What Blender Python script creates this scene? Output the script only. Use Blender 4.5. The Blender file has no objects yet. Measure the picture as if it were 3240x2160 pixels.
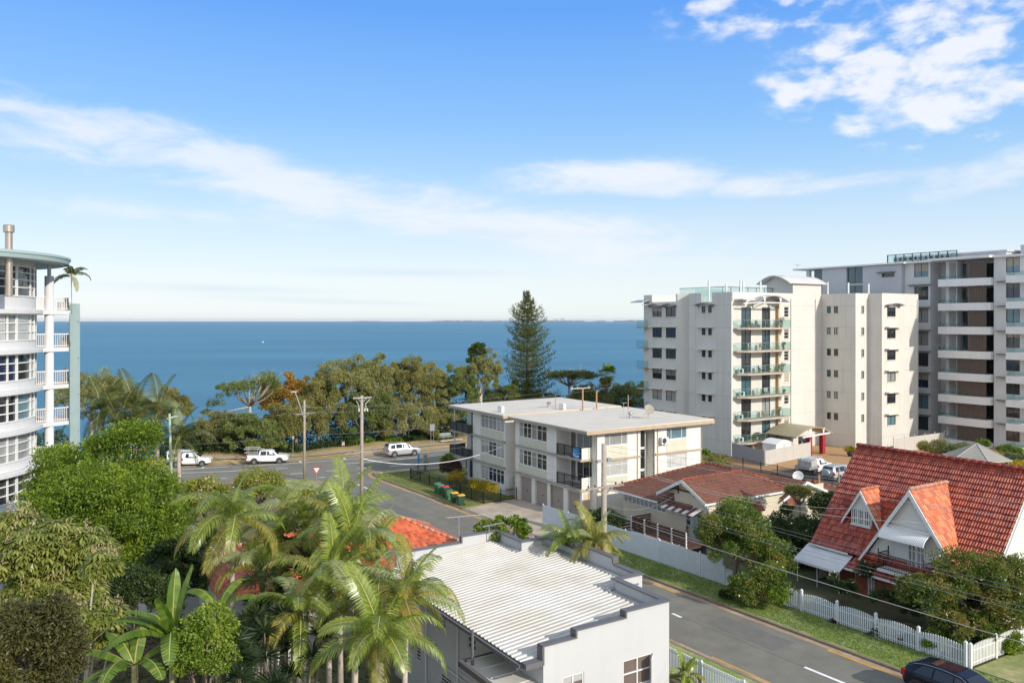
import bpy, math, random
import numpy as np
from mathutils import Vector, Matrix
SC = bpy.context.scene
C = SC.collection
random.seed(7)
R = math.radians

# ---------------------------------------------------------------- camera
F, CX, HY, H = 2550.0, 1620.0, 1013.0, 17.8       # focal length and horizon measured on the photo (3240 px wide)
cam = bpy.data.cameras.new('camera'); co = bpy.data.objects.new('camera', cam); C.objects.link(co)
cam.sensor_width = 36; cam.lens = F/3240*36
co.location = (0, 0, H); co.rotation_euler = (R(90), 0, 0)
cam.shift_y = -(1080-HY)/3240
cam.clip_start = 0.5; cam.clip_end = 90000
SC.camera = co

# ---------------------------------------------------------------- light
TH = R(32.2)                                       # the street grid: u runs down the street to the sea, v across it
U = (-math.sin(TH), math.cos(TH)); V = (math.cos(TH), math.sin(TH))
SUN = Vector((.73, -.685, 0)).normalized(); EL = R(27)
sd = Vector((SUN.x*math.cos(EL), SUN.y*math.cos(EL), math.sin(EL)))
sun = bpy.data.lights.new('sun', 'SUN'); so = bpy.data.objects.new('sun', sun); C.objects.link(so)
sun.energy = 3.5; sun.angle = R(0.55); sun.color = (1.0, .93, .82)
so.rotation_euler = sd.to_track_quat('Z', 'Y').to_euler(); so.location = (60, -60, 90)

w = bpy.data.worlds.new('World'); SC.world = w; w.use_nodes = True
nt = w.node_tree; N = nt.nodes; L = nt.links; N.clear()
def nd(t, **k):
    n = N.new(t)
    for a, b in k.items(): setattr(n, a, b)
    return n
def mth(op, a, b=None, c=None, clamp=False):
    n = nd('ShaderNodeMath', operation=op); n.use_clamp = clamp
    for i, x in enumerate((a, b, c)):
        if x is None: continue
        if isinstance(x, (int, float)): n.inputs[i].default_value = x
        else: L.new(x, n.inputs[i])
    return n.outputs[0]
sky = nd('ShaderNodeTexSky', sky_type='NISHITA'); sky.sun_disc = False
sky.sun_elevation = EL; sky.sun_rotation = math.atan2(SUN.x, SUN.y)
sky.altitude = 20; sky.air_density = 1.0; sky.dust_density = 0.6; sky.ozone_density = 1.6
tc = nd('ShaderNodeTexCoord'); sx = nd('ShaderNodeSeparateXYZ'); L.new(tc.outputs['Generated'], sx.inputs[0])
ez = mth('MAXIMUM', sx.outputs[2], 0.0)
# cloud layer: the direction meets a flat deck high above, so the clouds shrink towards the horizon
den = mth('ADD', ez, 0.06)
px_ = mth('DIVIDE', sx.outputs[0], den); py_ = mth('DIVIDE', sx.outputs[1], den)
cv = nd('ShaderNodeCombineXYZ'); L.new(px_, cv.inputs[0]); L.new(py_, cv.inputs[1])
def noise(vec, scale, detail, rough, sxyz=(1, 1, 1), off=(0, 0, 0), dist=0.0):
    mp = nd('ShaderNodeMapping'); mp.inputs['Scale'].default_value = sxyz; mp.inputs['Location'].default_value = off
    L.new(vec, mp.inputs[0])
    n = nd('ShaderNodeTexNoise'); n.inputs['Scale'].default_value = scale; n.inputs['Detail'].default_value = detail
    n.inputs['Roughness'].default_value = rough; n.inputs['Distortion'].default_value = dist
    L.new(mp.outputs[0], n.inputs['Vector']); return n.outputs[0]
az = mth('ARCTAN2', sx.outputs[0], sx.outputs[1])
el = mth('ARCSINE', sx.outputs[2])
def patch(a0, e0, sa, se, tilt=0.0):              # a soft oval of sky centred on an azimuth and elevation (degrees)
    da = mth('SUBTRACT', az, R(a0)); de = mth('SUBTRACT', el, R(e0))
    de = mth('SUBTRACT', de, mth('MULTIPLY', da, tilt))
    x = mth('DIVIDE', da, R(sa)); y = mth('DIVIDE', de, R(se))
    r2 = mth('ADD', mth('MULTIPLY', x, x), mth('MULTIPLY', y, y))
    return mth('POWER', 2.718, mth('MULTIPLY', r2, -1.0))
def add(*a):
    r = a[0]
    for b in a[1:]: r = mth('ADD', r, b)
    return r
angv = nd('ShaderNodeCombineXYZ'); L.new(az, angv.inputs[0]); L.new(el, angv.inputs[1])
AV = angv.outputs[0]
wis = noise(AV, 9, 9, .62, (1.0, 3.4, 1), (3.1, 0, 0), .35)
wis2 = noise(AV, 3.2, 5, .55, (1.0, 3.0, 1), (9.7, 2, 0), .3)
puf = noise(AV, 17, 9, .55, (1, 1.9, 1), (1.3, 5, 0), .15)
puf2 = noise(AV, 6, 4, .5, (1, 1.6, 1), (6.3, 1, 0), .2)
band = add(mth('MULTIPLY', patch(-30, 12.0, 8, 2.3, -.15), .95), mth('MULTIPLY', patch(-18, 9.8, 8, 1.9, -.2), .95),
           mth('MULTIPLY', patch(-7, 8.0, 9, 1.7, -.1), .85), mth('MULTIPLY', patch(8, 5.1, 10, 1.4, -.1), .7),
           mth('MULTIPLY', patch(-25, 7.0, 12, 1.0, -.03), .5), mth('MULTIPLY', patch(-8, 3.2, 14, 1.0, 0.0), .6), mth('MULTIPLY', patch(-22, 1.9, 12, .7, 0.0), .5), mth('MULTIPLY', patch(5, 6.6, 9, 1.2, 0.0), .45))
mid = add(mth('MULTIPLY', patch(4, 9.9, 7, 1.25, .02), .9), mth('MULTIPLY', patch(12, 9.7, 7, 1.3, -.05), .95), mth('MULTIPLY', patch(31, 8.9, 4.5, 1.2, .3), 1.1),
          mth('MULTIPLY', patch(22, 9.2, 9, .9, 0), .55))
corner = add(mth('MULTIPLY', patch(25, 15.8, 7.5, 2.3, .05), 1.1), mth('MULTIPLY', patch(30.5, 18.5, 7, 3.0, .1), .9), mth('MULTIPLY', patch(29.5, 12.4, 5.5, 1.7, .1), 1.0), mth('MULTIPLY', patch(18, 20.2, 7, 1.5, 0), .85), mth('MULTIPLY', patch(24.6, 12.3, 2.2, .7, 0), .9))
def soft(mask, n1, k1, n2, k2, lo, hi, top):
    v_ = add(mth('MULTIPLY', mask, top), mth('MULTIPLY', mth('SUBTRACT', n1, .5), k1), mth('MULTIPLY', mth('SUBTRACT', n2, .5), k2))
    v_ = mth('MULTIPLY', v_, mth('MULTIPLY', mask, 2.2, clamp=True))
    mr = nd('ShaderNodeMapRange', interpolation_type='SMOOTHSTEP'); L.new(v_, mr.inputs[0])
    mr.inputs[1].default_value = lo; mr.inputs[2].default_value = hi
    return mr.outputs[0]
c1 = mth('MULTIPLY', soft(band, wis, 2.3, wis2, 1.5, .0, 1.1, .8), .74)
c2 = mth('MULTIPLY', soft(mid, wis, 2.2, wis2, 1.4, .1, 1.2, .75), .8)
c3 = mth('MULTIPLY', soft(corner, puf, 4.3, puf2, 1.4, .12, 1.15, .64), .9)
cl = mth('MAXIMUM', mth('MAXIMUM', c1, c2), c3)
# haze of the low sky
hz = mth('POWER', 2.718, mth('MULTIPLY', ez, -9.0))
rp = nd('ShaderNodeValToRGB'); L.new(ez, rp.inputs[0]); er = rp.color_ramp.elements      # clear-sky colour measured against height; unseen top stops whitened to add fill
SK = [(0, (.905, .965, .985)), (.035, (.86, .94, .985)), (.075, (.75, .88, .985)), (.125, (.60, .79, .98)), (.18, (.40, .67, .99)), (.235, (.27, .56, 1.0)), (.36, (.125, .385, .98)), (.6, (.38, .50, .74)), (1, (.54, .58, .68))]
er[0].position, er[0].color = SK[0][0], (*SK[0][1], 1); er[1].position, er[1].color = 1, (*SK[-1][1], 1)
for p_, c_ in SK[1:-1]: e_ = er.new(p_); e_.color = (*c_, 1)
vs = nd('ShaderNodeVectorMath', operation='SCALE'); L.new(rp.outputs[0], vs.inputs[0]); vs.inputs['Scale'].default_value = 1/(.15*2**.30)
m1 = nd('ShaderNodeMix', data_type='RGBA'); m1.inputs[0].default_value = .88; L.new(sky.outputs[0], m1.inputs[6]); L.new(vs.outputs[0], m1.inputs[7])
bk = nd('ShaderNodeMapRange', interpolation_type='SMOOTHSTEP'); L.new(sx.outputs[1], bk.inputs[0]); bk.inputs[1].default_value = .15; bk.inputs[2].default_value = -.45; bk.inputs[4].default_value = .8   # unseen bright cloud added behind the view to lift the shaded faces
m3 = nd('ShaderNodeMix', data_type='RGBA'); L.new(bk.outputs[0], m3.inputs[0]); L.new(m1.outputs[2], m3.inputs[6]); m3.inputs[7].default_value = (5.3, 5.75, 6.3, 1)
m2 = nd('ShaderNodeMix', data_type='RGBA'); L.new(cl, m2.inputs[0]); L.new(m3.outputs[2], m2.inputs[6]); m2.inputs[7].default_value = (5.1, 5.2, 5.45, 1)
low = mth('MULTIPLY', add(patch(-7, 3.35, 7, .28, 0.0), mth('MULTIPLY', patch(-20, 2.1, 8, .3, -.02), .8), mth('MULTIPLY', patch(-14, 1.35, 7, .22, -.03), .8), mth('MULTIPLY', patch(-1, 6.2, 6, .35, -.05), .6)), mth('MULTIPLY', wis, .75, clamp=True), clamp=True)
m4 = nd('ShaderNodeMix', data_type='RGBA'); L.new(low, m4.inputs[0]); L.new(m2.outputs[2], m4.inputs[6]); m4.inputs[7].default_value = (3.2, 4.1, 4.9, 1)   # thin grey streaks low over the bay
bg = nd('ShaderNodeBackground'); L.new(m4.outputs[2], bg.inputs[0]); bg.inputs[1].default_value = 0.15
wo = nd('ShaderNodeOutputWorld'); L.new(bg.outputs[0], wo.inputs[0])

SC.view_settings.view_transform = 'Standard'; SC.view_settings.look = 'None'
SC.view_settings.exposure = 0.30; SC.view_settings.gamma = 1.0
SC.render.engine = 'CYCLES'
SC.cycles.max_bounces = 6; SC.cycles.transparent_max_bounces = 12; SC.cycles.volume_bounces = 0

# ---------------------------------------------------------------- coordinates
def W(t, s, z=0.0): return Vector((t*V[0]+s*U[0], t*V[1]+s*U[1], z))
def gz(t, s):                                      # the land: falls 2% to the sea, the left yards lie lower
    z = 1.308-.02*min(s, 112)
    if t < 27 and s < 80:
        k = min(1, (27-t)/9.0)*min(1, (80-s)/14.0); z -= 2.3*k*k*(3-2*k)
    if s > 112: z -= 0.2
    if s > 116:
        k = min(1, (s-116)/22.0); z -= 7.5*k*k*(3-2*k)
    return z
def Pd(px, py, Y): return Vector(((px-CX)/F*Y, Y, H-(py-HY)/F*Y))
def TS(p): return (p[0]*V[0]+p[1]*V[1], p[0]*U[0]+p[1]*U[1])
def gw(x, y):
    t, s = TS((x, y)); return gz(t, s)

# ---------------------------------------------------------------- materials
MATS = {}
def mat(name, col, rough=.6, metal=0., var=.08, scale=1.5, bump=0., bscale=20., spec=.5, streak=0., coat=0., col2=None, c2s=.6, trans=0.):
    if name in MATS: return MATS[name]
    m = bpy.data.materials.new(name); m.use_nodes = True; t = m.node_tree; b = t.nodes['Principled BSDF']
    b.inputs['Roughness'].default_value = rough; b.inputs['Metallic'].default_value = metal
    b.inputs['Specular IOR Level'].default_value = spec; b.inputs['Coat Weight'].default_value = coat
    b.inputs['Coat Roughness'].default_value = .05
    tc = t.nodes.new('ShaderNodeTexCoord')
    def nz(sc, det=5, mp=None):
        n = t.nodes.new('ShaderNodeTexNoise'); n.inputs['Scale'].default_value = sc; n.inputs['Detail'].default_value = det
        n.inputs['Roughness'].default_value = .6
        if mp:
            q = t.nodes.new('ShaderNodeMapping'); q.inputs['Scale'].default_value = mp
            t.links.new(tc.outputs['Object'], q.inputs[0]); t.links.new(q.outputs[0], n.inputs['Vector'])
        else: t.links.new(tc.outputs['Object'], n.inputs['Vector'])
        return n.outputs[0]
    def mix(fac, a, b_, mode='MIX'):
        x = t.nodes.new('ShaderNodeMix'); x.data_type = 'RGBA'; x.blend_type = mode
        for i, q in ((0, fac), (6, a), (7, b_)):
            if hasattr(q, 'links'): t.links.new(q, x.inputs[i])
            else: x.inputs[i].default_value = q
        return x.outputs[2]
    c4 = (*col, 1)
    n1 = nz(scale)
    mr = t.nodes.new('ShaderNodeMapRange'); t.links.new(n1, mr.inputs[0])
    mr.inputs[1].default_value = .25; mr.inputs[2].default_value = .75
    mr.inputs[3].default_value = 1-var; mr.inputs[4].default_value = 1+var
    base = c4
    if col2:
        r2 = t.nodes.new('ShaderNodeMapRange'); t.links.new(nz(c2s, 6), r2.inputs[0]); r2.inputs[1].default_value = .38; r2.inputs[2].default_value = .62
        base = mix(r2.outputs[0], c4, (*col2, 1))
    out = mix(1.0, base, mr.outputs[0], 'MULTIPLY')
    if streak:
        s1 = nz(1.0, 6, (2.2, 2.2, .16))
        r3 = t.nodes.new('ShaderNodeMapRange'); t.links.new(s1, r3.inputs[0]); r3.inputs[1].default_value = .5; r3.inputs[2].default_value = .75
        r3.inputs[3].default_value = 1; r3.inputs[4].default_value = 1-streak
        out = mix(1.0, out, r3.outputs[0], 'MULTIPLY')
    t.links.new(out, b.inputs['Base Color'])
    if bump:
        bp = t.nodes.new('ShaderNodeBump'); bp.inputs['Strength'].default_value = bump; bp.inputs['Distance'].default_value = .02
        t.links.new(nz(bscale), bp.inputs['Height']); t.links.new(bp.outputs[0], b.inputs['Normal'])
    MATS[name] = m; return m
def leafmat(name, cols, rough=.5, trans=.3, clump=.9, spec=.4):
    if name in MATS: return MATS[name]
    m = bpy.data.materials.new(name); m.use_nodes = True; t = m.node_tree; b = t.nodes['Principled BSDF']
    b.inputs['Roughness'].default_value = rough; b.inputs['Specular IOR Level'].default_value = spec
    g = t.nodes.new('ShaderNodeNewGeometry'); cr = t.nodes.new('ShaderNodeValToRGB')
    tc = t.nodes.new('ShaderNodeTexCoord'); n = t.nodes.new('ShaderNodeTexNoise'); n.inputs['Scale'].default_value = clump; n.inputs['Detail'].default_value = 2
    t.links.new(tc.outputs['Object'], n.inputs['Vector'])
    a = t.nodes.new('ShaderNodeMath'); a.operation = 'MULTIPLY_ADD'; t.links.new(n.outputs[0], a.inputs[0]); a.inputs[1].default_value = 1.3; a.inputs[2].default_value = -.42
    b2 = t.nodes.new('ShaderNodeMath'); b2.operation = 'MULTIPLY_ADD'; t.links.new(g.outputs['Random Per Island'], b2.inputs[0]); b2.inputs[1].default_value = .55
    t.links.new(a.outputs[0], b2.inputs[2]); t.links.new(b2.outputs[0], cr.inputs[0])
    e = cr.color_ramp.elements
    e[0].position = 0; e[0].color = (*cols[0], 1); e[1].position = 1; e[1].color = (*cols[-1], 1)
    for i, c in enumerate(cols[1:-1]): k = e.new((i+1)/(len(cols)-1)); k.color = (*c, 1)
    t.links.new(cr.outputs[0], b.inputs['Base Color'])
    tr = t.nodes.new('ShaderNodeBsdfTranslucent'); mx = t.nodes.new('ShaderNodeMixShader'); mx.inputs[0].default_value = trans
    tcx = t.nodes.new('ShaderNodeMix'); tcx.data_type = 'RGBA'; tcx.blend_type = 'MULTIPLY'; tcx.inputs[0].default_value = 1
    t.links.new(cr.outputs[0], tcx.inputs[6]); tcx.inputs[7].default_value = (1.5, 1.6, .7, 1)
    t.links.new(tcx.outputs[2], tr.inputs[0])
    o = t.nodes['Material Output']; t.links.new(b.outputs[0], mx.inputs[1]); t.links.new(tr.outputs[0], mx.inputs[2]); t.links.new(mx.outputs[0], o.inputs[0])
    MATS[name] = m; return m
def tilemat(name, cols, tw=.24, th=.33, rough=.45, roll=.5, stain=.35, staincol=(.05, .03, .028)):
    if name in MATS: return MATS[name]
    m = bpy.data.materials.new(name); m.use_nodes = True; t = m.node_tree; b = t.nodes['Principled BSDF']; ln = t.links.new
    b.inputs['Roughness'].default_value = rough; b.inputs['Specular IOR Level'].default_value = .45
    uv = t.nodes.new('ShaderNodeUVMap'); sp = t.nodes.new('ShaderNodeSeparateXYZ'); ln(uv.outputs[0], sp.inputs[0])
    def M(op, a, b_=None):
        n = t.nodes.new('ShaderNodeMath'); n.operation = op
        for i, x in enumerate((a, b_)):
            if x is None: continue
            if isinstance(x, (int, float)): n.inputs[i].default_value = x
            else: ln(x, n.inputs[i])
        return n.outputs[0]
    ux = M('DIVIDE', sp.outputs[0], tw); vy = M('DIVIDE', sp.outputs[1], th)
    cb = t.nodes.new('ShaderNodeCombineXYZ'); ln(M('FLOOR', ux), cb.inputs[0]); ln(M('FLOOR', M('ADD', vy, .02)), cb.inputs[1])
    wn = t.nodes.new('ShaderNodeTexWhiteNoise'); wn.noise_dimensions = '2D'; ln(cb.outputs[0], wn.inputs[0])
    cr = t.nodes.new('ShaderNodeValToRGB'); e = cr.color_ramp.elements
    e[0].color = (*cols[0], 1); e[1].color = (*cols[-1], 1)
    for i, c in enumerate(cols[1:-1]): k = e.new((i+1)/(len(cols)-1)); k.color = (*c, 1)
    ln(wn.outputs[0], cr.inputs[0])
    n = t.nodes.new('ShaderNodeTexNoise'); n.inputs['Scale'].default_value = .7; n.inputs['Detail'].default_value = 8; n.inputs['Roughness'].default_value = .7; ln(uv.outputs[0], n.inputs['Vector'])
    mr = t.nodes.new('ShaderNodeMapRange'); ln(n.outputs[0], mr.inputs[0]); mr.inputs[1].default_value = .45; mr.inputs[2].default_value = .75; mr.inputs[4].default_value = stain
    mx = t.nodes.new('ShaderNodeMix'); mx.data_type = 'RGBA'; ln(mr.outputs[0], mx.inputs[0]); ln(cr.outputs[0], mx.inputs[6]); mx.inputs[7].default_value = (*staincol, 1)
    ln(mx.outputs[2], b.inputs['Base Color'])
    fr = M('FRACT', ux); wv = M('SINE', M('MULTIPLY', fr, 6.2832))
    bp = t.nodes.new('ShaderNodeBump'); bp.inputs['Strength'].default_value = roll; bp.inputs['Distance'].default_value = .05
    ln(wv, bp.inputs['Height']); ln(bp.outputs[0], b.inputs['Normal'])
    MATS[name] = m; return m
def glassmat(name, col, rough=.06, tint=0.):
    if name in MATS: return MATS[name]
    m = mat(name, col, rough, var=.25, scale=.6, spec=.8); return m

# ---------------------------------------------------------------- mesh building
class MB:
    def __init__(s, o=(0, 0, 0)): s.v = []; s.f = []; s.mi = []; s.uv = []; s.o = o
    def add(s, pts, faces, mi=0, uvs=None):
        b = len(s.v); s.v += [(p[0]-s.o[0], p[1]-s.o[1], p[2]-s.o[2]) for p in pts]
        for k, f in enumerate(faces): s.f.append([b+i for i in f]); s.mi.append(mi); s.uv.append(uvs[k] if uvs else None)
        return s
    def poly(s, pts, mi=0, uv=None): return s.add(pts, [list(range(len(pts)))], mi, [uv] if uv else None)
    def box(s, x0, x1, y0, y1, z0, z1, mi=0):
        if x0 > x1: x0, x1 = x1, x0
        if y0 > y1: y0, y1 = y1, y0
        if z0 > z1: z0, z1 = z1, z0
        p = [(x0,y0,z0),(x1,y0,z0),(x1,y1,z0),(x0,y1,z0),(x0,y0,z1),(x1,y0,z1),(x1,y1,z1),(x0,y1,z1)]
        return s.add(p, [(0,3,2,1),(4,5,6,7),(0,1,5,4),(1,2,6,5),(2,3,7,6),(3,0,4,7)], mi)
    def prism(s, poly, z0, z1, mi=0):              # poly 2d; z0/z1 numbers or functions of (x, y)
        n = len(poly); a = sum(poly[i][0]*poly[(i+1) % n][1]-poly[(i+1) % n][0]*poly[i][1] for i in range(n))
        if a < 0: poly = poly[::-1]
        g0 = z0 if callable(z0) else (lambda x, y: z0); g1 = z1 if callable(z1) else (lambda x, y: z1)
        p = [(x, y, g0(x, y)) for x, y in poly]+[(x, y, g1(x, y)) for x, y in poly]
        fs = [list(range(n))[::-1], list(range(n, 2*n))]+[(i, (i+1) % n, n+(i+1) % n, n+i) for i in range(n)]
        return s.add(p, fs, mi)
    def bar(s, a, b, r, n=4, r2=None, mi=0):
        a = Vector(a); b = Vector(b); d = (b-a)
        if d.length < 1e-6: return s
        q = d.to_track_quat('Z', 'Y').to_matrix(); r2 = r if r2 is None else r2
        k = math.pi/4 if n == 4 else 0; m = 1.414 if n == 4 else 1
        p = [a+q@Vector((math.cos(k+2*math.pi*i/n)*r*m, math.sin(k+2*math.pi*i/n)*r*m, 0)) for i in range(n)]
        p += [b+q@Vector((math.cos(k+2*math.pi*i/n)*r2*m, math.sin(k+2*math.pi*i/n)*r2*m, 0)) for i in range(n)]
        return s.add(p, [list(range(n))[::-1], list(range(n, 2*n))]+[(i, (i+1) % n, n+(i+1) % n, n+i) for i in range(n)], mi)
    def tube(s, pts, r, n=6, mi=0):                # r number or list
        pts = [Vector(p) for p in pts]; rs = r if isinstance(r, (list, tuple)) else [r]*len(pts); b = len(s.v); P = []
        for i, p in enumerate(pts):
            d = (pts[min(i+1, len(pts)-1)]-pts[max(i-1, 0)]).normalized()
            x = d.cross(Vector((.13, .97, .2))).normalized(); y = d.cross(x)
            P += [p+x*math.cos(2*math.pi*j/n)*rs[i]+y*math.sin(2*math.pi*j/n)*rs[i] for j in range(n)]
        fs = []
        for i in range(len(pts)-1):
            for j in range(n): fs.append((i*n+j, i*n+(j+1) % n, (i+1)*n+(j+1) % n, (i+1)*n+j))
        fs += [list(range(n))[::-1], [(len(pts)-1)*n+j for j in range(n)]]
        return s.add(P, fs, mi)
    def lathe(s, prof, c=(0, 0), n=16, mi=0, a0=0., a1=2*math.pi):
        full = abs(a1-a0-2*math.pi) < 1e-6; k = n if full else n+1; P = []
        for r, z in prof: P += [(c[0]+r*math.cos(a0+(a1-a0)*j/n), c[1]+r*math.sin(a0+(a1-a0)*j/n), z) for j in range(k)]
        fs = []
        for i in range(len(prof)-1):
            for j in range(n):
                j2 = (j+1) % k if full else j+1
                fs.append((i*k+j, i*k+j2, (i+1)*k+j2, (i+1)*k+j))
        return s.add(P, fs, mi)
    def build(s, name, m, parent=None, smooth=False):
        me = bpy.data.meshes.new(name); me.from_pydata([tuple(v) for v in s.v], [], s.f)
        for x in (m if isinstance(m, (list, tuple)) else [m]): me.materials.append(x)
        me.polygons.foreach_set('material_index', s.mi)
        if any(s.uv):
            l = me.uv_layers.new(name='UVMap'); k = 0
            for i, f in enumerate(s.f):
                u = s.uv[i]
                for j in range(len(f)):
                    if u: l.data[k].uv = u[j]
                    k += 1
        if smooth: me.polygons.foreach_set('use_smooth', [True]*len(me.polygons))
        me.update()
        o = bpy.data.objects.new(name, me); C.objects.link(o)
        if parent: o.parent = parent
        return o
def tag(o, label=None, cat=None, group=None, kind=None):
    if label: o['label'] = label
    if cat: o['category'] = cat
    if group: o['group'] = group
    if kind: o['kind'] = kind
    return o
def thing(name, label, cat, loc, rz=0., group=None):
    o = bpy.data.objects.new(name, None); C.objects.link(o); o.location = loc; o.rotation_euler = (0, 0, rz); o.empty_display_size = .3
    return tag(o, label, cat, group)
def bld(name, label, cat, t, s, z=0., group=None):  # a thing on the street grid; its parts are given in (t, s, z)
    o = thing(name, label, cat, W(t, s, z), TH, group); o['o'] = (t, s, z); return o
def G(root): return MB(tuple(root['o']))
def copy_tree(o, parent=None):
    c = o.copy(); C.objects.link(c)
    if parent: c.parent = parent
    for ch in [x for x in list(bpy.data.objects) if x.parent == o]: copy_tree(ch, c)
    return c
KIDS = {}
def ctree(o, loc=None, rz=None, label=None, group=None):
    def rec(a, par):
        c = a.copy(); C.objects.link(c)
        if par: c.parent = par
        for ch in a.children: rec(ch, c)
        return c
    c = rec(o, None)
    if loc is not None: c.location = loc
    if rz is not None: c.rotation_euler = (0, 0, rz)
    if label: c['label'] = label
    if group: c['group'] = group
    return c
def struct(name, mb, m, smooth=False): return tag(mb.build(name, m, None, smooth), kind='structure')

def facade(mb, face, pos, a0, a1, z0, z1, holes=(), depth=.14, mi=0):
    """a wall face with real openings. face F looks to -s (plane s=pos, a=t); face L looks to -t (plane t=pos, a=s)"""
    P = (lambda a, z, d=0: (a, pos+d, z)) if face == 'F' else (lambda a, z, d=0: (pos+d, a, z))
    A = sorted({a0, a1, *[h[0] for h in holes], *[h[1] for h in holes]}); Z = sorted({z0, z1, *[h[2] for h in holes], *[h[3] for h in holes]})
    A = [x for x in A if a0-1e-6 <= x <= a1+1e-6]; Z = [x for x in Z if z0-1e-6 <= x <= z1+1e-6]
    for i in range(len(A)-1):
        for j in range(len(Z)-1):
            ca = (A[i]+A[i+1])/2; cz = (Z[j]+Z[j+1])/2
            if any(h[0] < ca < h[1] and h[2] < cz < h[3] for h in holes): continue
            mb.poly([P(A[i], Z[j]), P(A[i+1], Z[j]), P(A[i+1], Z[j+1]), P(A[i], Z[j+1])], mi)
    for h in holes:
        q = [(h[0], h[2]), (h[1], h[2]), (h[1], h[3]), (h[0], h[3])]
        for k in range(4):
            (a, z), (b, y) = q[k], q[(k+1) % 4]
            mb.poly([P(a, z), P(b, y), P(b, y, depth), P(a, z, depth)], mi)
    return mb
def fbox(mb, face, pos, a0, a1, z0, z1, d0, d1, mi=0):   # a box on a face, d measured inwards
    if face == 'F': return mb.box(a0, a1, pos+d0, pos+d1, z0, z1, mi)
    return mb.box(pos+d0, pos+d1, a0, a1, z0, z1, mi)
WR = random.Random(5)
M_bl1 = mat('pale roller blind', (.42, .42, .40), .6, spec=.2); M_bl2 = mat('cream curtain', (.36, .33, .27), .7, spec=.2); M_bl3 = mat('grey blind', (.17, .18, .19), .6, spec=.3)
def win(root, face, pos, h, cols=(.5,), rows=(), fm=None, gm=None, depth=.14, fw=.05, sill=None, name='window', label=None):
    a0, a1, z0, z1 = h; m = G(root); d0, d1 = depth-.08, depth-.02
    fbox(m, face, pos, a0, a0+fw, z0, z1, d0, d1); fbox(m, face, pos, a1-fw, a1, z0, z1, d0, d1)
    fbox(m, face, pos, a0+fw, a1-fw, z0, z0+fw, d0, d1); fbox(m, face, pos, a0+fw, a1-fw, z1-fw, z1, d0, d1)
    for c in cols: x = a0+(a1-a0)*c; fbox(m, face, pos, x-fw*.5, x+fw*.5, z0+fw, z1-fw, d0+.003, d1)
    for r_ in rows: y = z0+(z1-z0)*r_; fbox(m, face, pos, a0+fw, a1-fw, y-fw*.45, y+fw*.45, d0+.006, d1)
    o = m.build(name, fm, root)
    if label: o['label'] = label
    g = G(root); fbox(g, face, pos, a0+.01, a1-.01, z0+.01, z1-.01, depth-.03, depth-.005); g.build('pane', gm, o)
    if name == 'window' and a1-a0 > .8 and WR.random() < .34:
        f = WR.choice((.3, .45, .6, .95)); g = G(root); fbox(g, face, pos, a0+fw, a1-fw, z1-(z1-z0-fw)*f, z1-fw, depth-.045, depth-.031); g.build('blind', WR.choice((M_bl1, M_bl2, M_bl3)), o)
    if sill:
        g = G(root); fbox(g, face, pos, a0-.08, a1+.08, z0-.09, z0-.002, -.09, depth-.002); g.build('sill', sill, o)
    return o
def clip(poly, nx, ny, c):                         # keep nx*x+ny*y <= c
    out = []
    for i in range(len(poly)):
        a, b = poly[i], poly[(i+1) % len(poly)]; da = nx*a[0]+ny*a[1]-c; db = nx*b[0]+ny*b[1]-c
        if da <= 0: out.append(a)
        if (da < 0 < db) or (db < 0 < da): k = da/(da-db); out.append((a[0]+(b[0]-a[0])*k, a[1]+(b[1]-a[1])*k))
    return out
def tiles(mb, org, ud, vd, poly, th=.33, lip=.035, mi=0):
    """tile courses on one convex roof plane: poly in (u along the eave, v up the slope) metres; every course lifts at its lower edge"""
    org = Vector(org); ud = Vector(ud).normalized(); vd = Vector(vd).normalized(); n = ud.cross(vd).normalized()
    if n.z < 0: n = -n
    v0 = min(p[1] for p in poly); v1 = max(p[1] for p in poly); k = math.floor(v0/th+1e-6)
    while k*th < v1-1e-4:
        a, b = k*th, (k+1)*th
        q = clip(clip(poly, 0, -1, -a), 0, 1, b)
        if len(q) > 2:
            h = lambda v_: lip*(1-(v_-a)/th)+.004
            P = [org+ud*x+vd*y+n*h(y) for x, y in q]
            mb.poly(P, mi, q)
            lo = [(x, y) for x, y in q if abs(y-max(a, v0)) < 1e-4]
            if len(lo) >= 2:
                lo.sort(); x0, x1 = lo[0][0], lo[-1][0]; y = lo[0][1]
                mb.poly([org+ud*x0+vd*y+n*(-.03), org+ud*x1+vd*y+n*(-.03), org+ud*x1+vd*y+n*h(y), org+ud*x0+vd*y+n*h(y)], mi, [(x0, y), (x1, y), (x1, y+.01), (x0, y+.01)])
        k += 1
    return mb
# ---------------------------------------------------------------- palette
M_ground = mat('ground soil', (.16, .115, .07), .95, var=.25, scale=.6, bump=.4, bscale=3, col2=(.10, .11, .04), c2s=.12)
M_dry = mat('dry grass', (.42, .29, .135), .95, var=.28, scale=1.6, bump=.5, bscale=7, col2=(.27, .22, .09), c2s=.35)
M_grass = mat('lawn grass', (.17, .20, .05), .9, var=.3, scale=3.5, bump=.6, bscale=14, col2=(.26, .24, .085), c2s=.28)
M_grass2 = mat('street grass', (.20, .26, .06), .9, var=.35, scale=4.5, bump=.6, bscale=14, col2=(.33, .35, .16), c2s=.7)
M_asph = mat('asphalt', (.215, .205, .172), .88, var=.16, scale=.9, bump=.25, bscale=40, col2=(.185, .176, .148), c2s=.10, spec=.3)
M_conc = mat('pale concrete', (.50, .43, .34), .85, var=.13, scale=1.1, bump=.15, bscale=20, col2=(.36, .30, .24), c2s=.35)
M_gutter = mat('gutter concrete', (.45, .33, .22), .85, var=.2, scale=1.4, bump=.2, bscale=10, col2=(.3, .22, .16), c2s=.8)
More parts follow.
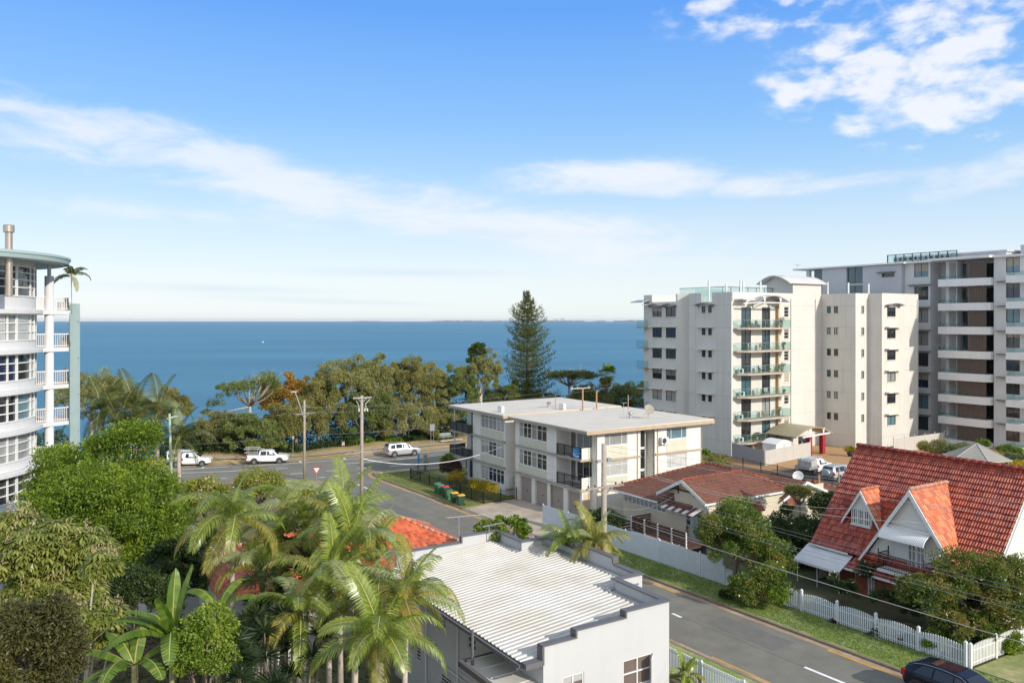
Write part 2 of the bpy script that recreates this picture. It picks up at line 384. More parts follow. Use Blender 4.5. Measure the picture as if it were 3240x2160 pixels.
M_kerb = mat('kerb concrete', (.22, .17, .12), .9, var=.25, scale=2)
M_line = mat('white road paint', (.82, .82, .80), .7, var=.15, scale=3)
M_yel = mat('yellow road paint', (.62, .33, .035), .7, var=.2, scale=2)
M_brickpave = mat('tan brick paving', (.42, .25, .12), .85, var=.2, scale=2.5, bump=.2, bscale=9)
# ---------------------------------------------------------------- the setting
mb = MB(); T0, T1, S0, S1 = -121, 281, -40, 150
ts_ = list(range(T0, T1+1, 2)); ss_ = list(range(S0, S1+1, 2))
P = []
for s in ss_:
    for t in ts_: p = W(t, s, gz(t, s)); P.append(p)
n = len(ts_); mb.add(P, [(j*n+i, j*n+i+1, (j+1)*n+i+1, (j+1)*n+i) for j in range(len(ss_)-1) for i in range(n-1)])
struct('ground', mb, M_ground)
def ts(pts, dz): return [W(t, s, gz(t, s)+dz) for t, s in pts]
def sheet(name, pts, dz, m): return struct(name, MB().poly(ts(pts, dz)), m)
def plane_(t, s): return 1.308-.02*s
def slab(name, pts, dz, m, kind='structure', bot=-.25):
    n = len(pts); a = sum(pts[i][0]*pts[(i+1) % n][1]-pts[(i+1) % n][0]*pts[i][1] for i in range(n))
    if a < 0: pts = pts[::-1]
    P = [W(t, s, plane_(t, s)+bot) for t, s in pts]+[W(t, s, plane_(t, s)+dz) for t, s in pts]
    return struct(name, MB().add(P, [list(range(n))[::-1], list(range(n, 2*n))]+[(i, (i+1) % n, n+(i+1) % n, n+i) for i in range(n)]), m)
FK = [(-40, 111.9), (0, 111.6), (12, 110.4), (21, 108.6), (30, 106.2), (36.4, 104.9), (43, 103.9), (55, 104.1), (80, 105), (150, 106)]
NKL = [(-40, 99.5), (0, 98.3), (12, 96.3), (20, 94.2), (26, 92.3), (28.6, 91), (29.7, 89), (29.9, 86)]
NKR = [(36.45, 84.5), (36.55, 88), (37.1, 90.2), (38.2, 91.1), (40, 91.1), (44, 90.1), (47.5, 89.0), (56, 88.6), (150, 90)]
sheet('road', NKL+[(29.9, -38), (36.45, -38)]+NKR+FK[::-1], .02, M_asph)
def offs(path, d):
    out = []
    for i, p in enumerate(path):
        a = path[max(i-1, 0)]; b = path[min(i+1, len(path)-1)]; dx, dy = b[0]-a[0], b[1]-a[1]; l = math.hypot(dx, dy)
        out.append((p[0]-dy/l*d, p[1]+dx/l*d))
    return out
def strip(path, d0, d1, dz0, mb, dz1=None, solid=False):
    a, b = offs(path, d0), offs(path, d1)
    for i in range(len(path)-1):
        q = [a[i], a[i+1], b[i+1], b[i]]
        if solid:
            P = [W(t, s, plane_(t, s)-.2) for t, s in q]+[W(t, s, plane_(t, s)+dz0) for t, s in q]
            mb.add(P, [(0, 3, 2, 1), (4, 5, 6, 7), (0, 1, 5, 4), (1, 2, 6, 5), (2, 3, 7, 6), (3, 0, 4, 7)])
        else: mb.poly([W(t, s, plane_(t, s)+dz0) for t, s in q])
    return mb
def dens(path, st=2.0):
    o = []
    for a, b in zip(path, path[1:]):
        n = max(1, int(math.hypot(b[0]-a[0], b[1]-a[1])/st)); o += [(a[0]+(b[0]-a[0])*k/n, a[1]+(b[1]-a[1])*k/n) for k in range(n)]
    return o+[path[-1]]
# kerb lines with their gutters (going along +s the verge is on the right-hand side)
KR = [(36.45, -38), (36.45, 84.5)]+NKR[1:]
KL = [(29.9, -38), (29.9, 86)]+NKL[::-1][1:]
mb = MB(); strip(KR, -.16, 0, .14, mb, solid=True); strip(KL, 0, .16, .14, mb, solid=True)
strip(FK, 0, .16, .14, mb, solid=True); struct('kerb', mb, M_kerb)
mb = MB(); strip([(36.45, -38), (36.45, 54), (36.45, 84.5)]+NKR[1:], .004, .42, .028, mb); strip(KL, -.42, -.004, .028, mb); strip(FK, -.42, -.004, .028, mb)
struct('gutter', mb, M_gutter)
# verges and lots on the apartment side
slab('verge', [(36.6, -38), (39.35, -38), (39.35, 54.5), (36.6, 54.5)], .15, M_grass2)
slab('lawn', [(36.6, 66.6), (36.6, 84.5), (36.7, 88), (37.25, 90.1), (38.3, 90.93), (40, 90.93), (44, 89.93), (47.5, 88.82), (56, 88.42), (56, 81), (43.1, 81), (43.1, 68.2), (41.5, 67.6)], .15, M_grass)
slab('driveway', [(36.3, 54.5), (43.3, 52.5), (43.3, 68.2), (41.5, 67.6), (36.3, 66.6)], .10, M_conc)
slab('front_garden', [(39.35, -38), (75, -38), (66.5, 52.4), (43.3, 52.4), (39.35, 54.5)], .12, mat('garden soil', (.07, .06, .03), .95, var=.4, scale=1.2, col2=(.06, .09, .02), c2s=.5))
slab('corner_lawn', [(39.5, -38), (75, -38), (68, 20.6), (39.5, 21.0)], .15, mat('pale corner grass', (.22, .25, .08), .9, var=.3, scale=2.5, bump=.5, bscale=12, col2=(.34, .31, .15), c2s=.4))
mb = MB(); strip([(37.6, 89.3), (42, 89.6), (47.5, 87.6), (56, 87.2)], -.6, .6, .165, mb); struct('footpath', mb, M_conc)
slab('forecourt', [(75.0, 40), (128, 40), (128, 74.4), (81.2, 74.4), (76.4, 73)], .10, M_brickpave)
mb = MB(); strip([(74.6, 72), (73.4, 63), (72.2, 55), (71, 45)], -.18, .18, .35, mb, solid=True); struct('retaining_wall', mb, M_conc)
slab('car_park', [(73.8, 50), (82, 50), (82, 63), (75.2, 63)], .12, mat('car park asphalt', (.09, .088, .085), .9, var=.2))
# yards on the camera's left of the street
slab('near_verge', [(29.7, -38), (29.7, 86), (29.5, 89), (28.4, 90.8), (26, 92.1), (26, 80.1), (27.1, 80), (27.1, -38)], .15, M_grass2)
# the bank beyond the esplanade
def zbank(t, s): return gz(t, s)
mb = MB(); pth = dens(FK, 2.0); a = offs(pth, .17); rows = [a]
ro = [0, 1.6, 3.2, 4.8, 6.6, 8.4]
P = []
for k, d in enumerate(ro):
    q = offs(pth, .17+d)
    for i, (t, s) in enumerate(q):
        hump = .45*math.sin(min(1, d/6)*math.pi*.5)*(1+.5*math.sin(t*.31)+.3*math.sin(t*.83+1))
        P.append(W(t, s+(.8*math.sin(t*.6)+.5*math.sin(t*1.7) if k == len(ro)-1 else 0), max(plane_(t, s), -.95)+.14+hump-(0.6 if k == len(ro)-1 else 0)))
n = len(pth); mb.add(P, [(k*n+i, k*n+i+1, (k+1)*n+i+1, (k+1)*n+i) for k in range(len(ro)-1) for i in range(n-1)])
struct('bank', mb, M_dry, smooth=True)
mb = MB(); q0 = offs(pth, 1.7); q1 = offs(pth, 2.9); P = []
for q, d in ((q0, 1.7), (q1, 2.9)):
    for t, s in q: P.append(W(t, s, max(plane_(t, s), -.95)+.22+.45*math.sin(min(1, d/6)*math.pi*.5)*(1+.5*math.sin(t*.31)+.3*math.sin(t*.83+1))))
mb.add(P, [(i, i+1, n+i+1, n+i) for i in range(n-1)]); struct('foreshore_path', mb, mat('old path concrete', (.33, .27, .21), .9, var=.15, scale=1))

# painted markings
mb = MB()
def dash(p0, p1, wd=.12, m=None): strip([p0, p1], -wd/2, wd/2, .027, m or mb)
for a, b in [((36.5, 99.3), (39.6, 98.9)), ((40.0, 98.85), (41.2, 98.8)), ((44, 98.6), (47, 98.5)), ((28.6, 100.7), (30.0, 100.3)), ((24, 102.2), (27, 101.3)),
             ((37.1, 94.7), (38.4, 94.5)), ((33.2, 95.3), (34.5, 95.1)), ((35.8, 91.5), (36.6, 91.5)), ((29.0, 95.9), (30.5, 95.5)), ((20.5, 98.0), (22.0, 97.4)),
             ((31.0, 91.4), (31.7, 91.4)), ((40.9, 93.9), (44.4, 93.5)), ((46, 93.2), (49.5, 93.1)), ((38.7, 104.2), (38.5, 102.7)), ((33.0, 105.4), (32.8, 103.7)), ((21.6, 108.2), (21.1, 106.8)),
             ((45.4, 103.6), (45.3, 102.5)), ((33.1, 84.7), (33.1, 81.8)), ((33.15, 35.0), (33.1, 34.2)), ((33.2, 25.8), (33.2, 22.6)), ((33.2, 17), (33.2, 14))]: dash(a, b, .19)
strip([(-10, 109), (5, 108), (17, 104.9), (24, 101.9)], -.09, .09, .027, mb)
strip([(0, 111), (10, 109.4), (20, 106.9), (32.2, 103.6), (38.2, 102.6), (43, 102.0), (49, 102.3), (60, 102.6), (90, 103)], -.09, .09, .027, mb)
strip([(32.2, 91.5), (33.0, 91.5), (33.05, 89.4)], -.07, .07, .027, mb)
struct('white_markings', mb, M_line)
mb = MB()
strip([(35.95, 77.2), (35.9, 84.5), (36.05, 88.2), (36.7, 90.6), (38, 91.65), (40, 91.7), (44, 90.7), (47.5, 89.6), (56, 89.2)], -.07, .07, .034, mb)
for a, b in (((35.95, 54.5), (35.95, 71.8)), ((35.95, 37.1), (35.95, 46)), ((35.95, 16), (35.95, 26.5)), ((30.35, 20), (30.35, 29.2)), ((30.3, 82.5), (30.35, 86))): dash(a, b, .15, mb)
strip([(30.35, 86), (30.15, 89.2), (28.9, 91.5), (26, 92.9)], -.07, .07, .034, mb)
struct('yellow_markings', mb, M_yel)
mb = MB(); rr = random.Random(3)                    # tar-sealed seams and trench patches
def seam(a, b_, wd, am): n_ = 26; strip([(a[0]+(b_[0]-a[0])*k/n_+am*math.sin(k*1.7+a[1])+rr.uniform(-am, am)*.5, a[1]+(b_[1]-a[1])*k/n_+(am*rr.uniform(-1, 1) if abs(b_[0]-a[0]) > 3 else 0)) for k in range(n_+1)], -wd/2, wd/2, .0235, mb)
for a, b_, wd, am in (((33.2, -20), (33.2, 84), .05, .02), ((34.3, 40), (34.2, 80), .04, .04), ((18, 99.5), (60, 96.3), .06, .05), ((20, 105.8), (34, 101.5), .05, .05), ((30, 62), (36.4, 62.6), .03, .03), ((30, 47), (36.4, 46.2), .03, .04), ((30.2, 24), (36.3, 23), .03, .05)): seam(a, b_, wd, am)
struct('road_seams', mb, mat('tar seam', (.12, .115, .10), .8, var=.3, scale=1.2))
sheet('road_patch', [(33.5, 28), (35.4, 28.1), (35.3, 33.0), (33.55, 32.9)], .0225, mat('old asphalt patch', (.155, .15, .135), .9, var=.15, scale=1.5))
sheet('road_patch', [(30.6, 66), (32.2, 66.2), (32.1, 73.4), (30.7, 73.0)], .0225, MATS['old asphalt patch'])

# ---------------------------------------------------------------- the sea and the far shore
ms = bpy.data.materials.new('sea water'); ms.use_nodes = True; t = ms.node_tree; b = t.nodes['Principled BSDF']
b.inputs['Base Color'].default_value = (.03, .13, .235, 1); b.inputs['Roughness'].default_value = .42; b.inputs['IOR'].default_value = 1.33; b.inputs['Specular IOR Level'].default_value = .28
tc = t.nodes.new('ShaderNodeTexCoord'); mp = t.nodes.new('ShaderNodeMapping'); mp.inputs['Scale'].default_value = (.35, 1, 1); mp.inputs['Rotation'].default_value = (0, 0, .25)
t.links.new(tc.outputs['Object'], mp.inputs[0])
n1 = t.nodes.new('ShaderNodeTexNoise'); n1.inputs['Scale'].default_value = .55; n1.inputs['Detail'].default_value = 7; n1.inputs['Roughness'].default_value = .65; t.links.new(mp.outputs[0], n1.inputs['Vector'])
bp = t.nodes.new('ShaderNodeBump'); bp.inputs['Strength'].default_value = 1.0; bp.inputs['Distance'].default_value = .9; t.links.new(n1.outputs[0], bp.inputs['Height']); t.links.new(bp.outputs[0], b.inputs['Normal'])
n2 = t.nodes.new('ShaderNodeTexNoise'); n2.inputs['Scale'].default_value = .012; n2.inputs['Detail'].default_value = 5
mp2 = t.nodes.new('ShaderNodeMapping'); mp2.inputs['Scale'].default_value = (.25, 1, 1); t.links.new(tc.outputs['Object'], mp2.inputs[0]); t.links.new(mp2.outputs[0], n2.inputs['Vector'])
cr = t.nodes.new('ShaderNodeValToRGB'); cr.color_ramp.elements[0].position = .3; cr.color_ramp.elements[1].position = .7
cr.color_ramp.elements[0].color = (.038, .155, .25, 1); cr.color_ramp.elements[1].color = (.06, .215, .315, 1)
t.links.new(n2.outputs[0], cr.inputs[0]); t.links.new(cr.outputs[0], b.inputs['Base Color'])
mb = MB(); ys = [60, 140, 260, 500, 1000, 2000, 4000, 8000, 17600]; P = []
for y in ys: P += [(-26000, y, -7.2), (26000, y, -7.2)]
mb.add(P, [(2*i, 2*i+1, 2*i+3, 2*i+2) for i in range(len(ys)-1)]); struct('sea', mb, ms)
def far(px, Y): return (px-CX)/F*Y
M_far = mat('far land', (.10, .11, .12), .9); M_farw = mat('far pale sheds', (.55, .55, .55), .8); M_farc = mat('crane steel', (.16, .13, .14), .8)
YF = 15000
def ridge(name, p0, p1, hmax, m, Y=YF, step=6):
    mb = MB(); rnd = random.Random(p0); P = []; xs = list(np.arange(p0, p1+1, step)); 
    for i, p in enumerate(xs):
        e = min(1, min(i, len(xs)-1-i)/3); h = hmax*e*(.45+.55*rnd.random())
        P += [(far(p, Y), Y, -7.3), (far(p, Y), Y, -7+h), (far(p, Y+400), Y+400, -7.3)]
    mb.add(P, [f for i in range(len(xs)-1) for f in ((3*i, 3*i+3, 3*i+4, 3*i+1), (3*i+1, 3*i+4, 3*i+5, 3*i+2))]); return struct(name, mb, m)
ridge('far_shore', 1360, 2060, 22, M_far); ridge('island', 337, 358, 18, M_far); ridge('low_island', 1105, 1215, 14, M_far, step=5)
def crane(px, hh, label):
    r = thing('harbour_crane', label, 'crane', (far(px, YF-60), YF-60, -7), 0, 'container cranes on the far shore'); k = hh
    m = MB()
    for x in (-12, 12): m.box(x-2.5, x+2.5, -10, -6, 0, k*.62); m.box(x-2.5, x+2.5, 6, 10, 0, k*.62)
    m.box(-16, 16, -10, 10, k*.55, k*.66); m.build('frame', M_farc, r)
    MB().box(-52, 40, -3, 3, k*.68, k*.76).build('boom', M_farc, r)
    MB().bar((0, 0, k*.7), (0, 0, k), 2.5).bar((0, 0, k), (-45, 0, k*.76), 1.2).bar((0, 0, k), (36, 0, k*.76), 1.2).build('mast', M_farc, r)
crane(1759, 52, 'smaller container crane on the horizon right of the tall pine'); crane(1780, 66, 'tallest container crane on the horizon right of the pine')
for i, (a, b_, h, lab) in enumerate([(1848, 1880, 30, 'long pale dockside stack on the horizon, left of the white shed'), (1915, 1942, 22, 'long low white shed on the far horizon shore'), (1988, 2006, 34, 'dark blocky store at the right end of the far shore'), (1900, 1904, 46, 'thin pale stack beside the dockside on the horizon')]):
    m = MB(); x0, x1 = far(a, YF-80), far(b_, YF-80); m.box(x0, x1, YF-120, YF-70, -7.1, -7+h*.8); m.prism([(x0, YF-119), (x1, YF-119), (x1, YF-71), (x0, YF-71)], -7+h*.8+.01, lambda x, y: -7+h*(1-.18*abs((x-(x0+x1)/2)/(x1-x0)*2)))
    tag(m.build('port_shed', M_farw if i != 2 else M_farc), lab, 'shed')
# a small marker boat far out
r = thing('sail_boat', 'tiny pale boat far out on the open sea', 'boat', (far(832, 900), 900, -7.2), .4); r.scale = (.3, .3, .3)
MB().prism([(-3, -1), (2, -1), (4, 0), (2, 1), (-3, 1)], -.2, 1.0).build('hull', M_farw, r); MB().poly([(0, 0, 1.2), (-2.8, .1, 1.2), (0, 0, 7.5)]).poly([(.3, 0, 1.2), (3, .1, 1.2), (.3, 0, 6)]).build('sail', mat('cyan sail', (.25, .75, .8), .7), r)
# ---------------------------------------------------------------- building materials
M_white = mat('white render', (.74, .72, .66), .8, var=.05, scale=.7, bump=.08, bscale=30, streak=.07)
M_cream = mat('cream spandrel', (.60, .585, .47), .75, var=.06, scale=1.2, streak=.08)
M_trim = mat('tan trim', (.47, .36, .25), .75, var=.12, scale=1.5)
M_slabg = mat('grey slab edge', (.36, .33, .29), .8, var=.15, scale=1.5, streak=.2)
M_garage = mat('garage door tan', (.34, .29, .245), .7, var=.05, scale=1)
M_frame = mat('white window frame', (.72, .72, .70), .5, var=.03)
M_dframe = mat('dark window frame', (.05, .06, .065), .4, var=.1)
M_black = mat('black steel', (.018, .018, .02), .5, var=.2)
M_tan = mat('tower cream render', (.60, .58, .535), .85, var=.06, scale=.35, bump=.08, bscale=18, streak=.12)
M_sillc = mat('pale sill', (.68, .63, .54), .8, var=.06)
M_grey = mat('cool grey render', (.60, .60, .595), .85, var=.05, scale=.4, streak=.06)
M_clad = mat('grey cladding', (.48, .485, .50), .7, var=.05, scale=.4, streak=.05)
M_gwhite = mat('pale grey render', (.72, .72, .71), .8, var=.05, scale=.5, streak=.09)
M_brown = mat('brown screen', (.12, .088, .072), .6, var=.12)
M_metalw = mat('white roof metal', (.60, .58, .54), .45, var=.06, scale=.5, spec=.4)
M_gutterg = mat('grey capping', (.13, .125, .13), .5, var=.1)
M_rust = mat('rusty pipe', (.42, .24, .13), .8, var=.3, scale=4)
M_galv = mat('galvanised steel', (.42, .42, .41), .45, metal=.5, var=.15)
M_red = mat('crimson column', (.32, .02, .035), .5, var=.1)
M_concd = mat('balcony slab', (.46, .38, .31), .8, var=.12, scale=1.2)
G_dark = glassmat('dark glass', (.022, .026, .03), .05)
G_blue = glassmat('blue glass', (.03, .055, .075), .05)
G_navy = glassmat('navy curtain glass', (.012, .018, .055), .12)
G_cur = glassmat('curtain glass', (.28, .29, .29), .15)
G_pale = glassmat('pale blind glass', (.55, .55, .54), .2)
G_teal = glassmat('teal glass', (.05, .11, .135), .08)
G_tealc = glassmat('teal curtain glass', (.12, .21, .25), .2)
def railglass():
    m = bpy.data.materials.new('balustrade glass'); m.use_nodes = True; t = m.node_tree; b = t.nodes['Principled BSDF']
    b.inputs['Base Color'].default_value = (.22, .30, .30, 1); b.inputs['Roughness'].default_value = .05
    tr = t.nodes.new('ShaderNodeBsdfTransparent'); tr.inputs[0].default_value = (.88, .95, .94, 1); mx = t.nodes.new('ShaderNodeMixShader'); mx.inputs[0].default_value = .065
    t.links.new(tr.outputs[0], mx.inputs[1]); t.links.new(b.outputs[0], mx.inputs[2]); t.links.new(mx.outputs[0], t.nodes['Material Output'].inputs[0]); return m
M_bal = railglass()
def ribbed(name, col, period=.2, ang=0, rough=.5, strength=.6, dirt=.1):
    m = mat(name, col, rough, var=dirt, scale=.5, spec=.4); t = m.node_tree; b = t.nodes['Principled BSDF']
    tc = t.nodes.new('ShaderNodeTexCoord'); sp = t.nodes.new('ShaderNodeSeparateXYZ'); t.links.new(tc.outputs['Object'], sp.inputs[0])
    a = t.nodes.new('ShaderNodeMath'); a.operation = 'MULTIPLY'; t.links.new(sp.outputs[ang], a.inputs[0]); a.inputs[1].default_value = 6.2832/period
    c = t.nodes.new('ShaderNodeMath'); c.operation = 'SINE'; t.links.new(a.outputs[0], c.inputs[0])
    bp = t.nodes.new('ShaderNodeBump'); bp.inputs['Strength'].default_value = strength; bp.inputs['Distance'].default_value = period*.3
    t.links.new(c.outputs[0], bp.inputs['Height']); t.links.new(bp.outputs[0], b.inputs['Normal']); return m
M_roofA = ribbed('ribbed pale roof', (.66, .60, .50), .25, 0, .55, .25)

# ================================================================ three-storey apartment block in the middle
A_ = bld('walk_up_apartments', 'three storey white flat-roofed apartment block with beige garage doors on the street corner', 'apartment block', 43.2, 56.2)
g = G(A_)
fl = [2.80, 5.45]                                   # floor slabs
wB = [(62.5, 67.3, 6.3, 7.78), (62.5, 67.3, 3.6, 5.1)]
gar = [(65.05, 67.15, -.1, 2.5), (62.4, 64.45, -.1, 2.5), (59.8, 61.85, -.1, 2.5), (57.3, 59.15, -.1, 2.5)]
facade(g, 'L', 43.2, 60.9, 68.0, -.4, 8.05, [*wB, *gar[:3]], .3)
facade(g, 'L', 43.2, 57.0, 60.9, -.4, 2.62, gar[2:], .3)
facade(g, 'L', 44.75, 57.0, 60.9, 2.62, 8.05, [(60.0, 60.75, 5.6, 7.6), (57.05, 59.85, 5.6, 7.75), (60.0, 60.75, 2.95, 4.95), (57.05, 59.85, 2.95, 5.05)], .1)
g.poly([(43.2, 60.9, 2.62), (44.75, 60.9, 2.62), (44.75, 60.9, 8.05), (43.2, 60.9, 8.05)])
fh = [(45.1, 47.75, 6.6, 8.0), (45.1, 47.75, 3.85, 5.25), (49.3, 51.05, -.2, 7.95), (52.5, 55.1, 6.6, 8.0), (52.5, 55.1, 3.85, 5.25)]
facade(g, 'F', 56.2, 44.3, 56.95, -.3, 8.05, fh, .12)
g.poly([(44.3, 56.2, -.3), (44.3, 57.0, -.3), (44.3, 57.0, 8.05), (44.3, 56.2, 8.05)])
g.poly([(44.3, 57.0, 2.62), (44.75, 57.0, 2.62), (44.75, 57.0, 8.05), (44.3, 57.0, 8.05)])
facade(g, 'F', 57.0, 43.2, 44.3, -.3, 2.62, [(43.35, 44.15, -.3, 2.45)], .1)
g.box(45.1, 56.8, 58.0, 67.9, -.3, 8.0); g.box(43.5, 45, 61, 67.9, 2.7, 8.0); g.poly([(56.95, 56.2, -.3), (56.95, 68, -.3), (56.95, 68, 8.05), (56.95, 56.2, 8.05)])
g.poly([(43.2, 68, -.3), (43.2, 68, 8.05), (56.95, 68, 8.05), (56.95, 68, -.3)])
g.box(44.9, 49.2, 57.2, 58.5, -.3, 8.0); g.box(51.1, 56.9, 56.5, 58.5, -.3, 8)          # solid backs
# stair slot
g.poly([(49.3, 56.3, -.2), (51.05, 57.6, -.2), (51.05, 57.6, 8), (49.3, 57.6, 8)])
# the far wing
wA = [(70.15, 74.9, 6.35, 7.78), (70.15, 74.9, 3.65, 5.1), (70.15, 74.9, .95, 2.4)]
facade(g, 'L', 43.2, 69.9, 76.65, -.3, 8.05, wA, .14)
g.poly([(43.2, 69.9, -.3), (57, 69.9, -.3), (57, 69.9, 8.05), (43.2, 69.9, 8.05)])
facade(g, 'L', 44.7, 76.65, 80.6, -.3, 8.05, [(76.9, 79.6, 5.6, 7.7), (76.9, 79.6, 2.95, 5.0), (76.8, 79.8, .1, 2.4)], .1)
g.poly([(43.2, 76.65, -.3), (44.7, 76.65, -.3), (44.7, 76.65, 8.05), (43.2, 76.65, 8.05)])
g.poly([(44.7, 80.6, -.3), (57, 80.6, -.3), (57, 80.6, 8.05), (44.7, 80.6, 8.05)]); g.poly([(57, 69.9, -.3), (57, 80.6, -.3), (57, 80.6, 8.05), (57, 69.9, 8.05)])
g.box(43.6, 56.9, 70.3, 76.5, -.3, 8); g.box(45.0, 56.9, 76.5, 80.5, -.3, 8); g.box(45.4, 56.8, 67.9, 70, -.3, 7.9)
g.build('wall', M_white, A_)
# roofs
g = G(A_); g.prism([(42.6, 55.5), (58, 55.5), (58, 68.35), (42.6, 68.35)], lambda x, y: 8.07+.006*(x-42), lambda x, y: 8.2+.006*(x-42)); g.build('roof', M_roofA, A_)
g = G(A_); g.prism([(42.6, 69.3), (58, 69.3), (58, 81.1), (42.6, 81.1)], lambda x, y: 8.08+.006*(x-42), lambda x, y: 8.21+.006*(x-42)); g.build('roof', M_roofA, A_)
g = G(A_); g.box(44.6, 57.9, 68.36, 69.28, 7.9, 7.98); g.build('link_roof', M_roofA, A_)
g = G(A_); g.box(42.6, 58.0, 55.44, 55.5, 7.86, 8.19); g.box(58.0, 58.06, 55.44, 68.3, 7.86, 8.19); g.box(42.6, 58.0, 69.24, 69.3, 7.88, 8.2); g.box(42.62, 57.98, 55.55, 56.15, 7.95, 8.06); g.build('fascia', M_trim, A_)
g = G(A_); g.box(42.53, 42.59, 55.44, 68.35, 7.93, 8.17); g.box(42.53, 42.59, 69.24, 81.1, 7.94, 8.18); g.build('gutter', M_slabg, A_)
# slab bands
g = G(A_)
for z in fl:
    g.box(42.95, 43.198, 60.88, 68.1, z-.14, z+.02); g.box(42.98, 44.74, 57.0, 60.88, z-.14, z+.02); g.box(42.95, 43.198, 69.8, 76.6, z-.14, z+.02); g.box(42.6, 44.69, 76.6, 80.9, z-.16, z+.02)
g.build('slab_edge', M_slabg, A_)
g = G(A_)
for z in fl: g.box(44.32, 49.28, 56.08, 56.198, z-.16, z+.0); g.box(51.1, 56.95, 56.08, 56.198, z-.16, z+.0); g.box(42.98, 44.3, 56.88, 56.998, z-.16, z)
g.build('trim_band', M_trim, A_)
# cream spandrels set proud of the walls
def each(root, name, m, boxes):
    for b_ in boxes: g = G(root); g.box(*b_); g.build(name, m, root)
each(A_, 'spandrel', M_cream, [(43.165, 43.198, s0, s1, *zz) for s0, s1, zz in ((62.5, 67.3, (5.47, 6.27)), (62.5, 67.3, (2.83, 3.57)), (70.15, 74.9, (5.47, 6.32)), (70.15, 74.9, (2.83, 3.62)))]+[(t0, t1, 56.165, 56.198, *zz) for t0, t1 in ((45.1, 47.75), (52.5, 55.1)) for zz in ((5.47, 6.57), (2.83, 3.82))])
for i, h in enumerate(wB):
    win(A_, 'L', 43.2, (62.5, 64.2, *h[2:]), (.5,), (.68,), M_frame, [G_dark, G_dark][i], .14, .06)
    win(A_, 'L', 43.2, (64.2, 65.15, *h[2:]), (), (.68,), M_frame, G_cur, .14, .05)
    win(A_, 'L', 43.2, (65.15, 66.6, *h[2:]), (.5,), (.68,), M_frame, G_dark, .14, .06)
    win(A_, 'L', 43.2, (66.6, 67.3, *h[2:]), (), (.68,), M_frame, G_cur, .14, .05)
for i, h in enumerate(wA):
    for a, b_, gl in ((70.15, 71.7, (G_dark, G_dark, G_dark)), (71.7, 73.3, (G_cur, G_dark, G_navy)), (73.3, 74.9, (G_cur, G_cur, G_navy))):
        win(A_, 'L', 43.2, (a, b_, *h[2:]), (.5,), (.72,), M_frame, gl[i], .14, .06)
for k, h in enumerate((fh[0], fh[1], fh[3], fh[4])): win(A_, 'F', 56.2, h, (.24, .76), (.72,), M_frame, (G_cur, G_pale, G_tealc, G_pale)[k], .12, .06)
for a, b_, c, d in ((49.35, 50.05, 0, 1.8), (49.35, 50.05, 1.9, 4.0), (49.35, 50.05, 4.1, 6.0), (49.35, 50.05, 6.1, 7.9)): win(A_, 'F', 56.35, (a, b_, c, d), (), (), M_frame, G_dark, .1, .05, name='stair_window')
for h in gar:
    m = G(A_); m.box(43.42, 43.46, h[0], h[1], h[2], h[3])
    for k in range(9): m.box(43.405, 43.42, h[0]+.02, h[1]-.02, .05+k*.27, .28+k*.27)
    o = m.build('garage_door', M_garage, A_); c = (h[0]+h[1])/2
    m = G(A_); m.box(43.36, 43.404, c-.08, c+.08, 1.1, 1.18); m.build('handle', M_black, o)
m = G(A_); m.box(43.36, 44.14, 57.03, 57.08, -.2, 2.44)
for k in range(15): m.box(43.36, 44.14, 57.0, 57.028, -.15+k*.17, -.05+k*.17)
m.build('roller_door', mat('beige shutter', (.62, .49, .36), .7, var=.05), A_)
for zf, gl in ((5.47, G_cur), (2.83, G_dark)):
    win(A_, 'L', 44.75, (57.05, 59.85, zf+.12, 7.75 if zf > 5 else 5.05), (.33, .66), (), M_frame, gl, .1, .05, name='sliding_door')
    m = G(A_); m.box(44.78, 44.82, 60.02, 60.73, zf+.12, zf+2.1); d = m.build('door', mat('grey flat door', (.16, .15, .145), .6), A_)
    m = G(A_); m.box(44.74, 44.778, 60.08, 60.14, zf+1.1, zf+1.2); m.build('handle', M_galv, d)
    # corner balcony: solid front, barred side
    m = G(A_); m.box(43.2, 44.3, 57.0, 57.1, zf, zf+1.0); m.build('balcony_parapet', M_white, A_)
    m = G(A_); m.box(43.2, 43.25, 57.1, 60.88, zf+.98, zf+1.03); m.box(43.2, 43.25, 57.1, 60.88, zf+.08, zf+.11)
    for k in range(38): m.box(43.215, 43.235, 57.2+k*.1, 57.218+k*.1, zf+.11, zf+.98)
    for y in (57.15, 58.4, 59.65, 60.8): m.box(43.19, 43.26, y, y+.06, zf+.02, zf+1.03)
    m.build('balcony_railing', M_black, A_)
    for k, (a, b_) in enumerate(((76.9, 79.6),)): win(A_, 'L', 44.7, (a, b_, zf+.12, 7.7 if zf > 5 else 5.0), (.5,), (), M_dframe, G_dark, .1, .05, name='sliding_door')
    m = G(A_); m.box(42.65, 42.68, 76.7, 80.85, zf+.05, zf+.95); m.box(42.6, 44.6, 80.82, 80.85, zf+.05, zf+.95); m.box(42.63, 44.69, 76.62, 76.65, zf+.05, zf+.95)
    m.build('tinted_balcony_panel', mat('tinted mesh panel', (.035, .04, .045), .4), A_)
    m = G(A_); m.box(42.6, 42.7, 76.6, 80.9, zf+.95, zf+1.0)
    for y in (76.6, 77.9, 79.3, 80.84): m.box(42.6, 42.66, y, y+.06, zf+.02, zf+.95)
    m.build('balcony_railing', M_black, A_)
    m = G(A_); m.box(43.0, 43.12, 80.5, 80.62, zf, zf+2.6); m.build('balcony_post', M_white, A_)
m = G(A_); m.box(44.6, 44.74, 76.8, 79.8, .12, 2.4); m.build('entry_door', mat('navy entry panels', (.012, .02, .12), .3), A_)
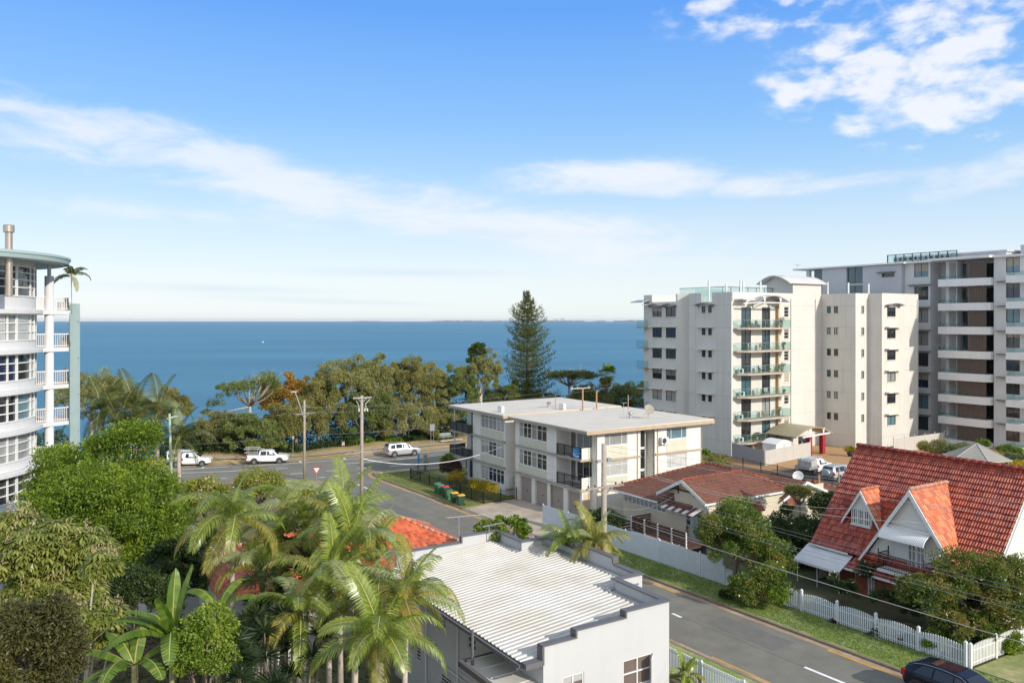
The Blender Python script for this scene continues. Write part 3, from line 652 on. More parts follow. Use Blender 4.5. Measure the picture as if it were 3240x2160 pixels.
# downpipes and a meter box
m = G(A_)
for (x, y) in ((44.2, 56.12), (56.99, 56.12), (51.35, 56.12), (48.9, 56.12)): m.bar((x, y, -.1), (x, y, 7.9), .035, 6)
m.bar((43.12, 68.05, -.1), (43.12, 68.05, 7.9), .04, 6); m.build('downpipe', M_trim, A_)
m = G(A_); m.box(43.35, 43.95, 69.62, 69.88, .7, 1.9); m.build('meter_box', M_gwhite, A_)
# things on and against the block
def ac_unit(t, s, z, label, face=1, group='air conditioner units on the walk-up block', rz=0.):
    o = thing('air_conditioner', label, 'air conditioner', W(t, s, z), TH+rz, group)
    MB().box(-.42, .42, -.16, .16, .04, .66).build('casing', M_frame, o)
    m = MB(); m.lathe([(0, 0), (.22, 0), (.24, .012), (.26, .012)], n=18); p = m.build('fan_grille', M_dframe, o); p.rotation_euler = (R(90), 0, 0); p.location = (-.1, -.165, .36)
    MB().box(-.38, -.3, -.2, .2, 0, .04).box(.3, .38, -.2, .2, 0, .04).build('bracket', M_galv, o)
ac_unit(52.0, 55.98, 6.25, 'grey-white air conditioner hung high on the sunlit wall of the walk-up block')
ac_unit(43.9, 71.9, 8.2, 'air conditioner standing near the left eave of the walk-up roof', rz=1.57)
ac_unit(50.6, 70.2, 8.25, 'air conditioner standing mid roof beside two tall rusty pipes', rz=1.57)
def vent(t, s, z, label):
    o = thing('roof_vent', label, 'roof vent', W(t, s, z), 0, 'roof vents on the walk-up block')
    MB().lathe([(.13, 0), (.13, .35)], n=12).build('pipe', M_galv, o, True); MB().lathe([(.14, .35), (.24, .42), (.25, .52), (.17, .64), (0, .66)], n=14).build('cowl', M_galv, o, True)
vent(51.6, 60.3, 8.27, 'round cowl vent on the near roof, left of the satellite dish'); vent(50.4, 72.5, 8.27, 'round cowl vent on the far roof behind the middle air conditioner')
def dish(loc, r, rz, tilt, label, m, legs=True):
    o = thing('satellite_dish', label, 'satellite dish', loc, rz)
    b_ = MB().lathe([(0, 0), (r*.4, .04*r), (r*.75, .15*r), (r, .27*r), (r*1.02, .27*r), (r*.76, .13*r)], n=22).build('reflector', m, o, True); b_.rotation_euler = (tilt, 0, 0); b_.location = (0, 0, r+.35)
    k = MB().bar((0, 0, .05*r), (0, -r*.75 if not legs else 0, r*.75), .02, 5).build('feed_arm', M_galv, b_)
    m2 = MB().bar((0, 0, 0), (0, 0, r+.35), .035, 6)
    if legs: m2.bar((-1.0, 0, 0), (0, 0, r+.2), .02, 5).bar((1.3, -.3, 0), (0, 0, r+.2), .02, 5).bar((.3, 1, 0), (0, 0, r+.2), .02, 5)
    m2.build('mount', M_galv, o)
dish(W(53.0, 59.2, 8.27), .5, .3, R(62), 'mesh satellite dish on tripod legs on the near roof of the walk-up block', mat('mesh dish', (.30, .27, .22), .6))
def mast(t, s, z0, h, label, arm=False, r=.05, m=M_rust):
    o = thing('roof_mast', label, 'roof mast', W(t, s, z0), TH, 'masts and pipes on the walk-up roof')
    MB().bar((0, 0, 0), (0, 0, h), r, 6).build('pole', m, o)
    if arm:
        k = MB().box(-1.6, 1.0, -.05, .05, h-.12, h).build('crossarm', M_slabg, o)
        MB().lathe([(.04, 0), (.05, .12)], (-1.4, 0), 6).lathe([(.04, 0), (.05, .12)], (-.7, 0), 6).lathe([(.04, 0), (.05, .12)], (.8, 0), 6).build('insulator', M_frame, k).location = (0, 0, h)
mast(52.4, 69.0, 8.1, 2.5, 'thick rusty mast with a crossarm on the back roof', True, .09); mast(54.2, 68.9, 8.1, 2.1, 'rusty mast right beside the crossarm mast', r=.08)
mast(49.9, 70.5, 8.2, 1.4, 'thin rusty antenna pipe by the round vent on the back roof', r=.045); mast(56.6, 66.5, 8.3, 1.5, 'thin rusty pipe standing alone near the right edge of the back roof', r=.05)
mast(46.0, 79.5, 8.2, 1.2, 'short white mast at the far left of the roof', r=.04, m=M_frame)
def antenna(loc, rz, h, label, n=7, l=1.6, group='television antennas'):
    o = thing('antenna', label, 'antenna', loc, rz, group); MB().bar((0, 0, 0), (0, 0, h), .025, 6).build('mast', M_galv, o)
    k = MB().bar((-l*.3, 0, h), (l*.7, 0, h), .02, 4)
    for i in range(n): x = -l*.3+l*i/(n-1); k.bar((x, -.35+.02*i, h), (x, .35-.02*i, h), .008, 4)
    k.build('boom', M_galv, o)
antenna(W(52.6, 62.5, 8.3), .4, 1.2, 'thin wire television antenna in the middle of the near roof of the walk-up block', l=.5)
# hanging sale banner on the balcony
r = bld('sale_banner', 'bright blue real estate banner tied to the top corner balcony railing', 'banner', 43.15, 57.7, 5.35)
g = G(r); g.box(43.12, 43.15, 57.3, 58.25, 5.33, 6.42); g.build('sheet', mat('banner blue', (.015, .22, .55), .55, var=.1), r)
g = G(r)
Pz = [(58.22, 5.93), (58.0, 5.80), (57.7, 5.74), (57.4, 5.78), (57.33, 5.83), (57.33, 5.70), (57.5, 5.64), (57.8, 5.64), (58.05, 5.70), (58.22, 5.80)]
g.add([(43.113, a, b_) for a, b_ in Pz], [list(range(10))]); g.build('wave_stripe', M_frame, r)
def text(parent, s, size, loc, rot, m, name='lettering', ext=.004, align='CENTER', xs=1.0):
    cu = bpy.data.curves.new(name, 'FONT'); cu.body = s; cu.size = size; cu.extrude = ext; cu.align_x = align
    o = bpy.data.objects.new(name, cu); C.objects.link(o)
    dg = bpy.context.evaluated_depsgraph_get(); me = bpy.data.meshes.new_from_object(o.evaluated_get(dg)); bpy.data.objects.remove(o)
    me.materials.clear(); me.materials.append(m); o = bpy.data.objects.new(name, me); C.objects.link(o); o.parent = parent; o.location = loc; o.rotation_euler = rot; o.scale = (xs, 1, 1)
    return o
rt = (R(90), 0, R(-90))
text(r, 'FOR SALE', .13, (-.045, .22, .80), rt, M_frame); text(r, 'the place.', .2, (-.045, .08, .55), rt, M_frame); text(r, '3107 2000', .12, (-.045, .08, .12), rt, M_frame)

# ================================================================ cream tower
Tw = bld('cream_apartment_tower', 'seven storey cream apartment tower with glass-fronted balconies and a barrel-roofed top', 'apartment tower', 81.1, 74.5)
ZT = 21.55; zs = [1.7+3.02*k for k in range(6)]
def lvl(h, ks=range(0, 6), dz=0): return [(h[0], h[1], zs[k]+h[2]+dz, zs[k]+h[3]+dz) for k in ks]
h1 = lvl((77.98, 78.66, 2.0, 2.95), range(-1 % 6*0, 6)) + lvl((79.15, 79.86, 2.0, 2.95))
g = G(Tw); facade(g, 'L', 81.1, 74.5, 82.3, -.5, 20.3, h1)
g.box(81.1, 81.35, 74.5, 77.94, 20.3, ZT); g.box(81.1, 81.35, 79.86, 82.3, 20.3, ZT); 
dr = lvl((82.97, 84.85, .02, 2.75)) + lvl((87.0, 88.65, .02, 2.75))
h2 = lvl((91.56, 92.5, 1.45, 2.85)) + [(82.97, 84.85, -.5, 1.2), (87.0, 88.65, -.5, 1.2)]
facade(g, 'F', 74.5, 81.1, 99.6, -.5, ZT, dr+h2)
# grooved link between the wings
g.poly([(81.1, 82.3, -.5), (82.3, 83.4, -.5), (82.3, 83.4, ZT), (81.1, 82.3, ZT)]); g.poly([(82.3, 83.4, -.5), (81.1, 84.6, -.5), (81.1, 84.6, ZT), (82.3, 83.4, ZT)])
h3 = lvl((87.8, 89.82, 1.5, 2.95)) + lvl((84.9, 86.96, 1.5, 2.95))
facade(g, 'L', 81.1, 84.6, 91.7, -.8, 20.47, h3)
g.box(81.1, 81.35, 84.6, 84.9, 20.47, ZT); g.box(81.1, 81.35, 89.9, 91.7, 20.47, ZT)
facade(g, 'L', 99.6, 69.0, 74.5, -.5, ZT, lvl((72.9, 73.6, 2.0, 2.98)) + lvl((71.75, 72.45, 2.0, 2.98)))
facade(g, 'F', 69.0, 99.6, 102.6, -.5, ZT, lvl((100.87, 101.55, 1.95, 3.0)))
facade(g, 'L', 102.6, 67.0, 69.0, -.5, ZT)
h5 = lvl((103.8, 105.8, 1.45, 2.8), range(1, 6)) + [(103.8, 105.8, .3, 2.0+.3)]
facade(g, 'F', 67.0, 102.6, 111.3, -.5, ZT, lvl((103.8, 105.8, 1.5, 2.85)))
# stair and lift overrun and the closing walls
g.box(93.4, 99.59, 74.53, 79.1, ZT-1, 23.1)
for a in ((81.1, 91.7, 111.3, 91.7), (111.3, 91.7, 111.3, 67.0)): g.poly([(a[0], a[1], -1), (a[2], a[3], -1), (a[2], a[3], ZT), (a[0], a[1], ZT)])
g.prism([(82.45, 75.1), (99.9, 75.1), (99.9, 69.5), (102.9, 69.5), (102.9, 67.6), (111.1, 67.6), (111.1, 91.5), (82.45, 91.5)], -.6, 20.2)
g.box(81.5, 82.4, 75.1, 82.2, -.6, 20.1); g.box(81.5, 82.4, 84.9, 91.5, -.6, 20.1)
g.build('wall', M_tan, Tw)
for x_, y_ in ((92.9, 74.42), (98.2, 74.42), (111.0, 66.92)): g = G(Tw); g.bar((x_, y_, 0), (x_, y_, 20.8), .05, 6); g.build('downpipe', M_tan, Tw)
g = G(Tw)                                           # panel joints
for z in zs+[zs[-1]+3.02]:
    g.box(81.085, 81.098, 74.5, 82.28, z-.02, z+.02); g.box(91.0, 99.58, 74.485, 74.498, z-.012, z+.012); g.box(99.585, 99.598, 69, 74.4, z-.015, z+.015); g.box(99.62, 111.3, 66.985, 66.998, z-.012, z+.012) if False else g.box(102.62, 111.3, 66.985, 66.998, z-.012, z+.012); g.box(81.085, 81.098, 84.62, 91.7, z-.015, z+.015)
for y in (77.0, 81.0, 75.8): g.box(81.085, 81.098, y-.012, y+.012, 0, ZT)
g.build('panel_joint', mat('render joint', (.40, .38, .34), .9), Tw)
gcyc = [G_dark, G_blue, G_dark, G_cur, G_dark, G_teal]
for i, h in enumerate(h1): win(Tw, 'L', 81.1, h, (.5,), (), M_dframe, gcyc[(i*2) % 3], .14, .05, sill=M_sillc)
for i, h in enumerate(h3): win(Tw, 'L', 81.1, h, (.5,), (), M_dframe, [G_cur, G_cur, G_dark, G_dark, G_dark, G_blue][i % 6] if i % 6 < 2 else [G_dark, G_dark, G_dark, G_blue, G_dark, G_dark][i % 6], .14, .06, sill=M_sillc)
for i, h in enumerate(h2[:6]): win(Tw, 'F', 74.5, h, (), (.33, .66), M_frame, [G_dark, G_dark, G_cur, G_dark, G_dark, G_dark][i], .14, .05, sill=M_sillc)
for i, h in enumerate(lvl((72.9, 73.6, 2.0, 2.98)) + lvl((71.75, 72.45, 2.0, 2.98))): win(Tw, 'L', 99.6, h, (.5,), (), M_dframe, [G_dark, G_cur, G_teal][i % 3], .14, .045, sill=M_sillc)
for i, h in enumerate(lvl((100.87, 101.55, 1.95, 3.0))): win(Tw, 'F', 69.0, h, (.5,), (), M_dframe, G_cur, .14, .05, sill=M_sillc)
for i, h in enumerate(lvl((103.8, 105.8, 1.5, 2.85))): win(Tw, 'F', 67.0, h, (.5,), (), M_dframe, [G_tealc, G_dark, G_cur, G_dark, G_dark, G_dark][i], .14, .06, sill=M_sillc)
for i, h in enumerate(dr+h2[6:]): win(Tw, 'F', 74.5, h, (.5,), (), M_dframe, [G_dark, G_dark, G_teal, G_dark, G_dark, G_blue, G_teal, G_cur, G_dark, G_dark, G_blue, G_dark][i % 12], .14, .06, name='sliding_door')
for k in range(0, 5):                               # hoods over the windows
    z = zs[k]+3.02
    each(Tw, 'window_hood', M_sillc, [(80.55, 81.097, 77.6, 80.5, z+.0, z+.16), (80.6, 81.097, 84.7, 87.1, z+.0, z+.14), (80.6, 81.097, 87.5, 90.3, z+.0, z+.14), (103.3, 106.6, 66.35, 66.997, z-.02, z+.13)])
def archhood(face, pos, a0, a1, z, root, m):
    b_ = G(root); n = 8
    P0 = []; 
    for d in (-.75, -.0):
        for i in range(n+1):
            a = a0+(a1-a0)*i/n; zz = z+.28*math.sin(math.pi*i/n)
            P0.append((pos+d, a, zz) if face == 'L' else (a, pos+d, zz))
    b_.add(P0+[(p[0], p[1], p[2]-.07) for p in P0], [f for i in range(n) for f in ((i, i+1, n+2+i, n+1+i), (2*n+2+i, 2*n+3+i, 3*n+4+i, 3*n+3+i))]+[(i, i+1, 2*n+3+i, 2*n+2+i) for i in range(n)])
    b_.build('curved_awning', m, root)
    for q in (.12, .88):
        b_ = G(root); a = a0+(a1-a0)*q
        if face == 'L': b_.bar((pos, a, z-.3), (pos-.7, a, z+.02), .04)
        else: b_.bar((a, pos, z-.3), (a, pos-.7, z+.02), .04)
        b_.build('awning_bracket', M_dframe, root)
zt = zs[5]+3.12
archhood('L', 81.1, 77.4, 80.7, zt, Tw, M_galv); archhood('L', 81.1, 84.6, 87.3, zt, Tw, M_galv); archhood('L', 81.1, 87.4, 90.4, zt, Tw, M_galv); archhood('F', 67.0, 103.3, 106.9, zt, Tw, M_galv)
for k in range(6):
    z = zs[k]; pl = [(81.5, 73.9), (82.6, 72.95), (91.2, 72.95), (91.2, 74.49), (81.5, 74.49)]
    g = G(Tw); g.prism(pl, z-.22, z-.0); g.build('balcony_slab', M_concd, Tw)
    g = G(Tw); g.box(82.6, 91.15, 73.0, 73.03, z+.05, z+1.05); g.box(91.12, 91.15, 73.04, 74.48, z+.05, z+1.05); g.prism([(81.55, 73.92), (82.58, 73.0), (82.6, 73.03), (81.57, 73.95)], z+.05, z+1.05); g.box(81.52, 81.55, 73.95, 74.48, z+.05, z+1.05); g.build('glass_balustrade', M_bal, Tw)
    g = G(Tw)
    for x in (82.6, 84.3, 86.0, 87.7, 89.4, 91.1): g.bar((x, 73.05, z), (x, 73.05, z+1.05), .02)
    g.bar((82.6, 73.05, z+1.06), (91.1, 73.05, z+1.06), .018); g.bar((81.55, 73.95, z+1.06), (82.6, 73.05, z+1.06), .018); g.build('balustrade_post', M_galv, Tw)
g = G(Tw); g.box(89.8, 90.05, 74.1, 74.495, 0, ZT-.6); g.build('ochre_pilaster', mat('ochre pilaster', (.42, .31, .17), .8), Tw)
g = G(Tw)                                           # arched glass canopy over the top balcony
n = 10; P = []
for y in (72.7, 74.45):
    for i in range(n+1): P.append((84.3+6.2*i/n, y, 20.0+1.15*math.sin(math.pi*(.08+.84*i/n))))
g.add(P+[(p[0], p[1], p[2]-.1) for p in P], [f for i in range(n) for f in ((i, i+1, n+2+i, n+1+i), (2*n+2+i, 2*n+3+i, 3*n+4+i, 3*n+3+i), (i, i+1, 2*n+3+i, 2*n+2+i))]); g.build('arched_canopy', M_galv, Tw)
g = G(Tw); g.bar((84.2, 72.8, 20.15), (90.6, 72.8, 20.15), .07); g.bar((81.9, 73.2, 20.0), (84.2, 72.8, 20.15), .07); g.box(81.7, 84.0, 73.0, 74.45, 20.5, 20.62)
for x in (85.6, 88.8): g.poly([(x-.35, 72.82, 20.98), (x+.35, 72.82, 20.98), (x, 72.82, 20.15)]); g.bar((x, 72.8, 20.1), (x, 74.4, 19.6), .05)
g.build('canopy_bracket', M_gwhite, Tw)
# barrel roof
g = G(Tw); n = 14; P = []
for x in (92.2, 100.3):
    for i in range(n+1): y = 74.1+5.9*i/n; P.append((x, y, 22.95+1.35*math.sin(math.pi*(.06+.88*i/n))-.15))
for x in (92.2, 100.3):
    for i in range(n+1): y = 74.1+5.9*i/n; P.append((x, y, 22.83+1.35*math.sin(math.pi*(.06+.88*i/n))-.15))
g.add(P, [f for i in range(n) for f in ((i, i+1, n+2+i, n+1+i), (2*n+2+i, 2*n+3+i, 3*n+4+i, 3*n+3+i), (i, i+1, 2*n+3+i, 2*n+2+i), (n+1+i, n+2+i, 3*n+4+i, 3*n+3+i))]+[(0, n+1, 3*n+3, 2*n+2), (n, 2*n+1, 4*n+3, 3*n+2)])
g.build('barrel_roof', M_metalw, Tw)
g = G(Tw)
P = [(93.42, 74.5+4.6*i/n, 23.05+1.15*math.sin(math.pi*i/n)) for i in range(n+1)]; g.poly(P[::-1]); g.build('gable_end', M_tan, Tw); g = G(Tw); g.poly([(99.5, p[1], p[2]) for p in P]); g.build('gable_end', M_tan, Tw)
g = G(Tw); g.box(83.0, 93.3, 77.9, 77.93, 20.3, 22.35); g.box(82.9, 82.93, 78, 86, 20.3, 22.3); g.box(86, 93, 86, 86.03, 20.3, 22.4); g.build('roof_glass_screen', M_bal, Tw)
g = G(Tw); g.bar((82.95, 77.9, 22.37), (93.3, 77.9, 22.37), .04); g.bar((82.95, 77.9, 22.37), (82.9, 86, 22.37), .04)
for x in (83, 84.7, 86.4, 88.1, 89.8, 91.5, 93.2): g.bar((x, 77.9, 20.2), (x, 77.9, 22.37), .03)
g.build('roof_rail', M_dframe, Tw)
for (x, y, zt_) in ((81.6, 79.0, 23.3), (82.4, 76.6, 22.7), (83.6, 75.2, 23.2), (84.6, 75.6, 23.1), (88.0, 75.6, 23.2), (100.6, 74.2, 23.3), (104.4, 73.5, 23.3), (108.5, 73.0, 23.2)):
    g = G(Tw); g.bar((x, y, 20), (x, y, zt_), .13, 10); g.build('vent_pipe', M_gwhite, Tw)
for k in range(6):                                  # seaward balconies seen edge-on
    z = zs[k]; g = G(Tw); g.box(80.15, 81.09, 90.6, 92.3, z-.2, z); g.build('balcony_slab', M_slabg, Tw); g = G(Tw); g.box(80.17, 80.2, 90.65, 92.3, z+.03, z+1.05); g.box(80.21, 81.05, 90.65, 90.68, z+.03, z+1.05); g.build('glass_balustrade', M_bal, Tw)
g = G(Tw); g.prism([(79.6, 90.4), (81.09, 90.4), (81.09, 93), (79.6, 93)], lambda x, y: 20.3+.2*(x-79), lambda x, y: 20.42+.2*(x-79)); g.box(79.5, 81.09, 90.2, 90.35, 20.0, 20.12); g.build('awning', M_galv, Tw)
g = G(Tw); g.box(81.0, 81.6, 74.45, 74.497, 0, ZT); g.build('corner_strip', M_sillc, Tw) if False else None
# entry canopy on red columns
r = bld('entry_canopy', 'tan curved canopy on two crimson columns at the tower entrance', 'canopy', 90, 70)
g = G(r); n = 12; P = []
for y in (68.6, 73.6):
    for i in range(n+1): P.append((86.6+7.6*i/n, y, 2.45+1.3*math.sin(math.pi*(.05+.9*i/n))))
g.add(P+[(p[0], p[1], p[2]-.12) for p in P], [f for i in range(n) for f in ((i, i+1, n+2+i, n+1+i), (2*n+2+i, 2*n+3+i, 3*n+4+i, 3*n+3+i), (i, i+1, 2*n+3+i, 2*n+2+i), (n+1+i, n+2+i, 3*n+4+i, 3*n+3+i))]); g.build('roof', mat('tan canopy metal', (.36, .31, .21), .5), r)
g = G(r); g.bar((88.0, 68.7, 2.55), (93.6, 68.7, 2.75), .09)
for x in (89.6, 92.3): g.poly([(x-.3, 68.68, 3.5), (x+.3, 68.68, 3.5), (x, 68.68, 2.65)])
g.build('beam', M_gwhite, r)
for x, y in ((89.6, 68.9), (92.3, 68.9)): g = G(r); g.box(x-.28, x+.28, y-.28, y+.28, -.1, 2.6); g.build('column', M_red, r)
g = G(r); g.box(90.2, 91.9, 71.0, 71.1, 0, 2.2); g.build('gate', M_dframe, r)

# ================================================================ grey apartment block at the right
Gb = bld('grey_apartment_block', 'nine storey pale grey apartment block with brown batten screens and white balconies', 'apartment block', 108.2, 54)
ZR = 25.95; gl_ = [1.9, 4.9, 7.84, 10.8, 13.75, 16.95, 20.1, 23.33]
g = G(Gb)
bw = [(64.1, 66.15, z+.55, z+2.45) for z in gl_]
facade(g, 'L', 108.9, 63.8, 67.6, -.5, ZR-.1, bw)
g.box(108.9, 110, 67.55, 67.6, -.5, ZR-.1)
g.poly([(108.9, 63.8, -.5), (111.6, 63.8, -.5), (111.6, 63.8, ZR), (108.9, 63.8, ZR)])
g.poly([(111.6, 63.8, -.5), (111.6, 61.5, -.5), (111.6, 61.5, ZR), (111.6, 63.8, ZR)])
cw = [(51.8, 53.45, z+.55, z+2.45) for z in gl_]
facade(g, 'L', 108.2, 48, 54.95, -.5, ZR-.1, cw)
g.box(110.6, 111.5, 55.0, 61.5, -.5, ZR-.1); g.box(108.9, 110.7, 60.1, 61.6, -.5, ZR-.15)
g.box(112, 124, 48, 81, -.5, ZR-.15); g.box(108.6, 112.1, 48.05, 54.9, -.5, ZR-.15); g.box(109.4, 112.1, 63.9, 67.5, -.5, ZR-.15)
g.poly([(108.2, 48, -.5), (124, 48, -.5), (124, 48, ZR), (108.2, 48, ZR)])
g.build('wall', M_grey, Gb)
g = G(Gb); facade(g, 'L', 108.2, 67.6, 80.8, -.5, ZR-.15, [(73.76, 76.5, .2, ZR-.2), (68.7, 70.7, 24.05, 24.65)], .35)
g.poly([(108.2, 67.6, -.5), (108.9, 67.6, -.5), (108.9, 67.6, ZR), (108.2, 67.6, ZR)]); g.box(108.6, 112.1, 67.7, 80.7, -.5, ZR-.2)
for z in np.arange(.5, 25, .9): g.box(108.188, 108.2, 67.62, 73.7, z, z+.012)
g.build('clad_wall', M_clad, Gb)
for z in gl_+[-1.1]: win(Gb, 'L', 108.2, (73.8, 76.45, z+.1, z+2.8 if z != 20.1 else z+2.9), (.55,), (), M_dframe, G_teal, .35, .06, name='corner_glazing')
win(Gb, 'L', 108.2, (68.7, 70.7, 24.05, 24.65), (), (), M_dframe, G_dark, .3, .05)
for i, h in enumerate(bw): win(Gb, 'L', 108.9, h, (.5,), (), M_dframe, [G_blue, G_tealc, G_navy, G_dark, G_cur, G_cur, G_dark, G_tealc][i], .14, .07)
for i, h in enumerate(cw): win(Gb, 'L', 108.2, h, (.5,), (), M_dframe, [G_dark, G_dark, G_dark, G_dark, G_dark, G_tealc, G_navy, G_tealc][i], .14, .07)
for z in gl_[:7]: each(Gb, 'window_hood', M_dframe, [(108.35, 108.897, 63.7, 66.9, z+2.62, z+2.7), (107.7, 108.197, 51.4, 54.5, z+2.62, z+2.7)])
each(Gb, 'window_hood', M_dframe, [(107.6, 108.19, 68.5, 71.3, 24.72, 24.78)])
g = G(Gb); g.prism([(107.7, 67), (107.7, 86), (112, 86), (112, 67)], ZR-.1, ZR+.12); g.box(107.7, 124.4, 47.5, 54.9, ZR-.08, ZR+.2); g.box(107.0, 124.3, 54.9, 63.0, ZR-.05, ZR+.25); g.box(108.3, 124, 63, 67, ZR-.09, ZR+.14); g.box(112, 124, 67, 81, ZR-.1, ZR+.1)
g.build('roof_slab', M_gwhite, Gb)
g = G(Gb); g.box(108.4, 108.9, 83.3, 83.9, -.5, ZR-.12); g.build('column', M_grey, Gb)
g = G(Gb); g.box(108.9, 109, 80.85, 82.8, -.5, ZR-.12); g.build('end_glazing', G_teal, Gb)
for i, z in enumerate(gl_):
    g = G(Gb); g.prism([(107.2, 61.75), (107.2, 55.6), (107.6, 55.0), (108.8, 55.0), (108.8, 61.75)], z-1.0, z-.01)
    g.build('balcony_parapet', M_gwhite, Gb)
    g = G(Gb); g.box(107.25, 107.28, 58, 61.7, z, z+.5); g.box(107.3, 108.7, 61.7, 61.73, z, z+.5); g.build('glass_balustrade', M_bal, Gb)
    s0 = 57.95 if z > 12 else 59.4
    g = G(Gb); g.box(107.62, 107.66, 55.6, s0, z+.02, z+2.15)
    for k in range(int((s0-55.6)/.2)): g.box(107.56, 107.618, 55.65+k*.2, 55.75+k*.2, z+.02, z+2.15)
    g.build('batten_screen', M_brown, Gb)
    g = G(Gb); g.box(108.9, 110.55, 58.3, 58.5, z, z+2.2); g.box(108.9, 108.98, 60.2, 61.2, z, z+2.3); g.build('inner_wall', M_gwhite, Gb)
    win(Gb, 'L', 110.0, (58.6, 59.9, z+.05, z+2.1), (.5,), (), M_dframe, [G_dark, G_blue, G_dark][i % 3], .1, .05, name='sliding_door')
    g = G(Gb); g.box(109.95, 110.6, 55.1, 58.3, z, z+2.2); g.build('inner_glazing', G_dark, Gb)
for i, z in enumerate(gl_):
    g = G(Gb); g.prism([(106.0, 52.4), (106.0, 47), (108.15, 47), (108.15, 52.4)], z-.85, z+.05); g.build('balcony_parapet', M_gwhite, Gb)
    g = G(Gb); g.box(106.05, 106.08, 47, 52.3, z+.06, z+.6); g.box(106.1, 108.1, 52.3, 52.33, z+.06, z+.6); g.build('glass_balustrade', M_bal, Gb)
g = G(Gb); g.box(110.5, 110.54, 61.0, 71.3, ZR+.1, 27.3); g.build('plant_screen', M_bal, Gb)
g = G(Gb)
for k in range(9): g.bar((110.5, 61.0+k*1.28, ZR), (110.5, 61.0+k*1.28, 27.4), .06)
g.bar((110.5, 61, 27.38), (110.5, 71.3, 27.38), .05); g.build('screen_post', M_dframe, Gb)
for k in range(12):
    m = G(Gb); m.box(111.6, 112.4, 61.8+k*.78, 62.45+k*.78, ZR+.2, ZR+1.25); o = m.build('rooftop_condenser', M_gwhite, Gb)
    m = G(Gb); m.lathe([(0, 0), (.24, .01), (.25, .0)], (0, 0), 12); q = m.build('fan', M_dframe, o); q.data.transform(Matrix.Translation((111.59-108.2, 62.12+k*.78-54, ZR+.8))@Matrix.Rotation(R(-90), 4, 'Y')@Matrix.Translation((108.2, 54, 0)))
g = G(Gb); g.box(111, 122, 54.8, 62, ZR+.2, 26.8); g.box(110.8, 122.2, 54.6, 62, 26.81, 27.05); g.box(113, 120, 48, 54, ZR+.2, 27.7); g.box(109, 120, 40, 52, 26.3, 26.6); g.build('roof_penthouse', M_clad, Gb)
Gb.location = W(115.8, 57.8, -1.25); Gb.scale = (1.07, 1.07, 1.07)      # taller storeys than first measured, and so a little farther off
antenna(W(115.4, 91.2, 26.6), 0.8, .7, 'small antenna on the left tip of the grey block roof slab', l=2.2)
# ================================================================ round-fronted white apartments at the left
CXY = (-44.8, 59.5)
Rb = thing('round_white_apartments', 'white curved apartment building with banded windows, disc roof and pale green corner fin', 'apartment block', (*CXY, 0))
def LB(): return MB((*CXY, 0))
M_lw = mat('curved white render', (.60, .60, .60), .75, var=.03, scale=.5, streak=.05)
M_mint = mat('pale mint steel', (.36, .46, .46), .55, var=.05)
A0, A1 = R(-150), R(40)
lz = [18.6, 15.65, 12.7, 9.75, 6.8, 3.85, .9]
g = LB()
for i, z in enumerate(lz):
    g.lathe([(8.3, z-.02), (8.3, z+.62 if i else z+.95)], CXY, 72)
    if i: g.lathe([(8.3, z+2.62), (8.3, z+2.8)], CXY, 72)
g.lathe([(8.3, 21.85), (8.3, 22.3)], CXY, 72); g.lathe([(8.1, -2), (8.1, 22)], CXY, 48); g.lathe([(8.35, -2), (8.35, .9)], CXY, 60)
g.build('wall', M_lw, Rb, True)
for z in lz: g = LB(); g.lathe([(8.2, z-.34), (8.82, z-.34), (8.86, z-.3), (8.86, z-.04), (8.8, z), (8.2, z)], CXY, 80); g.build('floor_slab', M_lw, Rb)
for i, z in enumerate(lz):
    za, zb = (z+.95, 21.85) if i == 0 else (z+.62, z+2.62)
    for k in range(9):
        a, b_ = R(-148+k*21), R(-148+(k+1)*21)
        if i == 0 and k in (4,): za_ = za+.9
        else: za_ = za
        m = LB()
        for z0, z1 in ((za_, za_+.09), (zb-.09, zb), *(((za_+(zb-za_)*f-.04, za_+(zb-za_)*f+.04)) for f in ((.33, .66) if i else (.3, .55, .78)))):
            m.lathe([(8.22, z0), (8.36, z0), (8.36, z1), (8.22, z1)], CXY, 6, a0=a, a1=b_)
        for q in (a+.006, b_-.006, a+(b_-a)*(.68)):
            x, y = CXY[0]+8.31*math.cos(q), CXY[1]+8.31*math.sin(q); m.bar((x, y, za_), (x, y, zb), .055)
        o = m.build('window', M_frame, Rb)
        g = LB(); g.lathe([(8.24, za_), (8.24, zb)], CXY, 6, a0=a, a1=b_); g.build('pane', [[G_dark]*9, [G_cur]*9, [G_navy, G_dark, G_navy, G_cur, G_navy, G_dark]*2, [G_dark, G_tealc, G_dark, G_cur, G_tealc, G_dark]*2, [G_cur]*9, [G_dark]*9, [G_dark]*9][i][k], o)
        if za_ != za: g = LB(); g.lathe([(8.32, za-.01), (8.32, za_)], CXY, 6, a0=a, a1=b_); g.build('sill_panel', M_lw, Rb)
        if i == 1:
            m = LB()                                # plantation shutters behind the glass line
            for f in range(3):
                for j in range(10):
                    zz = za+.12+(zb-za)*f/3+j*.055; m.lathe([(8.27, zz), (8.29, zz), (8.29, zz+.03), (8.27, zz+.03)], CXY, 4, a0=a+.03+0, a1=a+(b_-a)*.62)
            m.build('shutter', M_frame, o)
g = LB(); g.lathe([(8.3, 22.28), (10.3, 22.12), (10.6, 22.2), (10.68, 22.5), (10.75, 22.52), (10.75, 22.68), (10.5, 22.74), (0, 23.3)], CXY, 96); o = g.build('roof', [M_lw, M_mint], Rb)
for p in o.data.polygons: p.material_index = 1 if p.center.z > 22.14 else 0
g = LB(); g.tube([(-35.95+0, 59.0, 19.4)]*1+[(-35.95, 59.0, 24.0)], .22, 14) if False else None
fx, fy = -35.4, 56.7
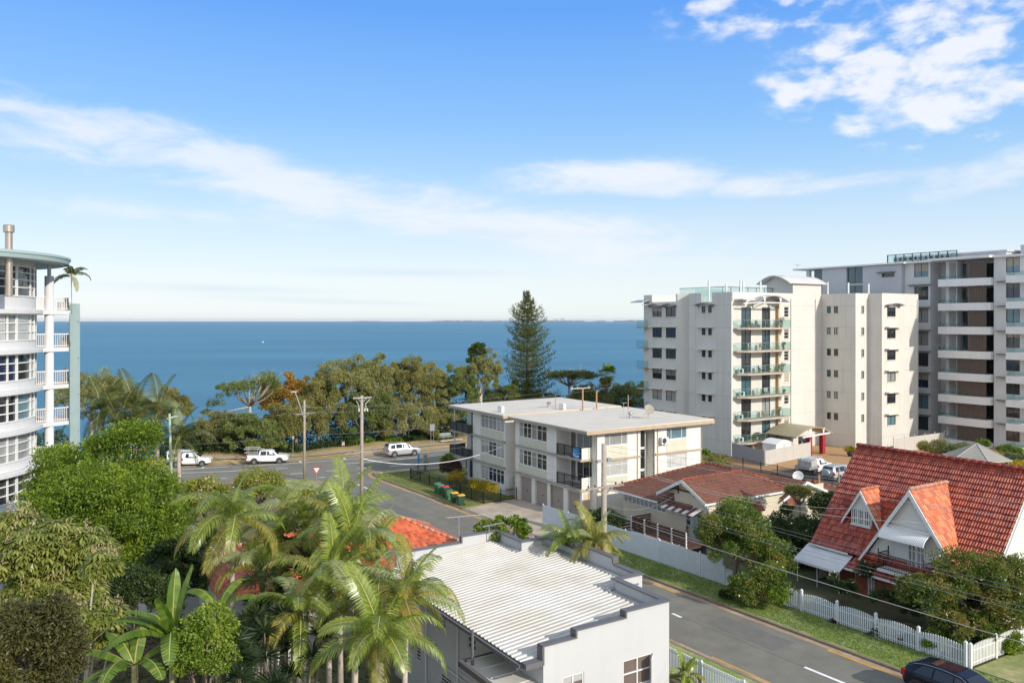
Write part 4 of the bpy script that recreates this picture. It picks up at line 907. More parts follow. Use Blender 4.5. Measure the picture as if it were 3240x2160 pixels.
r_ = thing('steel_flue', 'tall brushed steel flue with a cap rising through the disc roof', 'flue', (fx, fy, 19.5))
MB().lathe([(.24, 0), (.24, 4.6)], n=16).build('pipe', mat('brushed steel', (.45, .38, .32), .35, metal=.7, var=.1), r_, True); MB().lathe([(.24, 4.45), (.36, 4.5), (.36, 4.95), (.3, 5.0), (0, 5.0)], n=16).build('cap', MATS['brushed steel'], r_)
colx, coly = -36.75, 64.0
g = LB(); g.lathe([(.33, -2), (.33, 21.3), (.14, 21.32), (.14, 22.3)], (colx, coly), 20); g.build('column', M_lw, Rb, True)
g = LB(); g.box(-35.85, -35.35, 65.4, 65.95, -1, 19.15); g.build('corner_fin', M_mint, Rb); g = LB(); g.box(-37.15, -36.75, 67.6, 68.1, -1, 18.4)
for z in lz: g.box(-35.34, -35.28, 65.5, 65.8, z-.9, z+.2)
g.build('fin_bracket', M_mint, Rb)
for i, z in enumerate(lz[:6]):
    g = LB(); g.prism([(-40, 62.5), (-36.9, 62.9), (-35.75, 65.0), (-38.0, 68.6), (-41, 69)], z-.34, z-.02); g.build('balcony_slab', M_lw, Rb)
    m = LB(); q = [(-37.3, 63.2), (-36.7, 64.0), (-35.82, 65.05), (-36.9, 66.7), (-38.0, 68.4)]
    for a, b_ in zip(q, q[1:]):
        m.bar((*a, z+1.05), (*b_, z+1.05), .04); m.bar((*a, z+.12), (*b_, z+.12), .025); l = math.hypot(b_[0]-a[0], b_[1]-a[1]); n = int(l/.13)
        for k in range(n+1): x = a[0]+(b_[0]-a[0])*k/n; y = a[1]+(b_[1]-a[1])*k/n; m.bar((x, y, z), (x, y, z+1.05), .018)
    m.build('railing', mat('white pink rail', (.70, .66, .63), .5), Rb)
    g = LB(); g.box(-41, -40.9, 62.5, 68.8, z, z+2.6); g.build('balcony_glazing', G_dark, Rb)

# ================================================================ white corrugated-roofed house in the foreground
FH = bld('white_parapet_house', 'white rendered house with a white corrugated roof and grey-capped stepped parapets', 'house', 17.5, 26.7)
M_fhw = mat('bright white render', (.52, .52, .52), .85, var=.03, scale=.6, bump=.06, bscale=25, streak=.04)
def zr(t): return 4.12+(t-17.4)*.09
g = G(FH); fw = [(19.25, 20.35, 2.05, 3.25), (22.45, 24.1, 1.95, 3.2)]
facade(g, 'F', 26.7, 18.3, 25.1, -.4, 4.1, fw, .12); g.box(18.3, 19.95, 26.7, 26.92, 4.1, 4.72); g.box(19.95, 22.6, 26.7, 26.92, 4.1, 5.02); g.box(22.6, 25.1, 26.7, 26.92, 4.1, 5.28)
facade(g, 'L', 18.3, 26.7, 41.2, -2.2, 4.15, [(29.6, 30.3, 2.75, 3.65), (32.2, 33.0, 2.55, 3.65), (35.2, 35.9, 2.6, 3.7), (38.0, 38.6, .0, .75), (34.6, 35.8, -.4, .35)], .12)
g.box(24.9, 25.1, 26.92, 30.2, -.3, 5.28); g.box(25.1, 26.6, 30.2, 30.4, -.3, 5.28); g.box(26.4, 26.6, 30.4, 32.2, -.3, 5.28); g.box(26.4, 26.6, 32.2, 35.5, -.3, 5.62); g.box(26.4, 26.6, 35.5, 38.2, -.3, 5.28)
g.box(24.9, 26.6, 38.2, 38.4, -.3, 5.28); g.box(24.7, 24.9, 38.2, 41.0, -.3, 5.28); g.box(22.4, 24.9, 41.0, 41.2, -.3, 5.28); g.box(18.3, 22.4, 41.0, 41.2, -.3, 4.93)
g.prism([(18.6, 27), (24.8, 27), (24.8, 40.9), (18.6, 40.9)], -.5, 3.9); g.box(24.8, 26.3, 30.5, 38.1, -.5, 3.9)
g.build('wall', M_fhw, FH)
# capping along every parapet top
g = G(FH); cz = .06
def cap(x0, x1, y0, y1, z): g.box(x0, x1, y0, y1, z, z+cz)
cap(18.22, 19.95, 26.62, 27.0, 4.722); cap(19.87, 22.6, 26.62, 27.0, 5.022); cap(22.52, 25.18, 26.62, 27.0, 5.282)
g.box(18.2, 18.3, 26.615, 27.0, 4.0, 4.73); g.box(19.86, 19.95, 26.615, 27.005, 4.8, 5.03); g.box(22.51, 22.6, 26.615, 27.005, 5.1, 5.29)
cap(24.82, 25.18, 27.0, 30.12, 5.283); cap(24.82, 26.68, 30.12, 30.48, 5.284); cap(26.32, 26.68, 30.48, 32.12, 5.283); cap(26.32, 26.68, 32.12, 35.58, 5.622); cap(26.32, 26.68, 35.58, 38.12, 5.283)
g.box(26.325, 26.675, 32.1, 32.2, 5.36, 5.63); g.box(26.325, 26.675, 35.5, 35.6, 5.36, 5.63)
cap(24.62, 26.68, 38.12, 38.48, 5.284); cap(24.62, 24.98, 38.48, 40.92, 5.283); cap(22.32, 24.98, 40.92, 41.28, 5.284); cap(17.5, 22.4, 40.92, 41.28, 4.932); g.box(22.315, 22.4, 40.925, 41.275, 5.0, 5.29)
g.box(17.42, 18.25, 26.62, 27.0, 3.98, 4.2); g.build('parapet_capping', M_gutterg, FH)
# corrugated sheet: real ribs running up the slope
g = G(FH)
def ribs(t0, t1, s0, s1, dz=0.):
    n = int(round((s1-s0)/.315)); 
    for k in range(n):
        y = s0+(s1-s0)*k/n; w_ = (s1-s0)/n; pr = [(0, 0), (.46, 0), (.56, .055), (.88, .055), (.98, 0), (1, 0)]
        for (a, ha), (b_, hb) in zip(pr, pr[1:]):
            g.poly([(t0, y+a*w_, zr(t0)+ha+dz), (t1, y+a*w_, zr(t1)+ha+dz), (t1, y+b_*w_, zr(t1)+hb+dz), (t0, y+b_*w_, zr(t0)+hb+dz)][::-1])
        g.poly([(t0, y+.46*w_, zr(t0)+dz), (t0, y+.56*w_, zr(t0)+.055+dz), (t0, y+.88*w_, zr(t0)+.055+dz), (t0, y+.98*w_, zr(t0)+dz)])
        
ribs(17.45, 24.55, 26.95, 30.4); ribs(17.45, 26.05, 30.4, 38.2); ribs(17.45, 24.35, 38.2, 40.95)
g.build('corrugated_roof', mat('white corrugated sheet', (.535, .52, .49), .42, var=.08, scale=.8, spec=.4, col2=(.45, .42, .36), c2s=.35), FH)
g = G(FH)
def fl_(x0, x1, y0, y1, z0, z1): g.prism([(x0, y0), (x1, y0), (x1, y1), (x0, y1)], z0, z1)
for a in ((24.5, 24.89, 26.93, 30.19), (26.0, 26.39, 30.41, 38.19), (24.3, 24.69, 38.41, 40.99)): fl_(*a, zr(a[0])+.0, zr(a[0])+.08)
fl_(24.5, 26.39, 30.2, 30.5, zr(25)+.0, zr(25)+.1); g.build('box_gutter', M_galv, FH)
g = G(FH); g.box(17.3, 17.44, 26.95, 41.2, 3.95, 4.09); g.box(17.45, 18.29, 26.95, 41.2, 3.96, 3.99); g.build('eave_gutter', M_gutterg, FH)
for h in fw: win(FH, 'F', 26.7, h, (.5,), (.5,), M_frame, mat('taupe curtain glass', (.16, .125, .11), .2), .12, .06)
m = G(FH)
for a, dx in ((24.1, -.12),): m.prism([(24.1, 26.66), (24.15, 26.70), (23.72, 26.25), (23.68, 26.29)], 1.97, 3.18)
m.build('open_casement', M_frame, FH)
for i, h in enumerate([(29.6, 30.3, 2.75, 3.65), (32.2, 33.0, 2.55, 3.65), (35.2, 35.9, 2.6, 3.7), (38.0, 38.6, .0, .75), (34.6, 35.8, -.4, .35)]): win(FH, 'L', 18.3, h, (), (.25, .5, .75), M_frame, G_dark, .12, .045)
g = G(FH)                                           # lean-to roof beside the left wall
for k in range(8): y = 22.5+k; g.prism([(16.75, y+.01), (18.28, y+.01), (18.28, y+.99), (16.75, y+.99)], lambda x, y_: 3.0+.05*(x-16.7), lambda x, y_: 3.06+.05*(x-16.7)); g.box(16.9, 18.25, y+.94, y+1.0, 3.1, 3.15)
g.build('annex_roof', M_metalw, FH); g = G(FH); g.box(16.55, 16.73, 22.3, 30.6, 2.9, 3.14); g.box(16.55, 18.28, 30.5, 30.66, 2.9, 3.15); g.build('annex_gutter', M_gutterg, FH)
g = G(FH); g.box(16.9, 17.05, 22.3, 30.3, -2, 2.9); g.box(17.0, 18.2, 30.2, 30.35, -2, 2.95); g.build('annex_wall', M_fhw, FH)
g = G(FH); g.bar((16.95, 30.1, 2.9), (16.95, 30.1, 4.55), .07, 10); g.build('vent_pipe', M_gutterg, FH)
g = G(FH)
for s in (28.5, 33.8, 37.2): g.bar((18.22, s, -2), (18.22, s, 3.95), .05, 8)
g.bar((18.2, 30.9, .9), (18.2, 41, .9), .03, 6); g.bar((18.2, 31, 1.15), (18.2, 33.6, 1.15), .02, 6); g.build('wall_pipe', M_frame, FH)
antenna(W(22.25, 41.1, 5.0), .35, 1.45, 'white yagi antenna on the stepped back parapet corner of the white house', 9, 2.4)
antenna(W(24.1, 40.8, 4.8), .7, .95, 'lower tilted antenna over the far corner of the corrugated roof', 9, 1.6)

# ---------------------------------------------------------------- tiled roof helpers
def tile3(mb, pts, ud, th=.33, lip=.035, mi=0):
    pts = [Vector(p) for p in pts]; ud = Vector(ud).normalized(); n = None
    for i in range(1, len(pts)-1):
        n = (pts[i]-pts[0]).cross(pts[i+1]-pts[0])
        if n.length > 1e-3: break
    n.normalize()
    if n.z < 0: n = -n
    vd = n.cross(ud); vd = vd if vd.z > 0 else -vd
    org = min(pts, key=lambda p: p.z); poly = [((p-org).dot(ud), (p-org).dot(vd)) for p in pts]
    return tiles(mb, org, ud, vd, poly, th, lip, mi)
def caps(mb, a, b, r=.11, step=.42):
    a, b = Vector(a), Vector(b); d = b-a; n = max(1, int(d.length/step)); u = d/n
    for k in range(n): p = a+u*k; mb.tube([p+Vector((0, 0, .02)), p+u*.5+Vector((0, 0, .045)), p+u*1.04+Vector((0, 0, .03))], [r*1.12, r, r*.95], 7)
def hip(root, t0, t1, s0, s1, ze, rise, m, capm, name='roof', th=.33, gable=(), over=0.):
    g = G(root); lt, ls = t1-t0, s1-s0; k = G(root)
    if lt >= ls:
        h = ls/2; a, b = (t0+h if 'a' not in gable else t0), (t1-h if 'b' not in gable else t1); c = s0+h; zt = ze+rise
        tile3(g, [(t0, s0, ze), (t1, s0, ze), (b, c, zt), (a, c, zt)], (1, 0, 0), th); tile3(g, [(t0, s1, ze), (t1, s1, ze), (b, c, zt), (a, c, zt)], (1, 0, 0), th)
        if 'a' not in gable: tile3(g, [(t0, s0, ze), (t0, s1, ze), (a, c, zt)], (0, 1, 0), th); caps(k, (t0, s0, ze), (a, c, zt)); caps(k, (t0, s1, ze), (a, c, zt))
        if 'b' not in gable: tile3(g, [(t1, s0, ze), (t1, s1, ze), (b, c, zt)], (0, 1, 0), th); caps(k, (t1, s0, ze), (b, c, zt)); caps(k, (t1, s1, ze), (b, c, zt))
        caps(k, (a, c, zt), (b, c, zt))
    else:
        h = lt/2; a, b = (s0+h if 'a' not in gable else s0), (s1-h if 'b' not in gable else s1); c = t0+h; zt = ze+rise
        tile3(g, [(t0, s0, ze), (t0, s1, ze), (c, b, zt), (c, a, zt)], (0, 1, 0), th); tile3(g, [(t1, s0, ze), (t1, s1, ze), (c, b, zt), (c, a, zt)], (0, 1, 0), th)
        if 'a' not in gable: tile3(g, [(t0, s0, ze), (t1, s0, ze), (c, a, zt)], (1, 0, 0), th); caps(k, (t0, s0, ze), (c, a, zt)); caps(k, (t1, s0, ze), (c, a, zt))
        if 'b' not in gable: tile3(g, [(t0, s1, ze), (t1, s1, ze), (c, b, zt)], (1, 0, 0), th); caps(k, (t0, s1, ze), (c, b, zt)); caps(k, (t1, s1, ze), (c, b, zt))
        caps(k, (c, a, zt), (c, b, zt))
    o = g.build(name, m, root); k.build('ridge_tiles', capm, o, True); return o
T_or = tilemat('orange terracotta', [(.42, .075, .028), (.62, .13, .05), (.72, .20, .09), (.50, .09, .035)], .22, .34, .5, .55, .3, (.35, .17, .10))
T_br = tilemat('weathered brown tiles', [(.17, .068, .043), (.235, .098, .062), (.20, .08, .05)], .24, .33, .75, .8, .75, (.095, .045, .033))
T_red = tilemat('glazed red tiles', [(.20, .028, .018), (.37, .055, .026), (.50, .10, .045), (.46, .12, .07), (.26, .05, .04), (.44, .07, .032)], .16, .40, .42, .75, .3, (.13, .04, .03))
T_gab = tilemat('sun-tinted gable tiles', [(.50, .12, .06), (.66, .19, .08), (.72, .29, .14), (.42, .13, .09), (.62, .16, .07)], .22, .36, .38, .45, .3, (.30, .13, .10))  # brighter copy of the red tiles, with sunlight put into the colours
C_red = mat('red ridge cap', (.30, .045, .025), .45, var=.4, scale=2.5, col2=(.16, .03, .02), c2s=2)
C_or = mat('orange ridge cap', (.50, .15, .08), .7, var=.35, scale=2.5, col2=(.42, .30, .22), c2s=1.2)
C_br = mat('brown ridge cap', (.22, .065, .04), .8, var=.3, scale=2)
M_wood = mat('white weatherboard', (.66, .65, .61), .7, var=.06, scale=1, streak=.12)
M_housec = mat('cream house wall', (.62, .55, .42), .8, var=.06, scale=.8, streak=.08)
# ================================================================ low orange-tiled house behind the palms
OH = bld('orange_tiled_house', 'low house with an orange hipped tile roof half hidden behind the palm clump', 'house', 10.5, 46.4)
hip(OH, 10.0, 27.0, 45.6, 54.6, 2.45, 2.1, T_or, C_or)
g = G(OH); g.box(10.5, 26.5, 46.1, 54.1, -2.3, 2.4); g.build('wall', M_fhw, OH)
hip(OH, 9.2, 12.5, 41.6, 46.0, .9, .8, T_br, C_br, name='porch_roof'); g = G(OH)
for x, y in ((9.5, 41.8), (12.2, 41.8), (9.5, 45.5)): g.bar((x, y, -2.4), (x, y, .9), .07)
g.box(9.4, 12.2, 41.75, 41.85, -1.4, -1.3); g.box(9.4, 12.2, 41.75, 41.85, -.55, -.45); g.build('porch_frame', M_frame, OH)
g = G(OH); g.box(25.6, 26.6, 44.9, 45.2, 1.9, 2.2); g.build('downpipe_head', M_frame, OH)
# white skillion roof seen left of the tall palm
WS = bld('white_shed_roof', 'small building with a white metal roof glimpsed left of the tallest palm', 'shed', 10, 56)
g = G(WS); g.prism([(7.5, 56.5), (12.5, 56.5), (12.5, 61), (7.5, 61)], lambda x, y: 2.9+.04*(x-8), lambda x, y: 3.0+.04*(x-8)); g.build('roof', ribbed('white rib sheet', (.66, .68, .70), .2, 0, .4, .5), WS); g = G(WS); g.box(7.8, 12.2, 56.8, 60.7, -2.5, 2.85); g.build('wall', M_fhw, WS)

# ================================================================ cream cottage with weathered tiles
CT = bld('cream_cottage', 'cream weatherboard cottage with a weathered brown tile roof and a brown timber deck', 'house', 44, 46)
g = G(CT)
tile3(g, [(43.35, 44.0, 3.62), (43.35, 53.4, 3.62), (51, 49.8, 5.5), (51, 46.7, 5.5)], (0, 1, 0)); tile3(g, [(43.35, 53.4, 3.62), (58.6, 53.4, 3.62), (51, 49.8, 5.5)], (1, 0, 0))
tile3(g, [(58.6, 44, 3.62), (58.6, 53.4, 3.62), (51, 49.8, 5.5), (51, 46.7, 5.5)], (0, 1, 0)); tile3(g, [(43.35, 44, 3.62), (58.6, 44, 3.62), (51, 46.7, 5.5)], (1, 0, 0)); o = g.build('main_roof', T_br, CT)
k = G(CT); caps(k, (51, 46.7, 5.5), (51, 49.8, 5.5)); caps(k, (43.35, 53.4, 3.62), (51, 49.8, 5.5)); k.build('ridge_tiles', C_br, o, True)
g = G(CT); a = 44.85
tile3(g, [(43.4, 42.3, 4.4), (52.6, 42.3, 4.4), (50.0, a, 5.72), (43.4, a, 5.72)], (1, 0, 0)); tile3(g, [(43.4, 47.4, 4.4), (52.6, 47.4, 4.4), (50.0, a, 5.72), (43.4, a, 5.72)], (1, 0, 0)); tile3(g, [(52.6, 42.3, 4.4), (52.6, 47.4, 4.4), (50, a, 5.72)], (0, 1, 0)); o = g.build('front_gable_roof', T_br, CT)
k = G(CT); caps(k, (43.4, a, 5.72), (50, a, 5.72)); caps(k, (52.6, 42.3, 4.4), (50, a, 5.72)); k.build('ridge_tiles', C_br, o, True)
g = G(CT)
for s1, z1 in ((42.1, 4.30), (47.6, 4.30)):
    g.add([(43.36, a, 5.74), (43.36, s1, z1), (43.36, s1, z1-.24), (43.36, a, 5.46), (43.42, a, 5.74), (43.42, s1, z1), (43.42, s1, z1-.24), (43.42, a, 5.46)], [(0, 1, 2, 3), (4, 5, 6, 7), (0, 1, 5, 4), (3, 2, 6, 7), (1, 2, 6, 5)])
g.box(43.2, 52.6, 42.2, 42.29, 4.24, 4.38); g.box(43.22, 43.34, 47.4, 53.5, 3.48, 3.6); g.build('barge_board', M_frame, CT)
g = G(CT); g.box(43.9, 43.97, 43.1, 46.6, 4.74, 4.84)
for y in (44.0, 45.7): g.box(43.9, 43.96, y, y+.08, 4.5, 5.2)
g.build('gable_trim', mat('dark brown trim', (.05, .03, .022), .7), CT)
g = G(CT)
facade(g, 'L', 44.0, 42.6, 46.2, .3, 4.4, [(43.3, 45.0, 1.35, 3.3)], .1); g.poly([(44, 42.6, 4.4), (44, 46.9, 4.4), (44, a, 5.62)])
facade(g, 'L', 44.0, 46.2, 52.3, .1, 3.7, [(47.2, 52.2, 2.62, 3.55)], .1)
facade(g, 'F', 42.6, 44.0, 57.2, .4, 4.4, [(48.3, 49.3, 2.6, 3.6), (52.6, 53.6, 2.6, 3.6)], .1); g.box(44.3, 57, 43, 52.2, .2, 3.5); g.poly([(57.2, 42.6, .4), (57.2, 52.3, .4), (57.2, 52.3, 3.7), (57.2, 42.6, 3.7)]); g.box(44.2, 52, 43, 46.3, 3.4, 4.3)
g.poly([(44, 52.3, .1), (57.2, 52.3, .1), (57.2, 52.3, 3.6), (44, 52.3, 3.6)]); g.build('wall', M_housec, CT)
for i in range(5): win(CT, 'L', 44.0, (47.2+i, 48.2+i, 2.62, 3.55), (.5,), (.5,), M_frame, G_cur, .1, .06)
for h in ((48.3, 49.3, 2.6, 3.6), (52.6, 53.6, 2.6, 3.6)): win(CT, 'F', 42.6, h, (.5,), (), M_frame, G_dark, .1, .05)
win(CT, 'L', 44.0, (43.3, 43.85, 2.2, 3.3), (), (.5,), M_frame, G_blue, .1, .05); win(CT, 'L', 44.0, (44.45, 45.0, 2.2, 3.3), (), (.5,), M_frame, G_blue, .1, .05)
m = G(CT); m.box(44.03, 44.08, 43.87, 44.43, 1.35, 3.3); m.build('door', mat('pale blue door', (.36, .44, .52), .6), CT)
g = G(CT)
for t in (48.1, 52.4):
    g = G(CT); g.prism([(t-.15, 42.0), (t+1.35, 42.0), (t+1.35, 42.58), (t-.15, 42.58)], lambda x, y: 3.2+.9*(y-42), lambda x, y: 3.26+.9*(y-42)); g.poly([(t-.15, 42.0, 3.2), (t-.15, 42.58, 3.72), (t-.15, 42.58, 3.1)]); g.poly([(t+1.35, 42.0, 3.2), (t+1.35, 42.58, 3.72), (t+1.35, 42.58, 3.1)])
    g.build('window_awning', C_br, CT)
g = G(CT)
for i in range(9): y = 43.2+i*.38; g.prism([(42.9, y), (43.97, y), (43.97, y+.38), (42.9, y+.38)], lambda x, y_: 3.35+.34*(x-42.9), lambda x, y_: 3.38+.34*(x-42.9), i % 2)
g.build('striped_awning', [M_frame, mat('brown awning stripe', (.16, .06, .05), .7)], CT)
g = G(CT); tile3(g, [(51.8, 42.2, 3.8), (51.8, 50, 3.8), (54.6, 50, 4.85), (54.6, 42.2, 4.85)], (0, 1, 0)); tile3(g, [(57.6, 42.2, 3.7), (57.6, 50, 3.7), (54.6, 50, 4.85), (54.6, 42.2, 4.85)], (0, 1, 0)); g.build('side_gable_roof', T_br, CT)
g = G(CT)
for t1, z1 in ((51.7, 3.74), (57.8, 3.62)): g.add([(54.6, 42.12, 4.88), (t1, 42.12, z1), (t1, 42.12, z1-.2), (54.6, 42.12, 4.64), (54.6, 42.18, 4.88), (t1, 42.18, z1), (t1, 42.18, z1-.2), (54.6, 42.18, 4.64)], [(0, 1, 2, 3), (4, 5, 6, 7), (0, 1, 5, 4), (3, 2, 6, 7)])
g.build('barge_board', M_frame, CT); g = G(CT); g.poly([(51.9, 42.58, 3.7), (57.3, 42.58, 3.6), (54.6, 42.58, 4.75)]); g.build('gable_infill', M_housec, CT)
hip(CT, 57.6, 62.6, 43.2, 48.4, 2.75, .95, T_br, C_br, name='rear_roof'); g = G(CT); g.box(58, 62.2, 43.6, 48, .2, 2.7); g.build('rear_wall', M_housec, CT)
# deck, rails and stairs
M_deck = mat('dark timber', (.085, .045, .032), .7, var=.35, scale=3)
g = G(CT); g.box(41.9, 43.98, 42.7, 48.8, 1.12, 1.24); g.build('deck', M_deck, CT); g = G(CT); g.box(41.84, 41.895, 42.6, 48.9, 1.0, 1.26)
for y in (42.8, 44.8, 46.8, 48.7): g.box(41.9, 42.0, y, y+.1, .3, 1.12)
g.build('deck_edge', M_frame, CT)
g = G(CT)
for z in (1.42, 1.62, 1.82, 2.02, 2.2): g.box(41.86, 41.9, 42.7, 48.8, z, z+.12); g.box(41.9, 43.9, 48.8, 48.84, z, z+.12)
g.box(41.82, 41.94, 42.7, 48.8, 2.34, 2.38)
for k in range(10): f = k/10; g.box(42.0, 43.2, 48.9+k*.27, 49.2+k*.27, 1.1-f*.9, 1.16-f*.9)
for z in (.35, .6, .85): g.bar((41.95, 48.9, 1.16+z), (41.95, 51.6, .2+z), .05); g.bar((43.2, 48.9, 1.16+z), (43.2, 51.6, .2+z), .05)
g.build('deck_rail', M_deck, CT)
g = G(CT)
for y in (42.7, 44.2, 45.7, 47.2, 48.75): g.box(41.8, 41.9, y, y+.09, 1.2, 2.4)
g.build('rail_post', M_frame, CT)
g = G(CT); g.box(44.01-.03, 44.0-.005, 42.8, 46, .3, 1.05); g.build('underfloor_panel', mat('grey panel', (.22, .23, .24), .7), CT)
dish(W(58.6, 46.2, 3.4), .45, -.5, R(60), 'pale solid satellite dish above the rear roof of the cream cottage', M_frame, False)
r = thing('vent_stack', 'red-brown vent stack beside the pale satellite dish', 'pipe', W(59.3, 44.6, 2.5)); MB().bar((0, 0, 0), (0, 0, 2.0), .1, 8).build('pipe', M_rust, r)
r = thing('vent_stack', 'thinner red-brown stack right of the rear cottage roof', 'pipe', W(63.4, 45.6, .3)); MB().bar((0, 0, 0), (0, 0, 4.3), .06, 8).build('pipe', M_rust, r)

# ================================================================ steep red-tiled house
SH = bld('steep_red_tiled_house', 'brick house with a steep glazed red tile roof, white gables and an iron balcony', 'house', 45, 23.2)
zE, zR_, sA, sB = 3.15, 9.12, 23.1, 34.5
g = G(SH); tile3(g, [(45, sA, zE), (45, sB, zE), (50, sB, zR_), (50, sA, zR_)], (0, 1, 0), .40, .05); tile3(g, [(55, sA, zE), (55, sB, zE), (50, sB, zR_), (50, sA, zR_)], (0, 1, 0), .36, .05)
o = g.build('main_roof', T_red, SH); k = G(SH); caps(k, (50, sA, zR_+.04), (50, sB, zR_+.04), .14, .45); k.build('ridge_tiles', C_red, o, True)
g = G(SH); ap = 27.6
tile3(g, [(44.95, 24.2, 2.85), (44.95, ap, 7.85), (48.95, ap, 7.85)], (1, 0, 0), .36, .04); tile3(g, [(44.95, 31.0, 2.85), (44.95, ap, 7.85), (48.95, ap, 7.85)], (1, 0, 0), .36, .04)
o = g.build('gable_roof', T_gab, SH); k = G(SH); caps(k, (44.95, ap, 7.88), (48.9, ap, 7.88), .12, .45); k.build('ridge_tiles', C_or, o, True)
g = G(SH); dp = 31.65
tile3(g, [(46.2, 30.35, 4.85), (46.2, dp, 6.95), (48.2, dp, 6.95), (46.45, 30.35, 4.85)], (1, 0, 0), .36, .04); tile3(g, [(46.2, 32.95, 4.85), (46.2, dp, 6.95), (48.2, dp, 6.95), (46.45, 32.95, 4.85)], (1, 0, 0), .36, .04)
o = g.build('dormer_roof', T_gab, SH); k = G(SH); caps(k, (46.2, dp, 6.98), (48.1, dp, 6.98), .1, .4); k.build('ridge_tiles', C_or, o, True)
g = G(SH)
def barge(g, t, a, za, s1, z1, w_=.24, th=.07):
    g.add([(t, a, za), (t, s1, z1), (t, s1, z1-w_), (t, a, za-w_*1.6), (t+th, a, za), (t+th, s1, z1), (t+th, s1, z1-w_), (t+th, a, za-w_*1.6)], [(0, 1, 2, 3), (4, 5, 6, 7), (0, 1, 5, 4), (3, 2, 6, 7), (1, 2, 6, 5)])
for s1 in (24.1, 31.1): barge(g, 44.86, ap, 7.86, s1, 2.72)
for s1 in (30.28, 33.02): barge(g, 46.12, dp, 6.96, s1, 4.74, .18)
g.build('barge_board', M_frame, SH)
g = G(SH); n = 22                                   # weatherboards: each lapped
for k in range(n):
    z0 = 2.75+k*.22; z1 = z0+.22
    if z0 > 7.5: break
    hw0 = 3.3*(7.75-z0)/5.0; hw1 = max(0, 3.3*(7.75-z1)/5.0)
    g.add([(45.24, ap-hw0, z0), (45.24, ap+hw0, z0), (45.27, ap+hw1, z1), (45.27, ap-hw1, z1), (45.27, ap-hw0, z0), (45.27, ap+hw0, z0)], [(0, 1, 2, 3), (4, 5, 1, 0)])
for k in range(8):
    z0 = 4.3+k*.2; z1 = z0+.2; hw0 = min(.72, 1.25*(6.85-z0)/2.05); hw1 = min(.72, 1.25*(6.85-z1)/2.05); g.add([(46.3, dp-hw0, z0), (46.3, dp+hw0, z0), (46.33, dp+hw1, z1), (46.33, dp-hw1, z1)], [(0, 1, 2, 3)])
for k in range(4): z0 = 5.9+k*.22; hw = 1.25*(6.85-z0)/2.05; g.add([(46.3, dp-hw, z0), (46.3, dp+hw, z0), (46.33, dp+max(hw-.13, 0), z0+.22), (46.33, dp-max(hw-.13, 0), z0+.22)], [(0, 1, 2, 3)])
g.box(46.34, 47.5, dp-.7, dp-.66, 4.3, 5.9); g.box(46.34, 47.5, dp+.66, dp+.7, 4.3, 5.9)
g.poly([(45.6, 23.3, -.2), (54.5, 23.3, -.2), (54.5, 23.3, 3.4), (50, 23.3, 8.9), (45.6, 23.3, 3.4)]); g.poly([(45.6, 34.3, -.2), (54.5, 34.3, -.2), (54.5, 34.3, 3.4), (50, 34.3, 8.9), (45.6, 34.3, 3.4)])
g.build('weatherboard_wall', M_wood, SH)
g = G(SH); barge(g, 49.9, 23.05, 9.0, 23.05, 9.0) if False else None
for t1 in (45.0, 55.0): g.add([(50, 22.98, 9.12), (t1, 22.98, 3.1), (t1, 22.98, 2.85), (50, 22.98, 8.7), (50, 23.05, 9.12), (t1, 23.05, 3.1), (t1, 23.05, 2.85), (50, 23.05, 8.7)], [(0, 1, 2, 3), (4, 5, 6, 7), (0, 1, 5, 4), (3, 2, 6, 7)])
g.build('end_barge', M_frame, SH)
win(SH, 'F', 23.26, (49.6, 50.8, 4.6, 5.8), (.33, .66), (.5,), M_frame, G_dark, .08, .05); win(SH, 'F', 23.26, (47.4, 48.2, 3.6, 4.8), (.5,), (.5,), M_frame, G_cur, .08, .05)
g = G(SH); g.prism([(49.4, 22.6), (51.0, 22.6), (51, 23.26), (49.4, 23.26)], lambda x, y: 5.95+.35*(y-22.6), lambda x, y: 6.03+.35*(y-22.6)); g.build('window_awning', C_br, SH)
# skirt roof, brickwork
g = G(SH); tile3(g, [(44.35, 24.0, 2.42), (44.35, 31.6, 2.42), (45.24, 31.0, 3.25), (45.24, 24.0, 3.25)], (0, 1, 0), .33, .035); tile3(g, [(44.35, 31.6, 2.42), (45.24, 31.6, 2.42), (45.24, 31.0, 3.25)], (1, 0, 0), .33, .035)
g.build('skirt_roof', T_red, SH); g = G(SH); g.box(44.26, 44.34, 24.0, 31.7, 2.3, 2.42); g.box(44.35, 45.3, 24.0, 31.6, 2.3, 2.33); g.box(44.92, 44.99, 31.7, 34.6, 3.03, 3.14); g.build('gutter', M_frame, SH)
mbk = mat('red brickwork', (.30, .085, .035), .85, var=.3, scale=6, bump=.4, bscale=14, col2=(.20, .05, .028), c2s=3)
g = G(SH); facade(g, 'L', 44.8, 24.0, 31.0, -.3, 2.3, [(29.75, 30.2, .7, 2.2), (25.4, 27.6, .8, 2.1)], .1); g.poly([(44.8, 31.0, -.3), (46.4, 31.0, -.3), (46.4, 31.0, 3.0), (44.8, 31.0, 3.0)]); facade(g, 'L', 46.4, 31.0, 34.2, -.3, 3.1, [(31.1, 32.2, .8, 2.2)], .1)
g.box(45.0, 54, 23.6, 30.9, -.3, 2.35); g.box(46.7, 54, 30.9, 34, -.3, 3.05); g.box(44.7, 44.9, 31.0, 34.4, -.3, .55); g.box(44.7, 46.4, 34.2, 34.4, -.3, .55); g.poly([(44.8, 24, -.3), (54, 24, -.3), (54, 24, 2.35), (44.8, 24, 2.35)]); g.build('brick_wall', mbk, SH)
g = G(SH); g.box(44.62, 44.98, 30.95, 34.45, .55, .63); g.box(44.7, 44.78, 25.3, 27.7, .7, .8); g.build('wall_coping', mat('tan coping', (.36, .22, .12), .8), SH)
